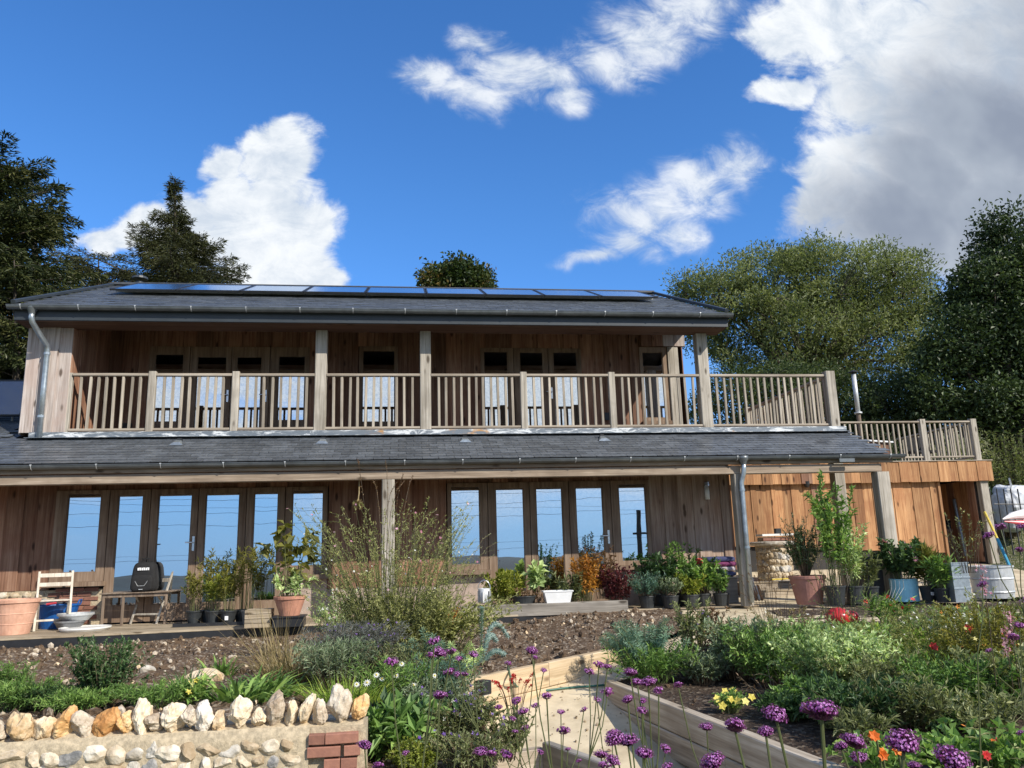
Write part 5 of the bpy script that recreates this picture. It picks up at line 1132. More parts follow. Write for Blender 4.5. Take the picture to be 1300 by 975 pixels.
p = at(886, 722, 13.7); t = thing('red_pelargonium', (p[0], 13.7, 0), 'single red flower head rising above the potted shrubs by the boards', 'flower')
q = MB(); q.tube([(p[0], 13.7, .3), (p[0] + .02, 13.7, .7), (p[0], 13.68, p[2] + .1)], .006, 5); q.obj('stem', 'stem_green', t)
n = 40; dd = unit(rng.normal(size=(n, 3))); gpart('flower_head', star_geo(np.array([p[0], 13.68, p[2] + .13]) + dd * np.array([.09, .05, .035]), dd + np.array([0, -.4, .3]), .035), 'petal_red', t)
# cushions on a wooden box, kindling
p = at(919, 760, 13.9); p[2] = .0
t = thing('wooden_box', p, 'grey wooden storage box under the stacked cushions by the corner', 'box'); q = MB(); q.box(p[0] - .33, p[0] + .20, 13.72, 14.12, .0, .42); q.obj('box_body', 'sleeper_grey', t); q = MB(); q.box(p[0] - .35, p[0] + .22, 13.70, 14.14, .421, .445); q.obj('lid', 'sleeper_grey', t)
V, F = ico(3); V = np.sign(V) * np.abs(V) ** .5
for k, (m, lb) in enumerate((('bag_stripe_b', 'dark blue cushion, lowest of the stack on the wooden box'), ('bag_stripe_c', 'pale striped cushion, second from the bottom of the stack'), ('bag_stripe_a', 'maroon patterned cushion, second from the top of the stack'), ('bag_stripe_b', 'dark blue patterned cushion, topmost of the stack by the corner'))):
    t = thing('cushion', (p[0] - .05, 13.92, .45 + k * .085), lb, 'cushion')
    part('cushion_body', V * np.array([.30, .21, .05]) + np.array([p[0] - .05 + random.uniform(-.02, .02), 13.92, .495 + k * .085]), [F], m, t, True)
    n = 40; a = rng.uniform(0, 2 * PI, n); gpart('fringe', leaf_geo(np.stack([p[0] - .05 + .295 * np.cos(a), 13.92 + .205 * np.sin(a), .495 + k * .085 + rng.normal(size=n) * .012], 1), np.stack([np.cos(a), np.sin(a), rng.normal(size=n) * .3 - .2], 1), np.array([[0, 0, 1.0]]).repeat(n, 0), .035, .02), ['maroon_leaf', 'petal_pink', 'maroon_leaf', 'petal_violet'][k], t)
KN = ['front row, first from the left', 'front row, second from the left', 'front row, middle', 'front row, fourth', 'front row, last', 'raised row, first', 'raised row, second', 'raised row, third', 'raised row, last']
for k in range(9):
    a = at(941, 735 + k * 2.2, 13.55)
    t = thing('split_log', (p[0] + .42, 13.5, .05 + k * .04), 'kindling log beside the porch post, %s' % KN[k], 'log', 'kindling logs by the porch post')
    x = p[0] + .28 + (k % 5) * .055; z = .05 + (k // 5) * .055; baro('log_body', 'chair_cream' if k % 2 else 'fresh_larch', t, (x, 13.42 + .05 * (k // 5), z), (x + random.uniform(-.03, .05), 13.6, z + random.uniform(.22, .34)), .04, .045, (0, 1, 0), .006)

# ================================================================== PORCH CORNER
t = thing('stone_oven_base', (8.9, 17.0, .1), 'round stone oven base with a grey slab top in the porch corner', 'oven')
oc = at(984, 730, 17.0); oc[2] = .12
xs = np.linspace(0, 2 * PI, 40, endpoint=False); q = MB(); q.lathe([(.36, -.2), (.37, .1), (.36, .5), (.37, .84), (0, .84)], oc, 40); cb = q.obj('mortar_drum', 'mortar', t)
for r in range(6):
    for k in range(13):
        a = -PI + PI * (k + .5 * (r % 2)) / 12.5
        inst('stone', FL2[(r * 7 + k * 3) % 14], cb, (oc[0] + .36 * math.cos(a), oc[1] + .36 * math.sin(a), oc[2] + .07 + r * .135 + random.uniform(-.02, .02)), (random.uniform(-.2, .2), random.uniform(-.3, .3), a + PI / 2), (random.uniform(.7, 1.0), .8, random.uniform(.95, 1.3)))
q = MB(); q.lathe([(0, 0), (.46, 0), (.48, .03), (.48, .07), (.46, .085), (0, .085)], (oc[0], oc[1], oc[2] + .845), 30); q.obj('slab', 'flint_pale', t)
bw = thing('brick_pier', (8.3, 17.4, .1), 'red brick pier with a white ledge behind the downpipe', 'wall')
pc = boxo('brick_core', 'mortar', bw, 8.02, 8.62, 17.42, 17.7, .0, 1.15)
for r in range(15):
    for k in range(3):
        x = 8.12 + k * .215 + (.105 if r % 2 else 0)
        if x < 8.6: inst('brick', BQ, pc, (x, 17.43 - random.uniform(0, .006), .05 + r * .075))
boxo('ledge', 'white_ceramic', bw, 8.0, 8.75, 17.36, 17.72, 1.175, 1.22); q = MB(); q.box(8.35, 8.47, 17.38, 17.5, 1.223, 1.34); q.obj('black_box', 'black_plastic', bw)
st = thing('wooden_steps', (7.6, 15.3, 0), 'two pale wooden steps leading up under the porch', 'steps')
for k, (y0, z) in enumerate(((14.75, .13), (15.15, .27))):
    for j in range(3): baro('tread_plank', 'deck_wood', st, (6.45, y0 + .07 + j * .135, z - .014), (8.35 - k * .12, y0 + .07 + j * .135, z - .014), .128, .028, (0, 0, 1), .004)
    boxo('riser', 'sleeper_aged', st, 6.46, 8.34 - k * .12, y0 + .02, y0 + .05, z - .14, z - .03)
    for xx in (6.5, 8.2 - k * .12): boxo('stringer', 'sleeper_aged', st, xx, xx + .05, y0 + .05, y0 + .42, -.05, z - .03)
q = MB(); q.bar((7.3, 15.6, .29), (7.95, 15.75, .29), .04, .03); t = thing('yellow_level', (7.6, 15.65, .28), 'yellow spirit level lying on the upper step', 'tool'); q.obj('level_body', 'yellow_paint', t)
t = thing('leaning_plank', (6.75, 16.6, .2), 'short pale plank leaning behind the downpipe in the porch', 'plank'); q = MB(); q.bar((6.9, 16.5, .27), (6.93, 16.8, .95), .16, .025, (1, 0, 0)); q.obj('plank_body', 'oak_grey', t)
# ------------------------------------------------- big pots right of the path head
p = on(1028, 767, .004); t = thing('potted_olive', p, 'grey leaved olive bush in a large dull terracotta pot by the steps', 'potted plant')
pot(t, p, .20, .285, .46, 'terracotta_dull', True, .045, 'pot', 32, .02)
bush('x', '', '', p + np.array([-.02, 0, .42]), (.44, .38), .88, 70, 60, (.05, .013), 'green_dark', 'stem_brown', parent=t, lift=.5, top=.3, sr=.007, spread=.12)
bush('x', '', '', p + np.array([-.02, 0, .42]), (.48, .38), 1.12, 26, 34, (.045, .014), 'sage', 'stem_brown', parent=t, lift=.5, top=.45, spread=.1)
for (px, py, rx, h, ns, per, lf, m, lb, po) in (
    (1062, 768, .36, 1.85, 26, 60, (.095, .04), 'green_mid', 'tall glossy green shrub in a black pot beside the olive', .3),
    (1086, 766, .34, 1.05, 40, 34, (.075, .026), 'pale_green', 'loose pale green shrub in a black pot in front of the porch post', .28),
    (1106, 765, .22, .60, 26, 24, (.07, .028), 'green_olive', 'small olive green plant in a black pot left of the blue pot', .26),
    (1180, 763, .22, .62, 30, 20, (.20, .022), 'bamboo_leaf', 'yellowing strap leaved plant in a black pot right of the blue pot', .24),
    (1198, 764, .22, .50, 30, 20, (.16, .03), 'green_mid', 'green arching plant in a black pot left of the zinc planters', .22)):
    p = on(px, py, .004); t = thing('potted_shrub', p, lb, 'potted plant'); pot(t, p, po * .42, po * .55, po, 'pot_black', True, .025, 'pot', 20)
    bush('x', '', '', p + np.array([0, 0, po - .04]), rx, h, ns, per, lf, m, 'stem_green', parent=t, top=.3, lift=.6, sr=.005, spread=.25)
    if px == 1180: q = MB(); q.box(p[0] - .045, p[0] + .005, p[1] - .139, p[1] - .128, p[2] + .10, p[2] + .15); q.obj('plant_label', 'logo_white', t)
p = on(1100, 765, .004); t = thing('grey_planter', p + np.array([.25, .5, 0]), 'empty square grey tub behind the pots before the outbuilding', 'tub')
q = MB(); w = .28; c_ = p + np.array([.65, .75, 0]); q.box(c_[0] - w, c_[0] + w, c_[1] - w, c_[1] + w, 0, .72); q.box(c_[0] - w - .02, c_[0] + w + .02, c_[1] - w - .02, c_[1] + w + .02, .69, .73); q.obj('tub_body', 'pot_grey', t)
p = on(1150, 763, .004); t = thing('potted_dahlia', p, 'pink flowered dahlia in a round turquoise blue pot', 'potted plant'); pot(t, p, .215, .225, .36, 'turquoise_glaze', True, .0, 'pot', 32, .02)
bush('x', '', '', p + np.array([0, 0, .32]), (.42, .36), .68, 60, 26, (.095, .055), 'green_dark', 'stem_green', parent=t, top=.4, flowers=[(9, .05, 'petal_pink', 8), (3, .05, 'maroon_leaf', 8)])
t = thing('wire_rack', on(1128, 766, .004), 'bent steel wire plant rack leaning against the blue pot', 'rack'); p = on(1122, 768, .004)
for k in range(4): q = MB(); a = p + np.array([k * .05, 0, .01]); q.tube([a, a + np.array([.12, .02, .10]), a + np.array([.2 + .02 * k, .05, .24]), a + np.array([.22 + .02 * k, .08, .36])], .004, 5); q.obj('wire', 'gutter_metal', t)
# zinc tanks
def tank(name, label, p, w, d, h, m, yaw):
    t = thing(name, p, label, 'planter'); c, s = math.cos(yaw), math.sin(yaw); q = MB(); th = .012
    def add(x0, x1, y0, y1, z0, z1):
        q.add([(p[0] + x * c - y * s, p[1] + x * s + y * c, p[2] + z) for z in (z0, z1) for x, y in ((x0, y0), (x1, y0), (x1, y1), (x0, y1))], [(3, 2, 1, 0), (4, 5, 6, 7), (0, 1, 5, 4), (1, 2, 6, 5), (2, 3, 7, 6), (3, 0, 4, 7)])
    add(0, w, 0, th, 0, h); add(0, w, d - th, d, 0, h); add(0, th, th, d - th, 0, h); add(w - th, w, th, d - th, 0, h); q.obj('tank_wall', m, t)
    q = MB(); add2 = add
    for z in (h - .03, h * .62, h * .34): add(-.008, w + .008, -.010, -.001, z, z + .022)
    add(-.012, w + .012, -.012, .012, h, h + .02); q.obj('swage_band', m, t)
    q = MB(); add(th, w - th, th, d - th, h - .12, h - .08); q.obj('compost', 'soil_pot', t); return t
p = on(1214, 765, .002); tank('zinc_planter', 'narrow galvanised zinc planter, nearer the blue pot', p, .30, .6, .60, 'zinc', .05)
p = at(1262, 755, 12.6); p[2] = .002; t = thing('zinc_tub', p, 'large round galvanised tub at the right edge beside the narrow planter', 'tub')
q = MB(); q.lathe([(0, 0), (.30, 0), (.305, .08), (.318, .10), (.310, .12), (.322, .30), (.334, .315), (.325, .335), (.335, .49), (.35, .50), (.35, .525), (.33, .52), (.325, .45), (0, .45)], p, 36); q.obj('tub_wall', 'zinc_light', t)
q = MB(); q.lathe([(0, .456), (.32, .456)], p, 24); q.obj('compost', 'soil_pot', t)
p = on(1252, 768, .002) + np.array([0, .3, .46]); bush('zinc_plant', 'tall dry seed stalks rising from the zinc planters', 'plant', p, (.5, .25), 1.0, 22, 16, (.05, .012), 'green_olive', 'stem_brown', top=.3, lift=1.0, flowers=(10, .018, 'petal_yellow', 5))
# broom, parasol, bulk bag
t = thing('long_handled_tool', at(1285, 715, 15.0), 'long handled tool with a yellow and blue shaft leaning by the outbuilding corner', 'tool')
a, b, c = at(1250, 650, 16.2), at(1266, 684, 15.8), at(1283, 722, 15.4); q = MB(); q.tube([a, b], .028, 8); q.obj('yellow_shaft', 'yellow_paint', t); q = MB(); q.tube([b, c], .032, 8); q.obj('blue_shaft', 'blue_paint', t)
p = at(1300, 662, 15.0); t = thing('closed_parasol', p, 'white and red parasol edge sticking in from the right edge', 'parasol')
q = MB(); q.tube([at(1273, 659, 15), at(1285, 655, 15.05), at(1300, 653, 15.1), at(1330, 655, 15.2)], [.012, .07, .11, .12], 10); q.obj('cloth', 'umbrella_cloth', t)
q = MB(); q.tube([at(1275, 662, 14.98), at(1300, 664, 15.0), at(1330, 668, 15.1)], [.01, .06, .07], 8); q.obj('red_lining', 'red_plastic', t)
p = at(1297, 668, 21.5); t = thing('bulk_bag', (p[0] + .3, 21.9, p[2] - .1), 'crumpled white bulk bag on the bank beyond the outbuilding', 'sack')
V, F = ico(4); V = np.sign(V) * np.abs(V) ** .6; V = V * (1 + .10 * smooth_noise(V, 4, 3) + .05 * smooth_noise(V, 11, 8))[:, None]; part('bag_body', V * np.array([.55, .5, .68]) + np.array([p[0] + .2, 21.9, p[2] + .55]), [F], 'bag_white', t, False)
for s in (-.35, .35): q = MB(); q.tube([np.array([p[0] + .2 + s, 21.5, p[2] + 1.1]), np.array([p[0] + .2 + s, 21.5, p[2] + 1.4]), np.array([p[0] + .3 + s, 21.6, p[2] + 1.1])], .03, 6); q.obj('lifting_loop', 'bag_white', t)
t = thing('green_gate', at(1268, 650, 21), 'low wire fence panel in the shade beyond the outbuilding', 'fence')
for k in range(5): q = MB(); a = at(1262 + k * 9, 660, 21.2); q.tube([a - np.array([0, 0, 1.0]), a + np.array([0, 0, .9])], .02, 5); q.obj('wire_post', 'wire_dark', t)
q = MB(); q.tube([at(1262, 640, 21.2), at(1300, 640, 21.2)], .015, 5); q.obj('wire_strand', 'wire_dark', t)
# hose, cube lamp
t = thing('garden_hose', on(700, 876, -.5), 'thin dark green hose crossing the pale path', 'hose'); pts = []
for (px, py, z) in ((645, 846, -.10), (648, 862, -.16), (656, 872, -.28), (668, 879, None), (690, 877, None), (720, 873, None), (750, 871, None), (776, 869, None)):
    p = on(px, py, -.4 if z is None else z)
    if z is None:
        lo, hi = 4.0, 13.0
        for _ in range(40):
            Y = (lo + hi) / 2; p = at(px, py, Y); lo, hi = (Y, hi) if p[2] > path_z(Y) + .014 else (lo, Y)
    pts.append(p)
q = MB(); 
P_ = [Vector(p) for p in pts]; fine_ = []
for i in range(len(P_) - 1):
    for k in range(4): fine_.append(P_[i].lerp(P_[i + 1], k / 4))
for _ in range(3): fine_ = [fine_[0]] + [(fine_[i - 1] + fine_[i] * 2 + fine_[i + 1]) / 4 for i in range(1, len(fine_) - 1)] + [fine_[-1]]
q.tube(fine_, .0105, 8); q.obj('hose_body', 'green_hose', t, True)
tl = thing('cube_light', (TL0[0] + .10, TL0[1] + .02, -.2), 'small black cube light fixed to the new pale timber edging', 'lamp'); cc = on(601, 873, -.19)
nv = Vector((u_[1], -u_[0], 0)); fc = Vector((TL0[0], TL0[1], 0)) + Vector((u_[0], u_[1], 0)) * .24 + nv * .105
q = MB(); q.bar(fc + Vector((u_[0], u_[1], 0)) * -.055 + Vector((0, 0, -.20)), fc + Vector((u_[0], u_[1], 0)) * .055 + Vector((0, 0, -.20)), .11, .12, (0, 0, 1), .008); q.obj('lamp_body', 'black_plastic', tl)
q = MB(); q.bar(fc + Vector((u_[0], u_[1], 0)) * -.04 + Vector((0, 0, -.262)) + nv * .01, fc + Vector((u_[0], u_[1], 0)) * .04 + Vector((0, 0, -.262)) + nv * .01, .07, .006, (0, 0, 1), .001); q.obj('lens', 'lamp_glass', tl)
# red ornament in the bed
p = on(1068, 794, -.02); t = thing('red_ornament', p, 'glossy red ribbed glass ornament lying in the right bed', 'ornament')
V, F = ico(4); V = V.copy(); a = np.arctan2(V[:, 2], V[:, 0]); rr = 1 + .05 * np.sin(a * 14) * (1 - V[:, 1] ** 2); V = V * rr[:, None] * np.array([.155, .14, .115]); part('ribbed_bowl', V + p + np.array([-.03, 0, .10]), [F], 'red_glaze', t, True)
V, F = ico(3); V = V * np.array([.10, .10, .085]); part('ribbed_lobe', V + p + np.array([.15, .02, .09]), [F], 'red_glaze', t, True)

# ================================================================== TREES
def limb_tree(name, label, base, blob, n_leaf, leaf, m, tr, n_limb=26, clump=.55, seed=1, twig_m='bark', gaps=.35, upb=.2, n_cl=None, cs=1.0):
    """trunk and limbs reaching leaf clumps spread through the crown's lobes: blob = list of (centre, radii)."""
    r = np.random.default_rng(seed); base = np.asarray(base, float); t = thing(name, base, label, 'tree')
    C = np.array([b[0] for b in blob]); Rr = np.array([b[1] for b in blob]); vol = Rr.prod(1); w = vol / vol.sum()
    n_cl = n_cl or max(60, n_leaf // 130)
    which = r.choice(len(blob), n_cl, p=w); d = unit(r.normal(size=(n_cl, 3))); q = r.uniform(.25, 1.0, n_cl) ** (1 / 2.2)
    cl = C[which] + d * Rr[which] * q[:, None]
    keep = smooth_noise(cl, .9 / clump * .5, seed + 9) > -gaps * 1.3; cl = cl[keep]; n_cl = len(cl)
    top = C.mean(0); q_ = MB()
    fork = base + (top - base) * .40; fork[2] = base[2] + (C[:, 2].min() - Rr[:, 2].max() * .5 - base[2]) * .8 if C[:, 2].min() - Rr[:, 2].max() * .5 > base[2] + .6 else fork[2]
    q_.tube([base - np.array([0, 0, .3]), base + (fork - base) * .5 + r.normal(size=3) * .1, fork], [tr * 1.15, tr * .95, tr * .8], 10)
    lim = []
    for i in r.choice(n_cl, min(n_limb, n_cl), replace=False):
        e = cl[i]; mid = fork + (e - fork) * .5 + np.array([0, 0, .12 * np.linalg.norm(e - fork)]) + r.normal(size=3) * .25
        pts = [fork, fork + (mid - fork) * .5 + r.normal(size=3) * .12, mid, mid + (e - mid) * .55 + r.normal(size=3) * .12, e]; q_.tube(pts, [tr * .5, tr * .36, tr * .22, tr * .12, tr * .04], 6); lim.append(np.array(pts))
    q_.obj('trunk', twig_m, t)
    LP = np.concatenate([l[1:] for l in lim]); dist = np.linalg.norm(cl[:, None] - LP[None], axis=2); near = LP[dist.argmin(1)]
    Cc = curve(near, cl, 5, .25, .1); gpart('twig', tubes_geo(Cc, np.linspace(tr * .10, tr * .02, 5)[None, :].repeat(n_cl, 0), 3), twig_m, t)
    per = n_leaf // n_cl; sg = clump * r.uniform(.6, 1.25, n_cl) * cs
    off = np.clip(r.normal(size=(n_cl, per, 3)), -1.7, 1.7) * np.array([1, 1, .72]); off *= sg[:, None, None] * .55
    P = (cl[:, None] + off).reshape(-1, 3); n = len(P); out = unit(off.reshape(-1, 3) + 1e-4)
    D = out * .5 + unit(r.normal(size=(n, 3))) * .8 + np.array([0, 0, upb]); N = unit(np.array([0, 0, 1.0]) + r.normal(size=(n, 3)) * .6)
    sz = r.uniform(.6, 1.3, n); v = np.clip(.5 + np.repeat(r.normal(size=n_cl) * .22, per) + r.normal(size=n) * .18, 0, 1)
    gpart('crown', leaf_geo(P, D, N, leaf[0] * sz, leaf[1] * sz, .25, v), m, t); return t
def E_(px, py, rx, ry, Y, dep=None):
    c = at(px, py, Y); a = at(px + rx, py, Y); b = at(px, py - ry, Y); X_ = abs(a[0] - c[0]); return (c, np.array([X_, dep or X_ * .8, abs(b[2] - c[2])]))
def ground_at(px, Y): x = at(px, 600, Y)[0]; return np.array([x, Y, float(ground_z(np.array([x]), np.array([Y]))[0])])
limb_tree('willow_tree', 'broad light green willow with loose airy crown behind the right end of the house', ground_at(1010, 33.0),
          [E_(925, 400, 75, 62, 33), E_(985, 360, 70, 52, 33), E_(1060, 355, 80, 50, 33), E_(1120, 372, 70, 58, 33), E_(1000, 430, 100, 65, 33), E_(1090, 440, 90, 60, 33), E_(895, 370, 38, 26, 33), E_(1040, 335, 36, 26, 33), E_(1155, 400, 40, 60, 33)],
          88000, (.175, .064), 'willow', .28, 60, .62, 5, gaps=.62, n_cl=900, upb=.5)
limb_tree('goat_willow', 'darker green scrubby tree low behind the terrace railings', ground_at(1020, 28.5),
          [E_(960, 515, 85, 48, 28.5), E_(1060, 520, 80, 40, 28.5), E_(1010, 495, 70, 34, 28.5), E_(1140, 515, 60, 42, 28.5), E_(1120, 545, 70, 28, 28.5)], 52000, (.14, .065), 'goat_willow', .16, 40, .55, 6, gaps=.75, n_cl=560)
limb_tree('oak_tree', 'dark dense oak tree at the right edge towering over the outbuilding', ground_at(1290, 25.5),
          [E_(1275, 395, 62, 62, 25.5), E_(1222, 440, 46, 48, 25.5), E_(1292, 318, 42, 52, 25.5), E_(1248, 352, 34, 32, 25.5), E_(1240, 500, 62, 42, 25.5), E_(1325, 420, 80, 120, 25.5), E_(1188, 492, 30, 40, 25.5), E_(1222, 372, 20, 22, 25.5), E_(1305, 520, 60, 50, 25.5), E_(1278, 290, 22, 24, 25.5), E_(1196, 440, 22, 26, 25.5)],
          92000, (.16, .09), 'oak', .35, 60, .80, 7, gaps=.95, n_cl=420)
limb_tree('small_oak', 'round oak top with autumn tints peeping over the ridge', ground_at(580, 34.0), [E_(580, 362, 36, 26, 34), E_(560, 366, 22, 18, 34), E_(603, 368, 18, 16, 34), E_(580, 400, 40, 28, 34)], 18000, (.18, .12), 'oak_autumn', .2, 24, .62, 8, gaps=.9, n_cl=80)
def conifer_tree(name, label, base, top, prof, n_br, m, seed, spray=(.30, .055), dens=60, droop=.25, lean=0.0, gap=0.0, az=None):
    """straight stem with tiers of branches; prof(f) = branch length at height fraction f."""
    r = np.random.default_rng(seed); base = np.asarray(base, float); top = np.asarray(top, float); t = thing(name, base, label, 'tree'); H = np.linalg.norm(top - base)
    q = MB(); q.tube([base - np.array([0, 0, .4]), base + (top - base) * .35, base + (top - base) * .7, top], [H * .022, H * .017, H * .010, .015], 10); q.obj('trunk', 'bark', t)
    f = np.sort(r.uniform(.12, .99, n_br)); a = r.uniform(0, 2 * PI, n_br) if az is None else r.uniform(az[0], az[1], n_br)
    L = prof(f) * r.uniform(.5, 1.2, n_br); A = base + (top - base) * f[:, None]
    dirs = np.stack([np.cos(a), np.sin(a), .22 - droop * (1 - f) + r.normal(size=n_br) * .12], 1); tt = np.linspace(0, 1, 7)
    Cc = A[:, None] + dirs[:, None] * (L[:, None] * tt[None])[..., None]; Cc[:, :, 2] -= droop * L[:, None] * tt[None] ** 2 * .5; Cc[:, :, 2] += .10 * L[:, None] * np.maximum(tt - .7, 0)
    gpart('branch', tubes_geo(Cc, np.maximum(L[:, None] * .016 * (1 - tt[None] * .85), .006), 4), 'bark', t)
    nn = np.maximum((L * dens).astype(int), 12); idx = np.repeat(np.arange(n_br), nn); u = r.uniform(.12, 1.0, len(idx)) ** .8
    k = np.clip(u * 6, 0, 5.999); i = k.astype(int); fr = (k - i)[:, None]; P = Cc[idx, i] * (1 - fr) + Cc[idx, i + 1] * fr
    side = unit(np.cross(dirs[idx], np.array([0, 0, 1.0]))); s = r.uniform(-1, 1, len(idx))[:, None]
    wid = (L[idx] * .30 * np.sin(np.clip(u, 0, 1) * PI * .9 + .25))[:, None]
    P = P + side * s * wid + r.normal(size=P.shape) * .05 - np.array([0, 0, 1.0]) * np.abs(s) * wid * .25
    if gap: kp = smooth_noise(P, 1.2, seed + 4) > -gap; P, idx, s = P[kp], idx[kp], s[kp]; side = side[kp]
    D = unit(dirs[idx]) * .75 + side * s * .9 + r.normal(size=P.shape) * .35 - np.array([0, 0, .25]); N = unit(np.array([0, 0, 1.0]) + r.normal(size=P.shape) * .5); n = len(P)
    sz = r.uniform(.6, 1.3, n); v = np.clip(.45 + np.repeat(r.normal(size=n_br) * .2, nn)[kp if gap else slice(None)] + r.normal(size=n) * .2, 0, 1)
    gpart('crown', leaf_geo(P, D, N, spray[0] * sz, spray[1] * sz, .2, v), m, t); return t
b = ground_at(-25, 27.0); conifer_tree('cedar_tree', 'huge dark conifer filling the left edge behind the house', b, at(-14, 192, 27.0), lambda f: 5.5 * (1.06 - f) ** .55, 380, 'conifer', 21, (.24, .052), 125, .20)
b = ground_at(62, 31.0); conifer_tree('larch_tree', 'sparse bare-tipped larch beside the huge dark conifer', b, at(40, 222, 31.0), lambda f: 2.3 * (1 - f) ** .5, 80, 'conifer_bronze', 22, (.22, .04), 34, .05, gap=.15)
b = ground_at(222, 36.0); conifer_tree('spruce_tree', 'tall conifer with a ragged pointed top behind the left roof', b, at(222, 226, 36.0), lambda f: np.minimum(4.2, np.maximum(.22 + 1.8 * (1 - f), 12.5 * (.91 - f))), 420, 'conifer_bronze', 23, (.20, .036), 130, .22)
b = ground_at(128, 34.0); conifer_tree('broken_fir', 'low dark fir with a flat broken top left of the roof flue', b, at(125, 322, 34.0), lambda f: 3.4 * (1.15 - f) ** .4, 190, 'conifer_bronze', 24, (.2, .036), 120, .02, gap=.55)
b = ground_at(40, 25.0); conifer_tree('yew_tree', 'dark green conifer boughs hanging behind the left gable', b, at(18, 330, 24.5), lambda f: 2.3 * (1.1 - f) ** .6, 130, 'conifer', 25, (.22, .045), 100, .35)
# scrub on the bank beyond the terrace
for (px, py, Y, rx, h, m, lb) in ((1130, 575, 25, 1.2, 1.4, 'oak', 'dark bramble scrub behind the left terrace railing'), (1215, 585, 24, 1.2, 1.3, 'green_olive', 'olive scrub behind the right terrace railing'), (1285, 575, 24, 1.4, 1.4, 'willow', 'pale scrub on the bank below the dark oak'), (1275, 650, 22.5, .8, 1.2, 'green_dark', 'dark ivy clump beside the white bulk bag'), (1085, 560, 26, 1.2, 1.5, 'oak', 'dark scrub left of the stove flue')):
    p = at(px, py, Y); p[2] = float(ground_z(np.array([p[0]]), np.array([Y]))[0]); hh = max(h, at(px, py - 30, Y)[2] - p[2]); bush('scrub_bush', lb, 'bush', p, (rx, .9), hh, 130, 45, (.11, .05), m, 'stem_brown', top=.2, sr=.012)

# ================================================================== GARDEN PLANTS
def hit(px, py, zf):
    lo, hi = 2.5, 14.0
    for _ in range(40):
        Y = (lo + hi) / 2; p = at(px, py, Y)
        if p[2] > float(zf(p[0], p[1])): lo = Y
        else: hi = Y
    return at(px, py, hi) if hi < 13.9 else on(px, py, -.13)
def lz(px, py): return hit(px, py, left_z)             # a point of the left bed / right bed seen at a photo position
def rz(px, py): return hit(px, py, right_z)
# --- left bed
bush('airy_shrub', 'large airy green shrub of fine wiry stems in front of the middle porch post', 'shrub', lz(500, 838), (1.15, .7), 1.72, 330, 32, (.040, .011), 'wild_green', 'stem_green', top=.16, lift=.7, sr=.0035, start=.12, spread=.3, jit=.08, flowers=[(36, .02, 'petal_pink', 5), (30, .014, 'petal_white', 5)])
bush('airy_shrub', 'denser lower green growth at the foot of the airy shrub', 'shrub', lz(520, 832) + np.array([.1, -.1, 0]), (1.0, .55), .70, 240, 40, (.055, .018), 'wild_green', 'stem_green', top=.2, lift=.5, spread=.5)
bush('seed_stalk', 'tall reddish seed stalk reaching to the porch beam beside the middle post', 'plant', lz(480, 835) + np.array([.05, .5, 0]), (.45, .12), 2.35, 7, 60, (.022, .009), 'russet', 'stem_brown', lift=1.0, top=.8, start=.55, sr=.006, spread=.1, jit=.05)
bush('seed_stalk', 'loose arching seed stalks in front of the first right window', 'plant', lz(560, 828) + np.array([0, .2, 0]), (.9, .3), 1.5, 26, 40, (.020, .008), 'green_olive', 'stem_brown', lift=.9, top=.55, start=.4, sr=.004, spread=.15, jit=.05)
bush('gaura_plant', 'pale flowered loose plant left of the airy shrub', 'plant', lz(425, 818), (.38, .3), .70, 70, 24, (.05, .014), 'pale_green', 'stem_brown', top=.3, lift=.7, flowers=[(30, .022, 'petal_white', 4), (12, .02, 'petal_pink', 4)])
bush('yellowing_plant', 'small amber tinted plant low at the right of the airy shrub', 'plant', lz(572, 805), (.2, .18), .36, 40, 20, (.05, .02), 'amber_leaf', 'stem_green', top=.3)
tuft('tall_grass', 'tuft of tall brownish dry grass beside the strap leaved clump', 'grass', lz(372, 868), (.26, .2), .72, 420, .007, 'dry_grass', lean=.55, droop=.5)
tuft('tall_grass', 'taller straw stalks rising left of the lavender', 'grass', lz(352, 860), (.20, .16), .95, 90, .006, 'dry_grass', lean=.5, droop=.2)
tuft('strap_clump', 'broad strap leaved green clump behind the coping stones', 'plant', lz(308, 892), (.24, .15), .40, 130, .034, 'green_mid', lean=.6, droop=.5)
tuft('strap_clump', 'small upright strap leaved clump on the bare soil', 'plant', lz(282, 858), (.12, .1), .28, 60, .032, 'green_mid', lean=.5, droop=.4)
tuft('strap_clump', 'arching strap leaved green clump left of the tall grass', 'plant', lz(345, 885), (.2, .12), .34, 90, .03, 'green_mid', lean=.7, droop=.6)
bush('lavender_bush', 'grey lavender bush with dry flower stalks in the middle bed', 'shrub', lz(452, 868), (.42, .32), .52, 420, 16, (.05, .008), 'lavender_leaf', 'stem_brown', top=.45, lift=.7, sr=.002, flowers=(70, .012, 'petal_violet', 4))
bush('lavender_bush', 'darker grey green lavender left of the daisies', 'shrub', lz(425, 878), (.34, .25), .42, 300, 14, (.055, .008), 'sage', 'stem_brown', top=.45, lift=.7, sr=.002)
tuft('fine_grass', 'fine bright green grassy clump below the lavender', 'grass', lz(440, 893), (.3, .12), .30, 420, .006, 'grass_blade', lean=.6, droop=.4)
bush('round_shrub', 'dark green round shrub standing on the bare soil', 'shrub', lz(128, 897), (.30, .26), .52, 150, 30, (.036, .016), 'green_dark', 'stem_brown', top=.2, lift=.5)
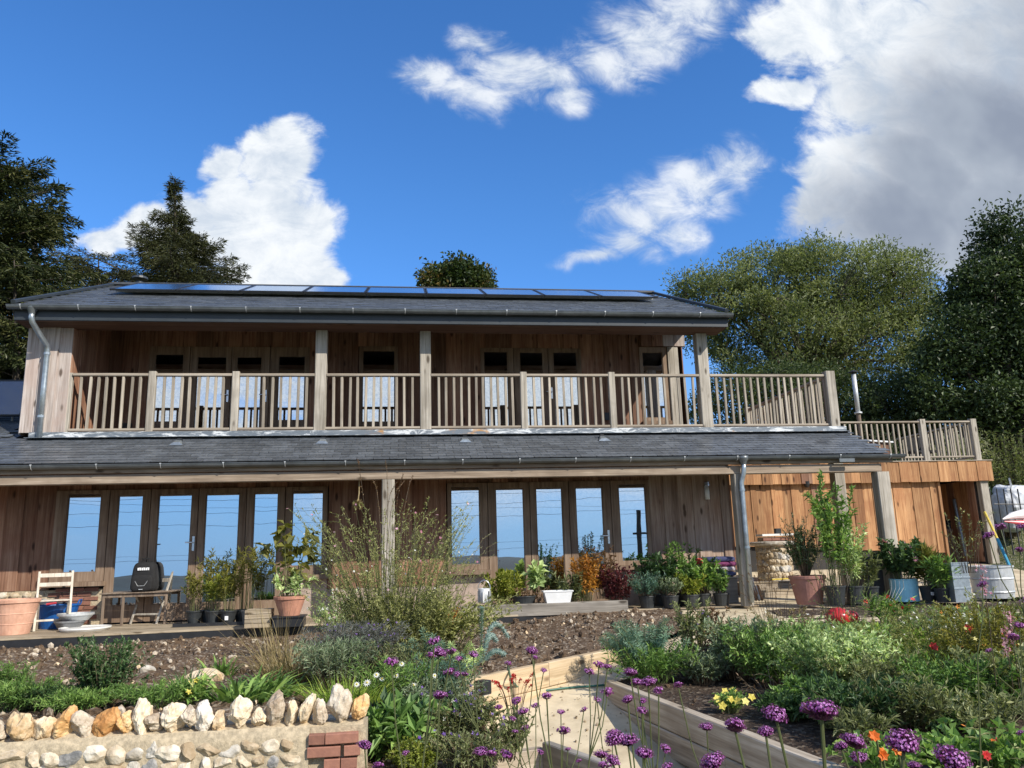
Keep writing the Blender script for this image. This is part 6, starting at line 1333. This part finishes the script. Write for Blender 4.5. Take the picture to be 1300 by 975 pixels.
for (px, py, rx, h, m, lb) in ((22, 905, .34, .24, 'green_mid', 'low feathery green mat at the far left behind the coping stones'), (62, 903, .30, .20, 'green_dark', 'low dark green mat left of the round shrub'), (100, 905, .3, .16, 'green_mid', 'low green mat at the foot of the round shrub'), (196, 900, .34, .18, 'green_mid', 'low bright grassy mat right of the round shrub'), (-8, 890, .3, .3, 'green_mid', 'feathery green plant cut off by the left edge')):
    bush('ground_cover', lb, 'plant', lz(px, py), (rx, .2), h, 130, 22, (.045, .008), m, 'stem_green', top=.3, lift=.6, sr=.002)
bush('primrose_plant', 'small primrose with pale yellow flowers behind the coping stones', 'flower', lz(243, 897), (.14, .1), .2, 34, 8, (.06, .03), 'green_mid', 'stem_green', flowers=(6, .028, 'petal_yellow', 5))
tuft('strap_clump', 'dark strap leaved clump above the primrose', 'plant', lz(236, 878), (.12, .1), .26, 90, .014, 'green_dark', lean=.5, droop=.3)
for i, (px, py, dm, lb) in enumerate(((258, 868, (.17, .12, .10), 'pale sandstone boulder on the bare soil right of the dark clump'), (222, 872, (.12, .08, .05), 'flat yellow stone lying on the soil left of the sandstone boulder'), (188, 856, (.09, .07, .06), 'small grey stone on the bare soil above the green mat'))):
    p = lz(px, py); t = thing('boulder', p, lb, 'stone'); inst('stone_body', stone_mesh('stone_body', dm, 700 + i, 'stone_cream' if i < 2 else 'flint_pale', 3, .16, 8), t, p + np.array([0, 0, dm[2] * .5]), (0, 0, random.uniform(0, 3)))
# --- bed between wall and path
def whorl(name, label, base, r, h, n, m, leaf=(.075, .008), head=None, cat='shrub', per=90):
    t = thing(name, base, label, cat); th = rng.uniform(0, 2 * PI, n); q = np.sqrt(rng.uniform(0, 1, n)); Bq = base + np.stack([np.cos(th) * q * r, np.sin(th) * q * r, h * rng.uniform(.55, 1, n) * (1 - .3 * q ** 2)], 1)
    A = base + np.stack([np.cos(th) * q * r * .3, np.sin(th) * q * r * .3, 0 * q], 1); C = curve(A, Bq, 6, .6, .05); gpart('stem', tubes_geo(C, np.full((n, 6), .005)), 'stem_green', t)
    u = np.linspace(.3, 1, per)[None].repeat(n, 0); k = np.clip(u * 5, 0, 4.999); i = k.astype(int); f = (k - i)[..., None]; s = np.arange(n)[:, None]; P = (C[s, i] * (1 - f) + C[s, i + 1] * f).reshape(-1, 3); T = unit((C[s, i + 1] - C[s, i]).reshape(-1, 3))
    a = (np.arange(per) * 2.4)[None].repeat(n, 0).reshape(-1) + rng.normal(size=n * per) * .2; S1 = unit(np.cross(T, [.3, .5, .8])); S2 = np.cross(T, S1); D = S1 * np.cos(a)[:, None] + S2 * np.sin(a)[:, None] + T * (.1 + .9 * np.clip((u.reshape(-1) - .85) / .15, 0, 1))[:, None]
    gpart('foliage', leaf_geo(P, D, T, leaf[0] * (1.15 - .5 * u.reshape(-1)), leaf[1], .15, np.clip(.25 + .5 * u.reshape(-1) + rng.normal(size=n * per) * .15, 0, 1)), m, t); return t
whorl('euphorbia', 'blue green euphorbia left of the pale timber edging', lz(545, 868), .30, .52, 16, 'euphorbia_leaf')
whorl('euphorbia', 'lime topped euphorbia between the purple flower heads and cube lamp', lz(580, 872) + np.array([0, -.1, 0]), .25, .42, 12, 'pale_green')
t = thing('blue_spurge', lz(612, 848), 'pale blue spurge with one tall spire and trailing arms on the soil', 'plant'); b0 = lz(612, 845); Cs = []
for tip in (on(612, 770, .35), lz(645, 822) + np.array([0, 0, .12]), lz(640, 838) + np.array([0, 0, .06]), lz(600, 852) + np.array([0, -.1, .1]), lz(630, 830) + np.array([0, 0, .14])):
    A = b0[None]; tip = np.asarray(tip, float); 
    if tip[2] > .2: tip = at(612, 772, b0[1])
    Cs.append(curve(A, tip[None], 6, .7, .02)[0])
C = np.array(Cs); gpart('stem', tubes_geo(C, np.full((len(C), 6), .007)), 'stem_green', t); per = 150; u = np.linspace(.12, 1, per); k = np.clip(u * 5, 0, 4.999); i = k.astype(int); f = (k - i)[:, None]
for c in C:
    P = c[i] * (1 - f) + c[i + 1] * f; T = unit(c[i + 1] - c[i]); a = np.arange(per) * 2.4; S1 = unit(np.cross(T, [.3, .5, .8])); S2 = np.cross(T, S1); D = S1 * np.cos(a)[:, None] + S2 * np.sin(a)[:, None] + T * .7
    gpart('foliage', leaf_geo(P, D, T, .042, .016, .1), 'glaucous', t)
def low(px, py): return hit(px, py, left_z)
bush('hardy_shrub', 'rounded mid green shrub filling the bed right of the daisies', 'shrub', low(575, 938), (.34, .3), .27, 150, 26, (.04, .016), 'green_olive', 'stem_brown', top=.3, flowers=[(16, .018, 'petal_violet', 5)])
bush('salvia_plant', 'salvia with small dark violet spikes left of the cube lamp', 'plant', low(566, 930), (.30, .22), .30, 60, 26, (.035, .012), 'sage', 'stem_brown', top=.45, lift=.8, flowers=[(30, .016, 'petal_violet', 4)])
bush('hebe_shrub', 'grey leaved shrub in the middle of the near bed', 'shrub', low(550, 918), (.34, .26), .32, 130, 28, (.038, .012), 'sage', 'stem_brown', top=.3, flowers=[(14, .014, 'petal_violet', 5)])
bush('broad_leaf_plant', 'broad leaved dark green plant beside the brick end of the flint wall', 'plant', low(505, 965), (.30, .24), .34, 46, 12, (.13, .045), 'green_mid', 'stem_green', top=.35, up=.2)
bush('broad_leaf_plant', 'broad leaved green plant under the daisies near the wall', 'plant', low(520, 945), (.30, .24), .32, 40, 12, (.12, .05), 'green_dark', 'stem_green', top=.35, up=.2)
bush('golden_shrub', 'small golden tipped shrub at the bottom of the near bed', 'shrub', on(528, 985, -.42), (.19, .16), .26, 150, 24, (.026, .010), 'green_lime', 'stem_brown', top=.5, flat=.4, sr=.002)
bush('ceratostigma', 'low plant with blue flowers at the bottom of the near bed', 'plant', on(600, 985, -.44), (.30, .2), .30, 90, 20, (.035, .016), 'green_olive', 'stem_brown', flowers=[(14, .018, 'petal_violet', 5)])
bush('ceratostigma', 'low leafy plant at the bottom edge left of the path', 'plant', on(640, 965, -.5), (.24, .2), .36, 60, 16, (.04, .02), 'green_olive', 'stem_brown', flowers=[(8, .014, 'petal_violet', 5)])
bush('sedum_plant', 'spent white and brown flower head plant beside the cube lamp', 'plant', low(572, 940), (.2, .15), .26, 36, 14, (.03, .012), 'russet', 'stem_brown', flowers=[(16, .02, 'petal_white', 5)])
bush('persicaria', 'thin plant with small red flower spikes at the path edge', 'plant', low(655, 912), (.16, .1), .34, 16, 26, (.02, .008), 'petal_red', 'stem_brown', top=.5, lift=1.0, start=.7)
bush('daisy_plant', 'daisy plant with open white flowers between wall and airy shrub', 'flower', lz(505, 905), (.34, .25), .42, 110, 22, (.05, .008), 'green_mid', 'stem_green', top=.35)
bush('fill_shrub', 'small leaved green shrub behind the daisies', 'shrub', lz(510, 878), (.38, .3), .42, 160, 24, (.035, .014), 'green_olive', 'stem_brown', top=.3)
bush('fill_shrub', 'blue grey small leaved shrub at the foot of the euphorbia', 'shrub', lz(556, 890), (.34, .26), .34, 140, 24, (.03, .012), 'euphorbia_leaf', 'stem_brown', top=.3)
# white daisies, one thing each
DAISY = ((466, 867), (453, 869), (485, 862), (503, 858), (525, 870), (491, 890), (478, 857), (510, 843), (552, 858), (441, 902))
DO = {i: ['first', 'second', 'third', 'fourth', 'fifth', 'sixth', 'seventh', 'eighth', 'ninth', 'tenth'][r] for r, i in enumerate(sorted(range(10), key=lambda k: DAISY[k][0]))}
for i, (px, py) in enumerate(DAISY):
    Y = 6.0 + .25 * (i % 3) if px < 500 else 6.5; c = at(px, py, Y); b = np.array([c[0] + random.uniform(-.05, .15), Y + .15, float(left_z(c[0], Y + .15))]); t = thing('daisy', b, 'white daisy on a thin stem beside the wall end, %s from left' % DO[i], 'flower', 'white daisies beside the wall end')
    q = MB(); q.tube([b, (b + c) / 2 + np.array([.02, 0, .03]), c], .0025, 4); q.obj('stem', 'stem_green', t); R_ = .026 if i not in (0,) else .033
    gpart('petals', [star_geo(c[None], np.array([[random.uniform(-.3, .3), -.7, .6]]), R_, 11, .30, None, .12)], 'petal_white', t); q = MB(); q.lathe([(0, -.004), (.007, -.003), (.006, .006), (0, .008)], c + np.array([0, -.004, .003]), 8); q.obj('flower_centre', 'yellow_paint', t)
# --- right bed
whorl('euphorbia', 'big blue green euphorbia at the head of the sleeper edged bed', rz(822, 860), .46, .62, 46, 'euphorbia_leaf', (.085, .009), per=80)
bush('euphorbia_skirt', 'green lower leaves at the foot of the big euphorbia', 'shrub', rz(828, 868), (.42, .3), .36, 90, 22, (.07, .014), 'green_mid', 'stem_green', top=.25)
bush('salvia_plant', 'upright russet stemmed salvia with a violet spike beside the big euphorbia', 'plant', rz(880, 858), (.22, .2), .74, 30, 34, (.06, .018), 'green_olive', 'stem_brown', top=.5, lift=.9, flowers=[(6, .016, 'petal_violet', 5)])
bush('salvia_plant', 'thin dark stemmed salvia leaning over the bed head', 'plant', rz(905, 850), (.25, .2), .62, 24, 30, (.05, .016), 'russet', 'stem_brown', top=.45, lift=.9)
p = rz(892, 846); t = thing('violet_spike', p, 'single violet salvia flower spike above the bed head', 'flower'); tp = at(893, 783, p[1]); q = MB(); q.tube([p, (p + tp) / 2, tp], .004, 5); q.obj('stem', 'stem_brown', t); n = 60; P = tp + np.stack([rng.normal(size=n) * .012, rng.normal(size=n) * .012, rng.uniform(-.13, .06, n)], 1); gpart('floret', star_geo(P, rng.normal(size=(n, 3)) + np.array([0, -.6, .2]), .016, 4), 'petal_violet', t)
bush('sage_bush', 'grey green sage bush in the right bed', 'shrub', rz(940, 862), (.40, .34), .58, 170, 26, (.06, .02), 'sage', 'stem_brown', top=.25)
bush('sage_bush', 'green sage bush behind the yellow pansies', 'shrub', rz(985, 872), (.46, .36), .56, 190, 26, (.06, .02), 'green_mid', 'stem_brown', top=.25)
bush('lime_plant', 'bright lime leaved plant at the back of the right bed', 'plant', rz(945, 828), (.34, .25), .24, 50, 14, (.15, .07), 'grass_blade', 'stem_green', top=.4, up=.3)
bush('comfrey_plant', 'broad green leaved plant in front of the patio', 'plant', rz(1005, 834), (.5, .3), .26, 70, 16, (.12, .05), 'green_mid', 'stem_green', top=.3)
bush('pittosporum', 'dense pale edged shrub in the middle of the right bed', 'shrub', rz(1075, 895), (.50, .42), .60, 340, 32, (.045, .019), 'pale_green', 'stem_brown', top=.2)
bush('pittosporum', 'dense small leaved shrub left of the red ornament', 'shrub', rz(1028, 860), (.50, .4), .56, 260, 28, (.042, .018), 'pale_green', 'stem_brown', top=.22)
bush('laurel_shrub', 'dark green shrub with long leaves hanging low in the right bed', 'shrub', rz(1090, 930), (.40, .34), .36, 120, 20, (.075, .020), 'green_dark', 'stem_brown', top=.25)
bush('pieris_shrub', 'olive green pieris with narrow leaves near the bark', 'shrub', rz(1155, 930), (.34, .30), .34, 130, 24, (.07, .015), 'green_olive', 'stem_brown', top=.35)
bush('pieris_shrub', 'small olive pieris at the sleeper edge among the verbena', 'shrub', rz(1088, 948), (.2, .18), .22, 50, 24, (.06, .014), 'green_olive', 'stem_brown', top=.5)
tuft('daylily_clump', 'bright yellow green strap leaved daylily clump in the right bed', 'plant', rz(1150, 885), (.40, .30), .62, 240, .020, 'grass_blade', lean=.8, droop=.6)
tuft('daylily_clump', 'second daylily clump in front of the white flowered plant', 'plant', rz(1205, 890), (.34, .25), .55, 190, .020, 'grass_blade', lean=.8, droop=.6)
bush('white_flowered_shrub', 'small shrub with many cream white flowers right of the daylilies', 'shrub', rz(1205, 850), (.42, .32), .56, 120, 22, (.045, .018), 'green_olive', 'stem_green', top=.3, flowers=[(60, .024, 'petal_white', 5)])
bush('meadow_plant', 'yellowish loose wildflower plant at the right edge', 'plant', rz(1265, 885), (.55, .4), .78, 130, 34, (.05, .014), 'bamboo_leaf', 'stem_brown', top=.3, lift=.8, flowers=[(8, .022, 'petal_orange', 5), (8, .022, 'petal_yellow', 5)])
bush('meadow_plant', 'green airy wildflower plant behind the yellowish one', 'plant', rz(1250, 838), (.7, .4), .55, 130, 30, (.05, .014), 'pale_green', 'stem_green', top=.3, lift=.8, flowers=[(14, .018, 'petal_white', 5), (6, .02, 'petal_yellow', 6)])
bush('meadow_plant', 'pale green wild plants along the back of the right bed', 'plant', rz(1125, 826), (.7, .35), .30, 160, 26, (.06, .02), 'green_mid', 'stem_green', top=.25, lift=.6)
bush('meadow_plant', 'green wild plants below the zinc planters', 'plant', rz(1195, 824), (.6, .3), .30, 140, 26, (.06, .02), 'pale_green', 'stem_green', top=.25, lift=.6)
bush('meadow_plant', 'low leafy weeds at the patio edge beside the red ornament', 'plant', rz(1110, 850), (.6, .35), .40, 170, 26, (.065, .022), 'green_mid', 'stem_green', top=.25, lift=.6)
bush('crocosmia', 'crocosmia with red flowers before the black deck edge', 'flower', rz(1133, 808), (.3, .2), .46, 30, 10, (.16, .016), 'green_mid', 'stem_green', top=.5, lift=.9, flowers=[(16, .035, 'petal_red', 6)])
bush('wild_stalks', 'thin bare wild stalks standing before the pale patio', 'plant', rz(985, 812), (.5, .2), .95, 22, 24, (.022, .009), 'russet', 'stem_brown', top=.45, lift=1.1, start=.5, sr=.0035, jit=.04)
bush('wild_stalks', 'thin green wild stalks beside the red ornament', 'plant', rz(1085, 822), (.5, .2), .85, 20, 26, (.03, .009), 'green_olive', 'stem_green', top=.45, lift=1.1, start=.4, sr=.0035, jit=.04)
bush('wild_stalks', 'brownish wild stalks reaching in front of the potted olive', 'plant', rz(1060, 818), (.35, .2), 1.25, 16, 30, (.022, .008), 'dry_grass', 'stem_brown', top=.45, lift=1.1, start=.5, sr=.0035, jit=.04)
p = rz(928, 905); t = thing('yellow_pansies', p, 'clump of pale yellow pansies behind the sleeper top', 'flower'); bush('x', '', '', p, (.17, .12), .16, 46, 9, (.04, .02), 'green_mid', 'stem_green', parent=t)
P = np.array([rz(px, py + 18) + np.array([0, 0, .12]) for px, py in ((912, 889), (922, 879), (932, 878), (929, 890), (919, 899), (938, 892), (948, 893), (956, 887))]); gpart('blossom', star_geo(P, np.tile([[-.1, -.8, .5]], (len(P), 1)) + rng.normal(size=(len(P), 3)) * .2, .036, 5, .95, None, .15), 'petal_yellow', t)
bush('nasturtium', 'nasturtium with red and orange flowers at the bottom right corner', 'flower', on(1250, 985, -.33), (.5, .3), .24, 90, 10, (.055, .05), 'green_mid', 'stem_green', up=.6, flowers=[(4, .02, 'petal_red', 5), (3, .02, 'petal_orange', 5)])
bush('nasturtium', 'leafy nasturtium at the bottom edge with few flowers', 'flower', on(1130, 990, -.33), (.34, .22), .22, 60, 10, (.05, .045), 'green_mid', 'stem_green', up=.6)
bush('low_weeds', 'dark leafy weeds over the bark in the right bed', 'plant', rz(1190, 930), (.3, .2), .16, 40, 10, (.06, .03), 'green_dark', 'stem_green')
bush('low_weeds', 'scattered green weeds on the bark at the lower right', 'plant', rz(1262, 935), (.4, .25), .30, 70, 14, (.05, .02), 'green_olive', 'stem_green')
p = on(1186, 942, -.33); t = thing('boulder', p, 'flat tan stone lying on the bark in the right bed', 'stone'); inst('stone_body', stone_mesh('stone_body', (.085, .06, .03), 760, 'stone_cream', 3, .12, 6), t, p + np.array([0, 0, .015]))
for i, (px, py, m, lb) in enumerate(((1112, 935, 'petal_orange', 'upper orange flower beside the big verbena head'), (1120, 957, 'petal_orange', 'lower orange flower beneath the upper one'), (1140, 953, 'petal_orange', 'orange flower half hidden behind the big verbena head'), (1252, 959, 'petal_red', 'small red flower near the bottom right corner'), (1275, 806, 'petal_red', 'red flower among verbena at the right edge'), (1185, 822, 'petal_red', 'small red flower in the middle of the right bed'), (1228, 797, 'petal_red', 'small red flower below the zinc planters'))):
    Y = 1.9 if i < 3 else (2.6 if i == 3 else 6.5); c = at(px, py, Y); t = thing('orange_flower' if i < 3 else 'red_flower', c - np.array([0, 0, .35]), lb, 'flower'); q = MB(); q.tube([c - np.array([-.04, -.03, .42]), c - np.array([-.01, 0, .15]), c], .003, 5); q.obj('stem', 'stem_green', t)
    r_ = .0145 if i < 3 else (.017 if i == 3 else .04); gpart('petals', [star_geo(np.repeat(c[None], 2, 0) + rng.normal(size=(2, 3)) * r_ * .15, np.array([[-.2, -.8, .4]]) + rng.normal(size=(2, 3)) * .25, r_, 6, 1.0, None, .45)], m, t)
for i, (px, py) in enumerate(((1283, 795), (1277, 812), (1248, 735))):
    c = at(px, py, 5.5); t = thing('pink_spike', c - np.array([0, 0, .7]), ('pink flower spike at the right edge, upper of two', 'pink flower spike at the right edge, lower of two', 'pink flower spike in front of the zinc planter')[i], 'flower'); q = MB(); q.tube([c - np.array([.02, 0, .75]), c - np.array([0, 0, .3]), c + np.array([0, 0, .05])], .003, 5); q.obj('stem', 'stem_brown', t)
    n = 46; P = c + np.stack([rng.normal(size=n) * .016, rng.normal(size=n) * .016, rng.uniform(-.12, .1, n)], 1); gpart('floret', star_geo(P, rng.normal(size=(n, 3)) + np.array([0, -.6, .2]), .014, 4), 'petal_pink', t)
bush('pieris_shrub', 'broad olive shrub filling the bed between pittosporum and daylilies', 'shrub', rz(1118, 905), (.42, .34), .46, 200, 26, (.06, .016), 'green_olive', 'stem_brown', top=.25)
bush('meadow_plant', 'tangle of green stems behind the nasturtiums', 'plant', rz(1225, 915), (.5, .35), .45, 150, 28, (.05, .018), 'green_mid', 'stem_green', top=.25, lift=.7)
bush('meadow_plant', 'leafy green plants along the bed in front of the red ornament', 'plant', rz(1060, 835), (.55, .3), .32, 150, 24, (.06, .024), 'pale_green', 'stem_green', top=.3, lift=.6)
tuft('meadow_grass', 'loose yellow green grass among the wildflowers at the right edge', 'grass', rz(1235, 880), (.6, .4), .70, 380, .008, 'grass_blade', lean=.7, droop=.5)
bush('sage_bush', 'low silvery plant behind the pansies at the sleeper end', 'shrub', rz(895, 868), (.28, .22), .30, 110, 22, (.05, .016), 'sage', 'stem_brown', top=.3)
for (px, py, lb) in ((1010, 880, 'bare brown twigs arching over the soil behind the pansies'), (985, 895, 'thin fallen brown stems behind the yellow pansies')):
    bush('bare_twigs', lb, 'plant', rz(px, py), (.4, .25), .28, 14, 4, (.03, .01), 'russet', 'stem_brown', top=.4, lift=.8)
for (px, py, rx, h, m, lb) in ((1030, 905, .30, .26, 'green_mid', 'low fresh green plant between the pansies and the dark laurel'), (1000, 915, .24, .18, 'green_dark', 'low dark leafy plant over the sleeper near the large verbena'), (1062, 925, .26, .24, 'pale_green', 'pale green low plant at the sleeper edge beside the large verbena'), (1150, 855, .5, .42, 'grass_blade', 'bright yellow green leafy clump behind the daylilies'), (1290, 910, .4, .5, 'green_olive', 'olive leafy stems at the right edge above the nasturtiums')):
    bush('bed_filler', lb, 'plant', rz(px, py), (rx, rx * .7), h, 110, 24, (.055, .022), m, 'stem_green', top=.3, lift=.6)
for (px, py, rx, h, m, lb) in ((1010, 850, .5, .62, 'dry_grass', 'wispy straw coloured stems over the sage in the right bed'), (1110, 870, .5, .66, 'wild_green', 'wispy yellow green stems over the pittosporum'), (1190, 870, .5, .72, 'wild_green', 'feathery yellow green stems among the daylilies'), (1260, 860, .6, .80, 'wild_green', 'feathery pale stems among the wildflowers at the right edge'), (930, 850, .3, .55, 'dry_grass', 'wispy pale stems rising behind the yellow pansies')):
    bush('wispy_stems', lb, 'plant', rz(px, py), (rx, rx * .6), h, 60, 30, (.034, .011), m, 'stem_green', top=.35, lift=.9, sr=.0022, start=.3, flowers=[(10, .016, 'petal_white', 5)])
# --- verbena: every plant a thing, every head a part
def head_mesh(seed, n, fs):
    r = np.random.default_rng(seed); P = unit(r.normal(size=(n * 3, 3))); P = P[P[:, 2] > -.22][:n]; n = len(P); lump = (1 + .30 * smooth_noise(P, 3.4, seed)) * r.uniform(.82, 1.14, n)
    S = P * np.array([1, 1, .56]) * lump[:, None]; gs = []
    N = unit(P * np.array([1, 1, 1.2]) + r.normal(size=P.shape) * .25); A1 = unit(np.cross(N, r.normal(size=(n, 3)))); A2 = np.cross(N, A1); v = np.clip(.55 + .22 * P[:, 2] + r.normal(size=n) * .2, .34, 1)
    for k in range(5): t_ = 2 * PI * k / 5; gs.append(leaf_geo(S, A1 * math.cos(t_) + A2 * math.sin(t_) + N * .25, N, fs * r.uniform(.8, 1.2, n), fs * .85, .1, v))
    Q = P * np.array([.25, .25, .1]) - np.array([0, 0, .25]); gs.append(leaf_geo(Q, S - Q, unit(r.normal(size=S.shape)), np.linalg.norm(S - Q, axis=1) * 1.02, .11, .3, np.clip(.16 + r.normal(size=n) * .13, 0, .42)))
    m = n // 2; d = unit(r.normal(size=(m, 3)) * np.array([1, 1, .3])); gs.append(leaf_geo(np.tile([[0, 0, -.5]], (m, 1)), d * np.array([1, 1, .3]) + np.array([0, 0, .35]), unit(r.normal(size=(m, 3))), .75, .13, .3, r.uniform(.02, .25, m)))
    V, F, a = join_geo(gs); return raw_mesh('flower_head', V, F, 'verbena_head', False, a)
HB = [head_mesh(60 + i, 230, .095) for i in range(3)]; HS = [head_mesh(70 + i, 64, .19) for i in range(3)]
VH = [(551, 814, 16), (557, 828, 20), (548, 832, 14), (573, 827, 14), (582, 836, 10), (601, 831, 14), (497, 840, 16), (570, 853, 16), (581, 856, 10), (590, 856, 9), (558, 883, 18), (675, 826, 18), (679, 835, 9), (690, 851, 9), (645, 842, 9),
      (656, 890, 15), (664, 903, 14), (680, 896, 11), (633, 898, 10), (651, 912, 9), (667, 924, 11), (654, 929, 8), (611, 954, 18), (624, 957, 14), (642, 958, 16), (463, 946, 18), (515, 956, 9), (694, 884, 15), (712, 904, 11), (741, 901, 10), (715, 928, 17),
      (721, 951, 8), (748, 853, 14), (760, 844, 14), (771, 846, 11), (771, 878, 16), (758, 888, 10), (800, 854, 18), (809, 866, 16), (823, 866, 20), (836, 876, 14), (797, 888, 18), (816, 890, 11), (815, 902, 14), (861, 870, 13), (845, 951, 14),
      (780, 938, 26), (797, 940, 26), (817, 956, 23), (777, 930, 15), (763, 958, 18), (778, 965, 20), (897, 923, 18), (933, 922, 31), (905, 967, 32), (847, 973, 14), (972, 929, 24), (985, 907, 32), (1042, 903, 46), (1068, 947, 20), (1085, 942, 32), (1090, 962, 22), (1146, 942, 46), (1210, 964, 45),
      (1294, 794, 16), (1287, 809, 17), (1255, 826, 9), (1295, 930, 10), (1270, 669, 16), (1255, 680, 16), (1296, 668, 12), (1247, 742, 14), (1294, 698, 12), (1160, 972, 18), (480, 972, 14), (686, 955, 9), (735, 966, 8), (1302, 762, 14), (768, 972, 16)]
HD = []
for px, py, w in VH:
    D = float(np.clip(1000 * .046 / w, 1.0, 4.4)); HD.append([px, py, w, D])
plants, used = [], [False] * len(HD)
for i, h in enumerate(HD):
    if used[i]: continue
    mem = [i]; used[i] = True
    for j, g2 in enumerate(HD):
        if not used[j] and len(mem) < 4 and abs(g2[0] - h[0]) < 42 and abs(g2[1] - h[1]) < 62 and .62 < g2[3] / h[3] < 1.6: mem.append(j); used[j] = True
    plants.append(mem)
ORDN = ['first', 'second', 'third', 'fourth', 'fifth', 'sixth', 'seventh', 'eighth', 'ninth', 'tenth', 'eleventh', 'twelfth', 'thirteenth', 'fourteenth']
def spot(mem):
    x = np.mean([HD[i][0] for i in mem]); y = np.mean([HD[i][1] for i in mem]); w = max(HD[i][2] for i in mem)
    if x > 1230 and y < 850: return 'at the right edge before the planters'
    if w >= 28: return 'with large close heads over the near sleepers'
    return 'by the brick wall end' if x < 530 else 'before the euphorbia and cube lamp' if x < 630 else 'over the pale path' if x < 775 else 'before the far end of the sleepers' if x < 880 else 'with smaller heads among the large ones'
SP = [spot(m) for m in plants]; VL = {}
for sp in set(SP):
    ids = sorted([i for i in range(len(plants)) if SP[i] == sp], key=lambda i: np.mean([HD[k][0] for k in plants[i]]))
    for r_, i in enumerate(ids): VL[i] = 'purple verbena ' + sp + (', %s from left' % ORDN[r_] if len(ids) > 1 else '')
for pi_, mem in enumerate(plants):
    D = float(np.mean([HD[i][3] for i in mem])); C = []
    for i in mem: d = ray(HD[i][0], HD[i][1]); C.append(EYE + d / d[1] * (D * (1 + .03 * (i % 3 - 1)) * .97))
    C = np.array(C); c0 = C.mean(0); hi = max(HD[i][1] for i in mem)
    base = np.array([c0[0] + random.uniform(-.22, .24), c0[1] + random.uniform(-.06, .06), c0[2] - random.uniform(.75, 1.0)])
    base[2] = max(base[2], -.85)
    big = max(HD[i][2] for i in mem)
    t = thing('verbena_plant', base, VL[pi_], 'flower', 'purple verbena in the foreground')
    fork = base + (c0 - base) * .66 + np.array([random.uniform(-.03, .03), 0, 0]) - np.array([0, 0, .02]); sr_ = .0032
    q = MB(); q.tube([base, base + (fork - base) * .5 + np.array([random.uniform(-.015, .015), 0, 0]), fork], [sr_ * 1.2, sr_, sr_ * .9], 6)
    for i, c in zip(mem, C):
        R_ = HD[i][2] / 1000 * D * .43; m_ = fork + (c - fork) * .5 + np.array([(c - fork)[0] * .15, 0, -.01]); q.tube([fork, m_, c - np.array([0, 0, R_ * .45])], [sr_ * .8, sr_ * .65, sr_ * .75], 6)
    if big < 26:
        for s in (.55, .85):
            f_ = base + (fork - base) * s
            for sd in (-1, 1): q.tube([f_, f_ + np.array([sd * .05, 0, .03]), f_ + np.array([sd * .09, .01, .09])], [.0018, .0014, .001], 4)
    q.obj('stem', 'stem_green', t)
    for i, c in zip(mem, C):
        R_ = HD[i][2] / 1000 * D * .43; o = inst('flower_head', (HB if HD[i][2] >= 18 else HS)[i % 3], t, c, (random.uniform(-.35, .45), random.uniform(-.4, .4), random.uniform(0, 6)), R_)
    if big >= 14:
        n = 8; u = rng.uniform(.1, .6, n)[:, None]; gpart('leaf', leaf_geo(base + (fork - base) * u, np.stack([rng.choice([-1, 1], n), rng.normal(size=n) * .3, np.full(n, .25)], 1), np.array([[0, 0, 1.0]]).repeat(n, 0), .06, .011), 'green_olive', t)
# ================================================================== SEEN ONLY IN THE GLASS
t = thing('utility_pole', (13.6, -18, -2.6), 'dark wooden utility pole mirrored in the rightmost lower window', 'pole'); q = MB(); q.tube([(13.5, -18, -4), (13.6, -18, 3.3)], [.16, .14], 10); q.obj('pole_shaft', 'bark', t); baro('crossarm', 'bark', t, (13.2, -18, 1.9), (14.0, -18, 1.9), .1, .12)
t = thing('pylon', (-58, -170, -22), 'lattice electricity pylon mirrored in the left doors', 'pylon'); q = MB(); Hp = 31.5; pb = np.array([-58, -170, -22.0])
def leg_(k, f): w = 1.6 * (1 - f) + .45; return pb + np.array([(-1, 1, 1, -1)[k] * w, (-1, -1, 1, 1)[k] * w, f * Hp])
for k in range(4):
    q.bar(leg_(k, 0), leg_(k, 1), .25, .25, ch=0)
    for j in range(8): q.bar(leg_(k, j / 8), leg_((k + 1) % 4, (j + 1) / 8), .12, .12, ch=0); q.bar(leg_((k + 1) % 4, j / 8), leg_(k, (j + 1) / 8), .12, .12, ch=0)
for f, w in ((.72, 2.4), (.86, 2.0), (.97, 1.4)): q.bar(pb + np.array([-w, 0, f * Hp]), pb + np.array([w, 0, f * Hp]), .3, .3, ch=0)
q.obj('lattice', 'gutter_metal', t)
t = thing('power_lines', (0, -60, 8), 'thin overhead power lines mirrored across the lower windows', 'cable')
for (Y, z, s) in ((-60, 7.0, .5), (-60, 5.6, .4), (-60, 8.2, .2), (-22, 2.35, .9), (-30, 5.2, -1.6), (-30, 2.0, .6)):
    q = MB(); q.tube([(x, Y, z + s * x / 60 - .9 * (1 - (x / 60) ** 2)) for x in np.linspace(-60, 60, 13)], .011 * abs(Y) / 30, 4); q.obj('cable_strand', 'wire_dark', t)
for i, (x, Y, r_, h, m) in enumerate(((5.6, -6.5, 1.0, 2.1, 'green_dark'), (8.2, -7.5, 1.3, 2.5, 'oak'), (-2.5, -8, 1.4, 1.25, 'green_dark'), (-7.5, -7, 1.5, 1.2, 'green_mid'), (11, -8, 1.3, 1.6, 'oak'))):
    bush('hedge_shrub', 'dark garden shrub mirrored in the lower windows, %s' % ('near the middle', 'by the pole', 'in the left doors', 'far left', 'far right')[i], 'shrub', np.array([x, Y, -1.0]), (r_, .8), h + .2, 90, 40, (.10, .045), m, 'stem_brown', top=.35)
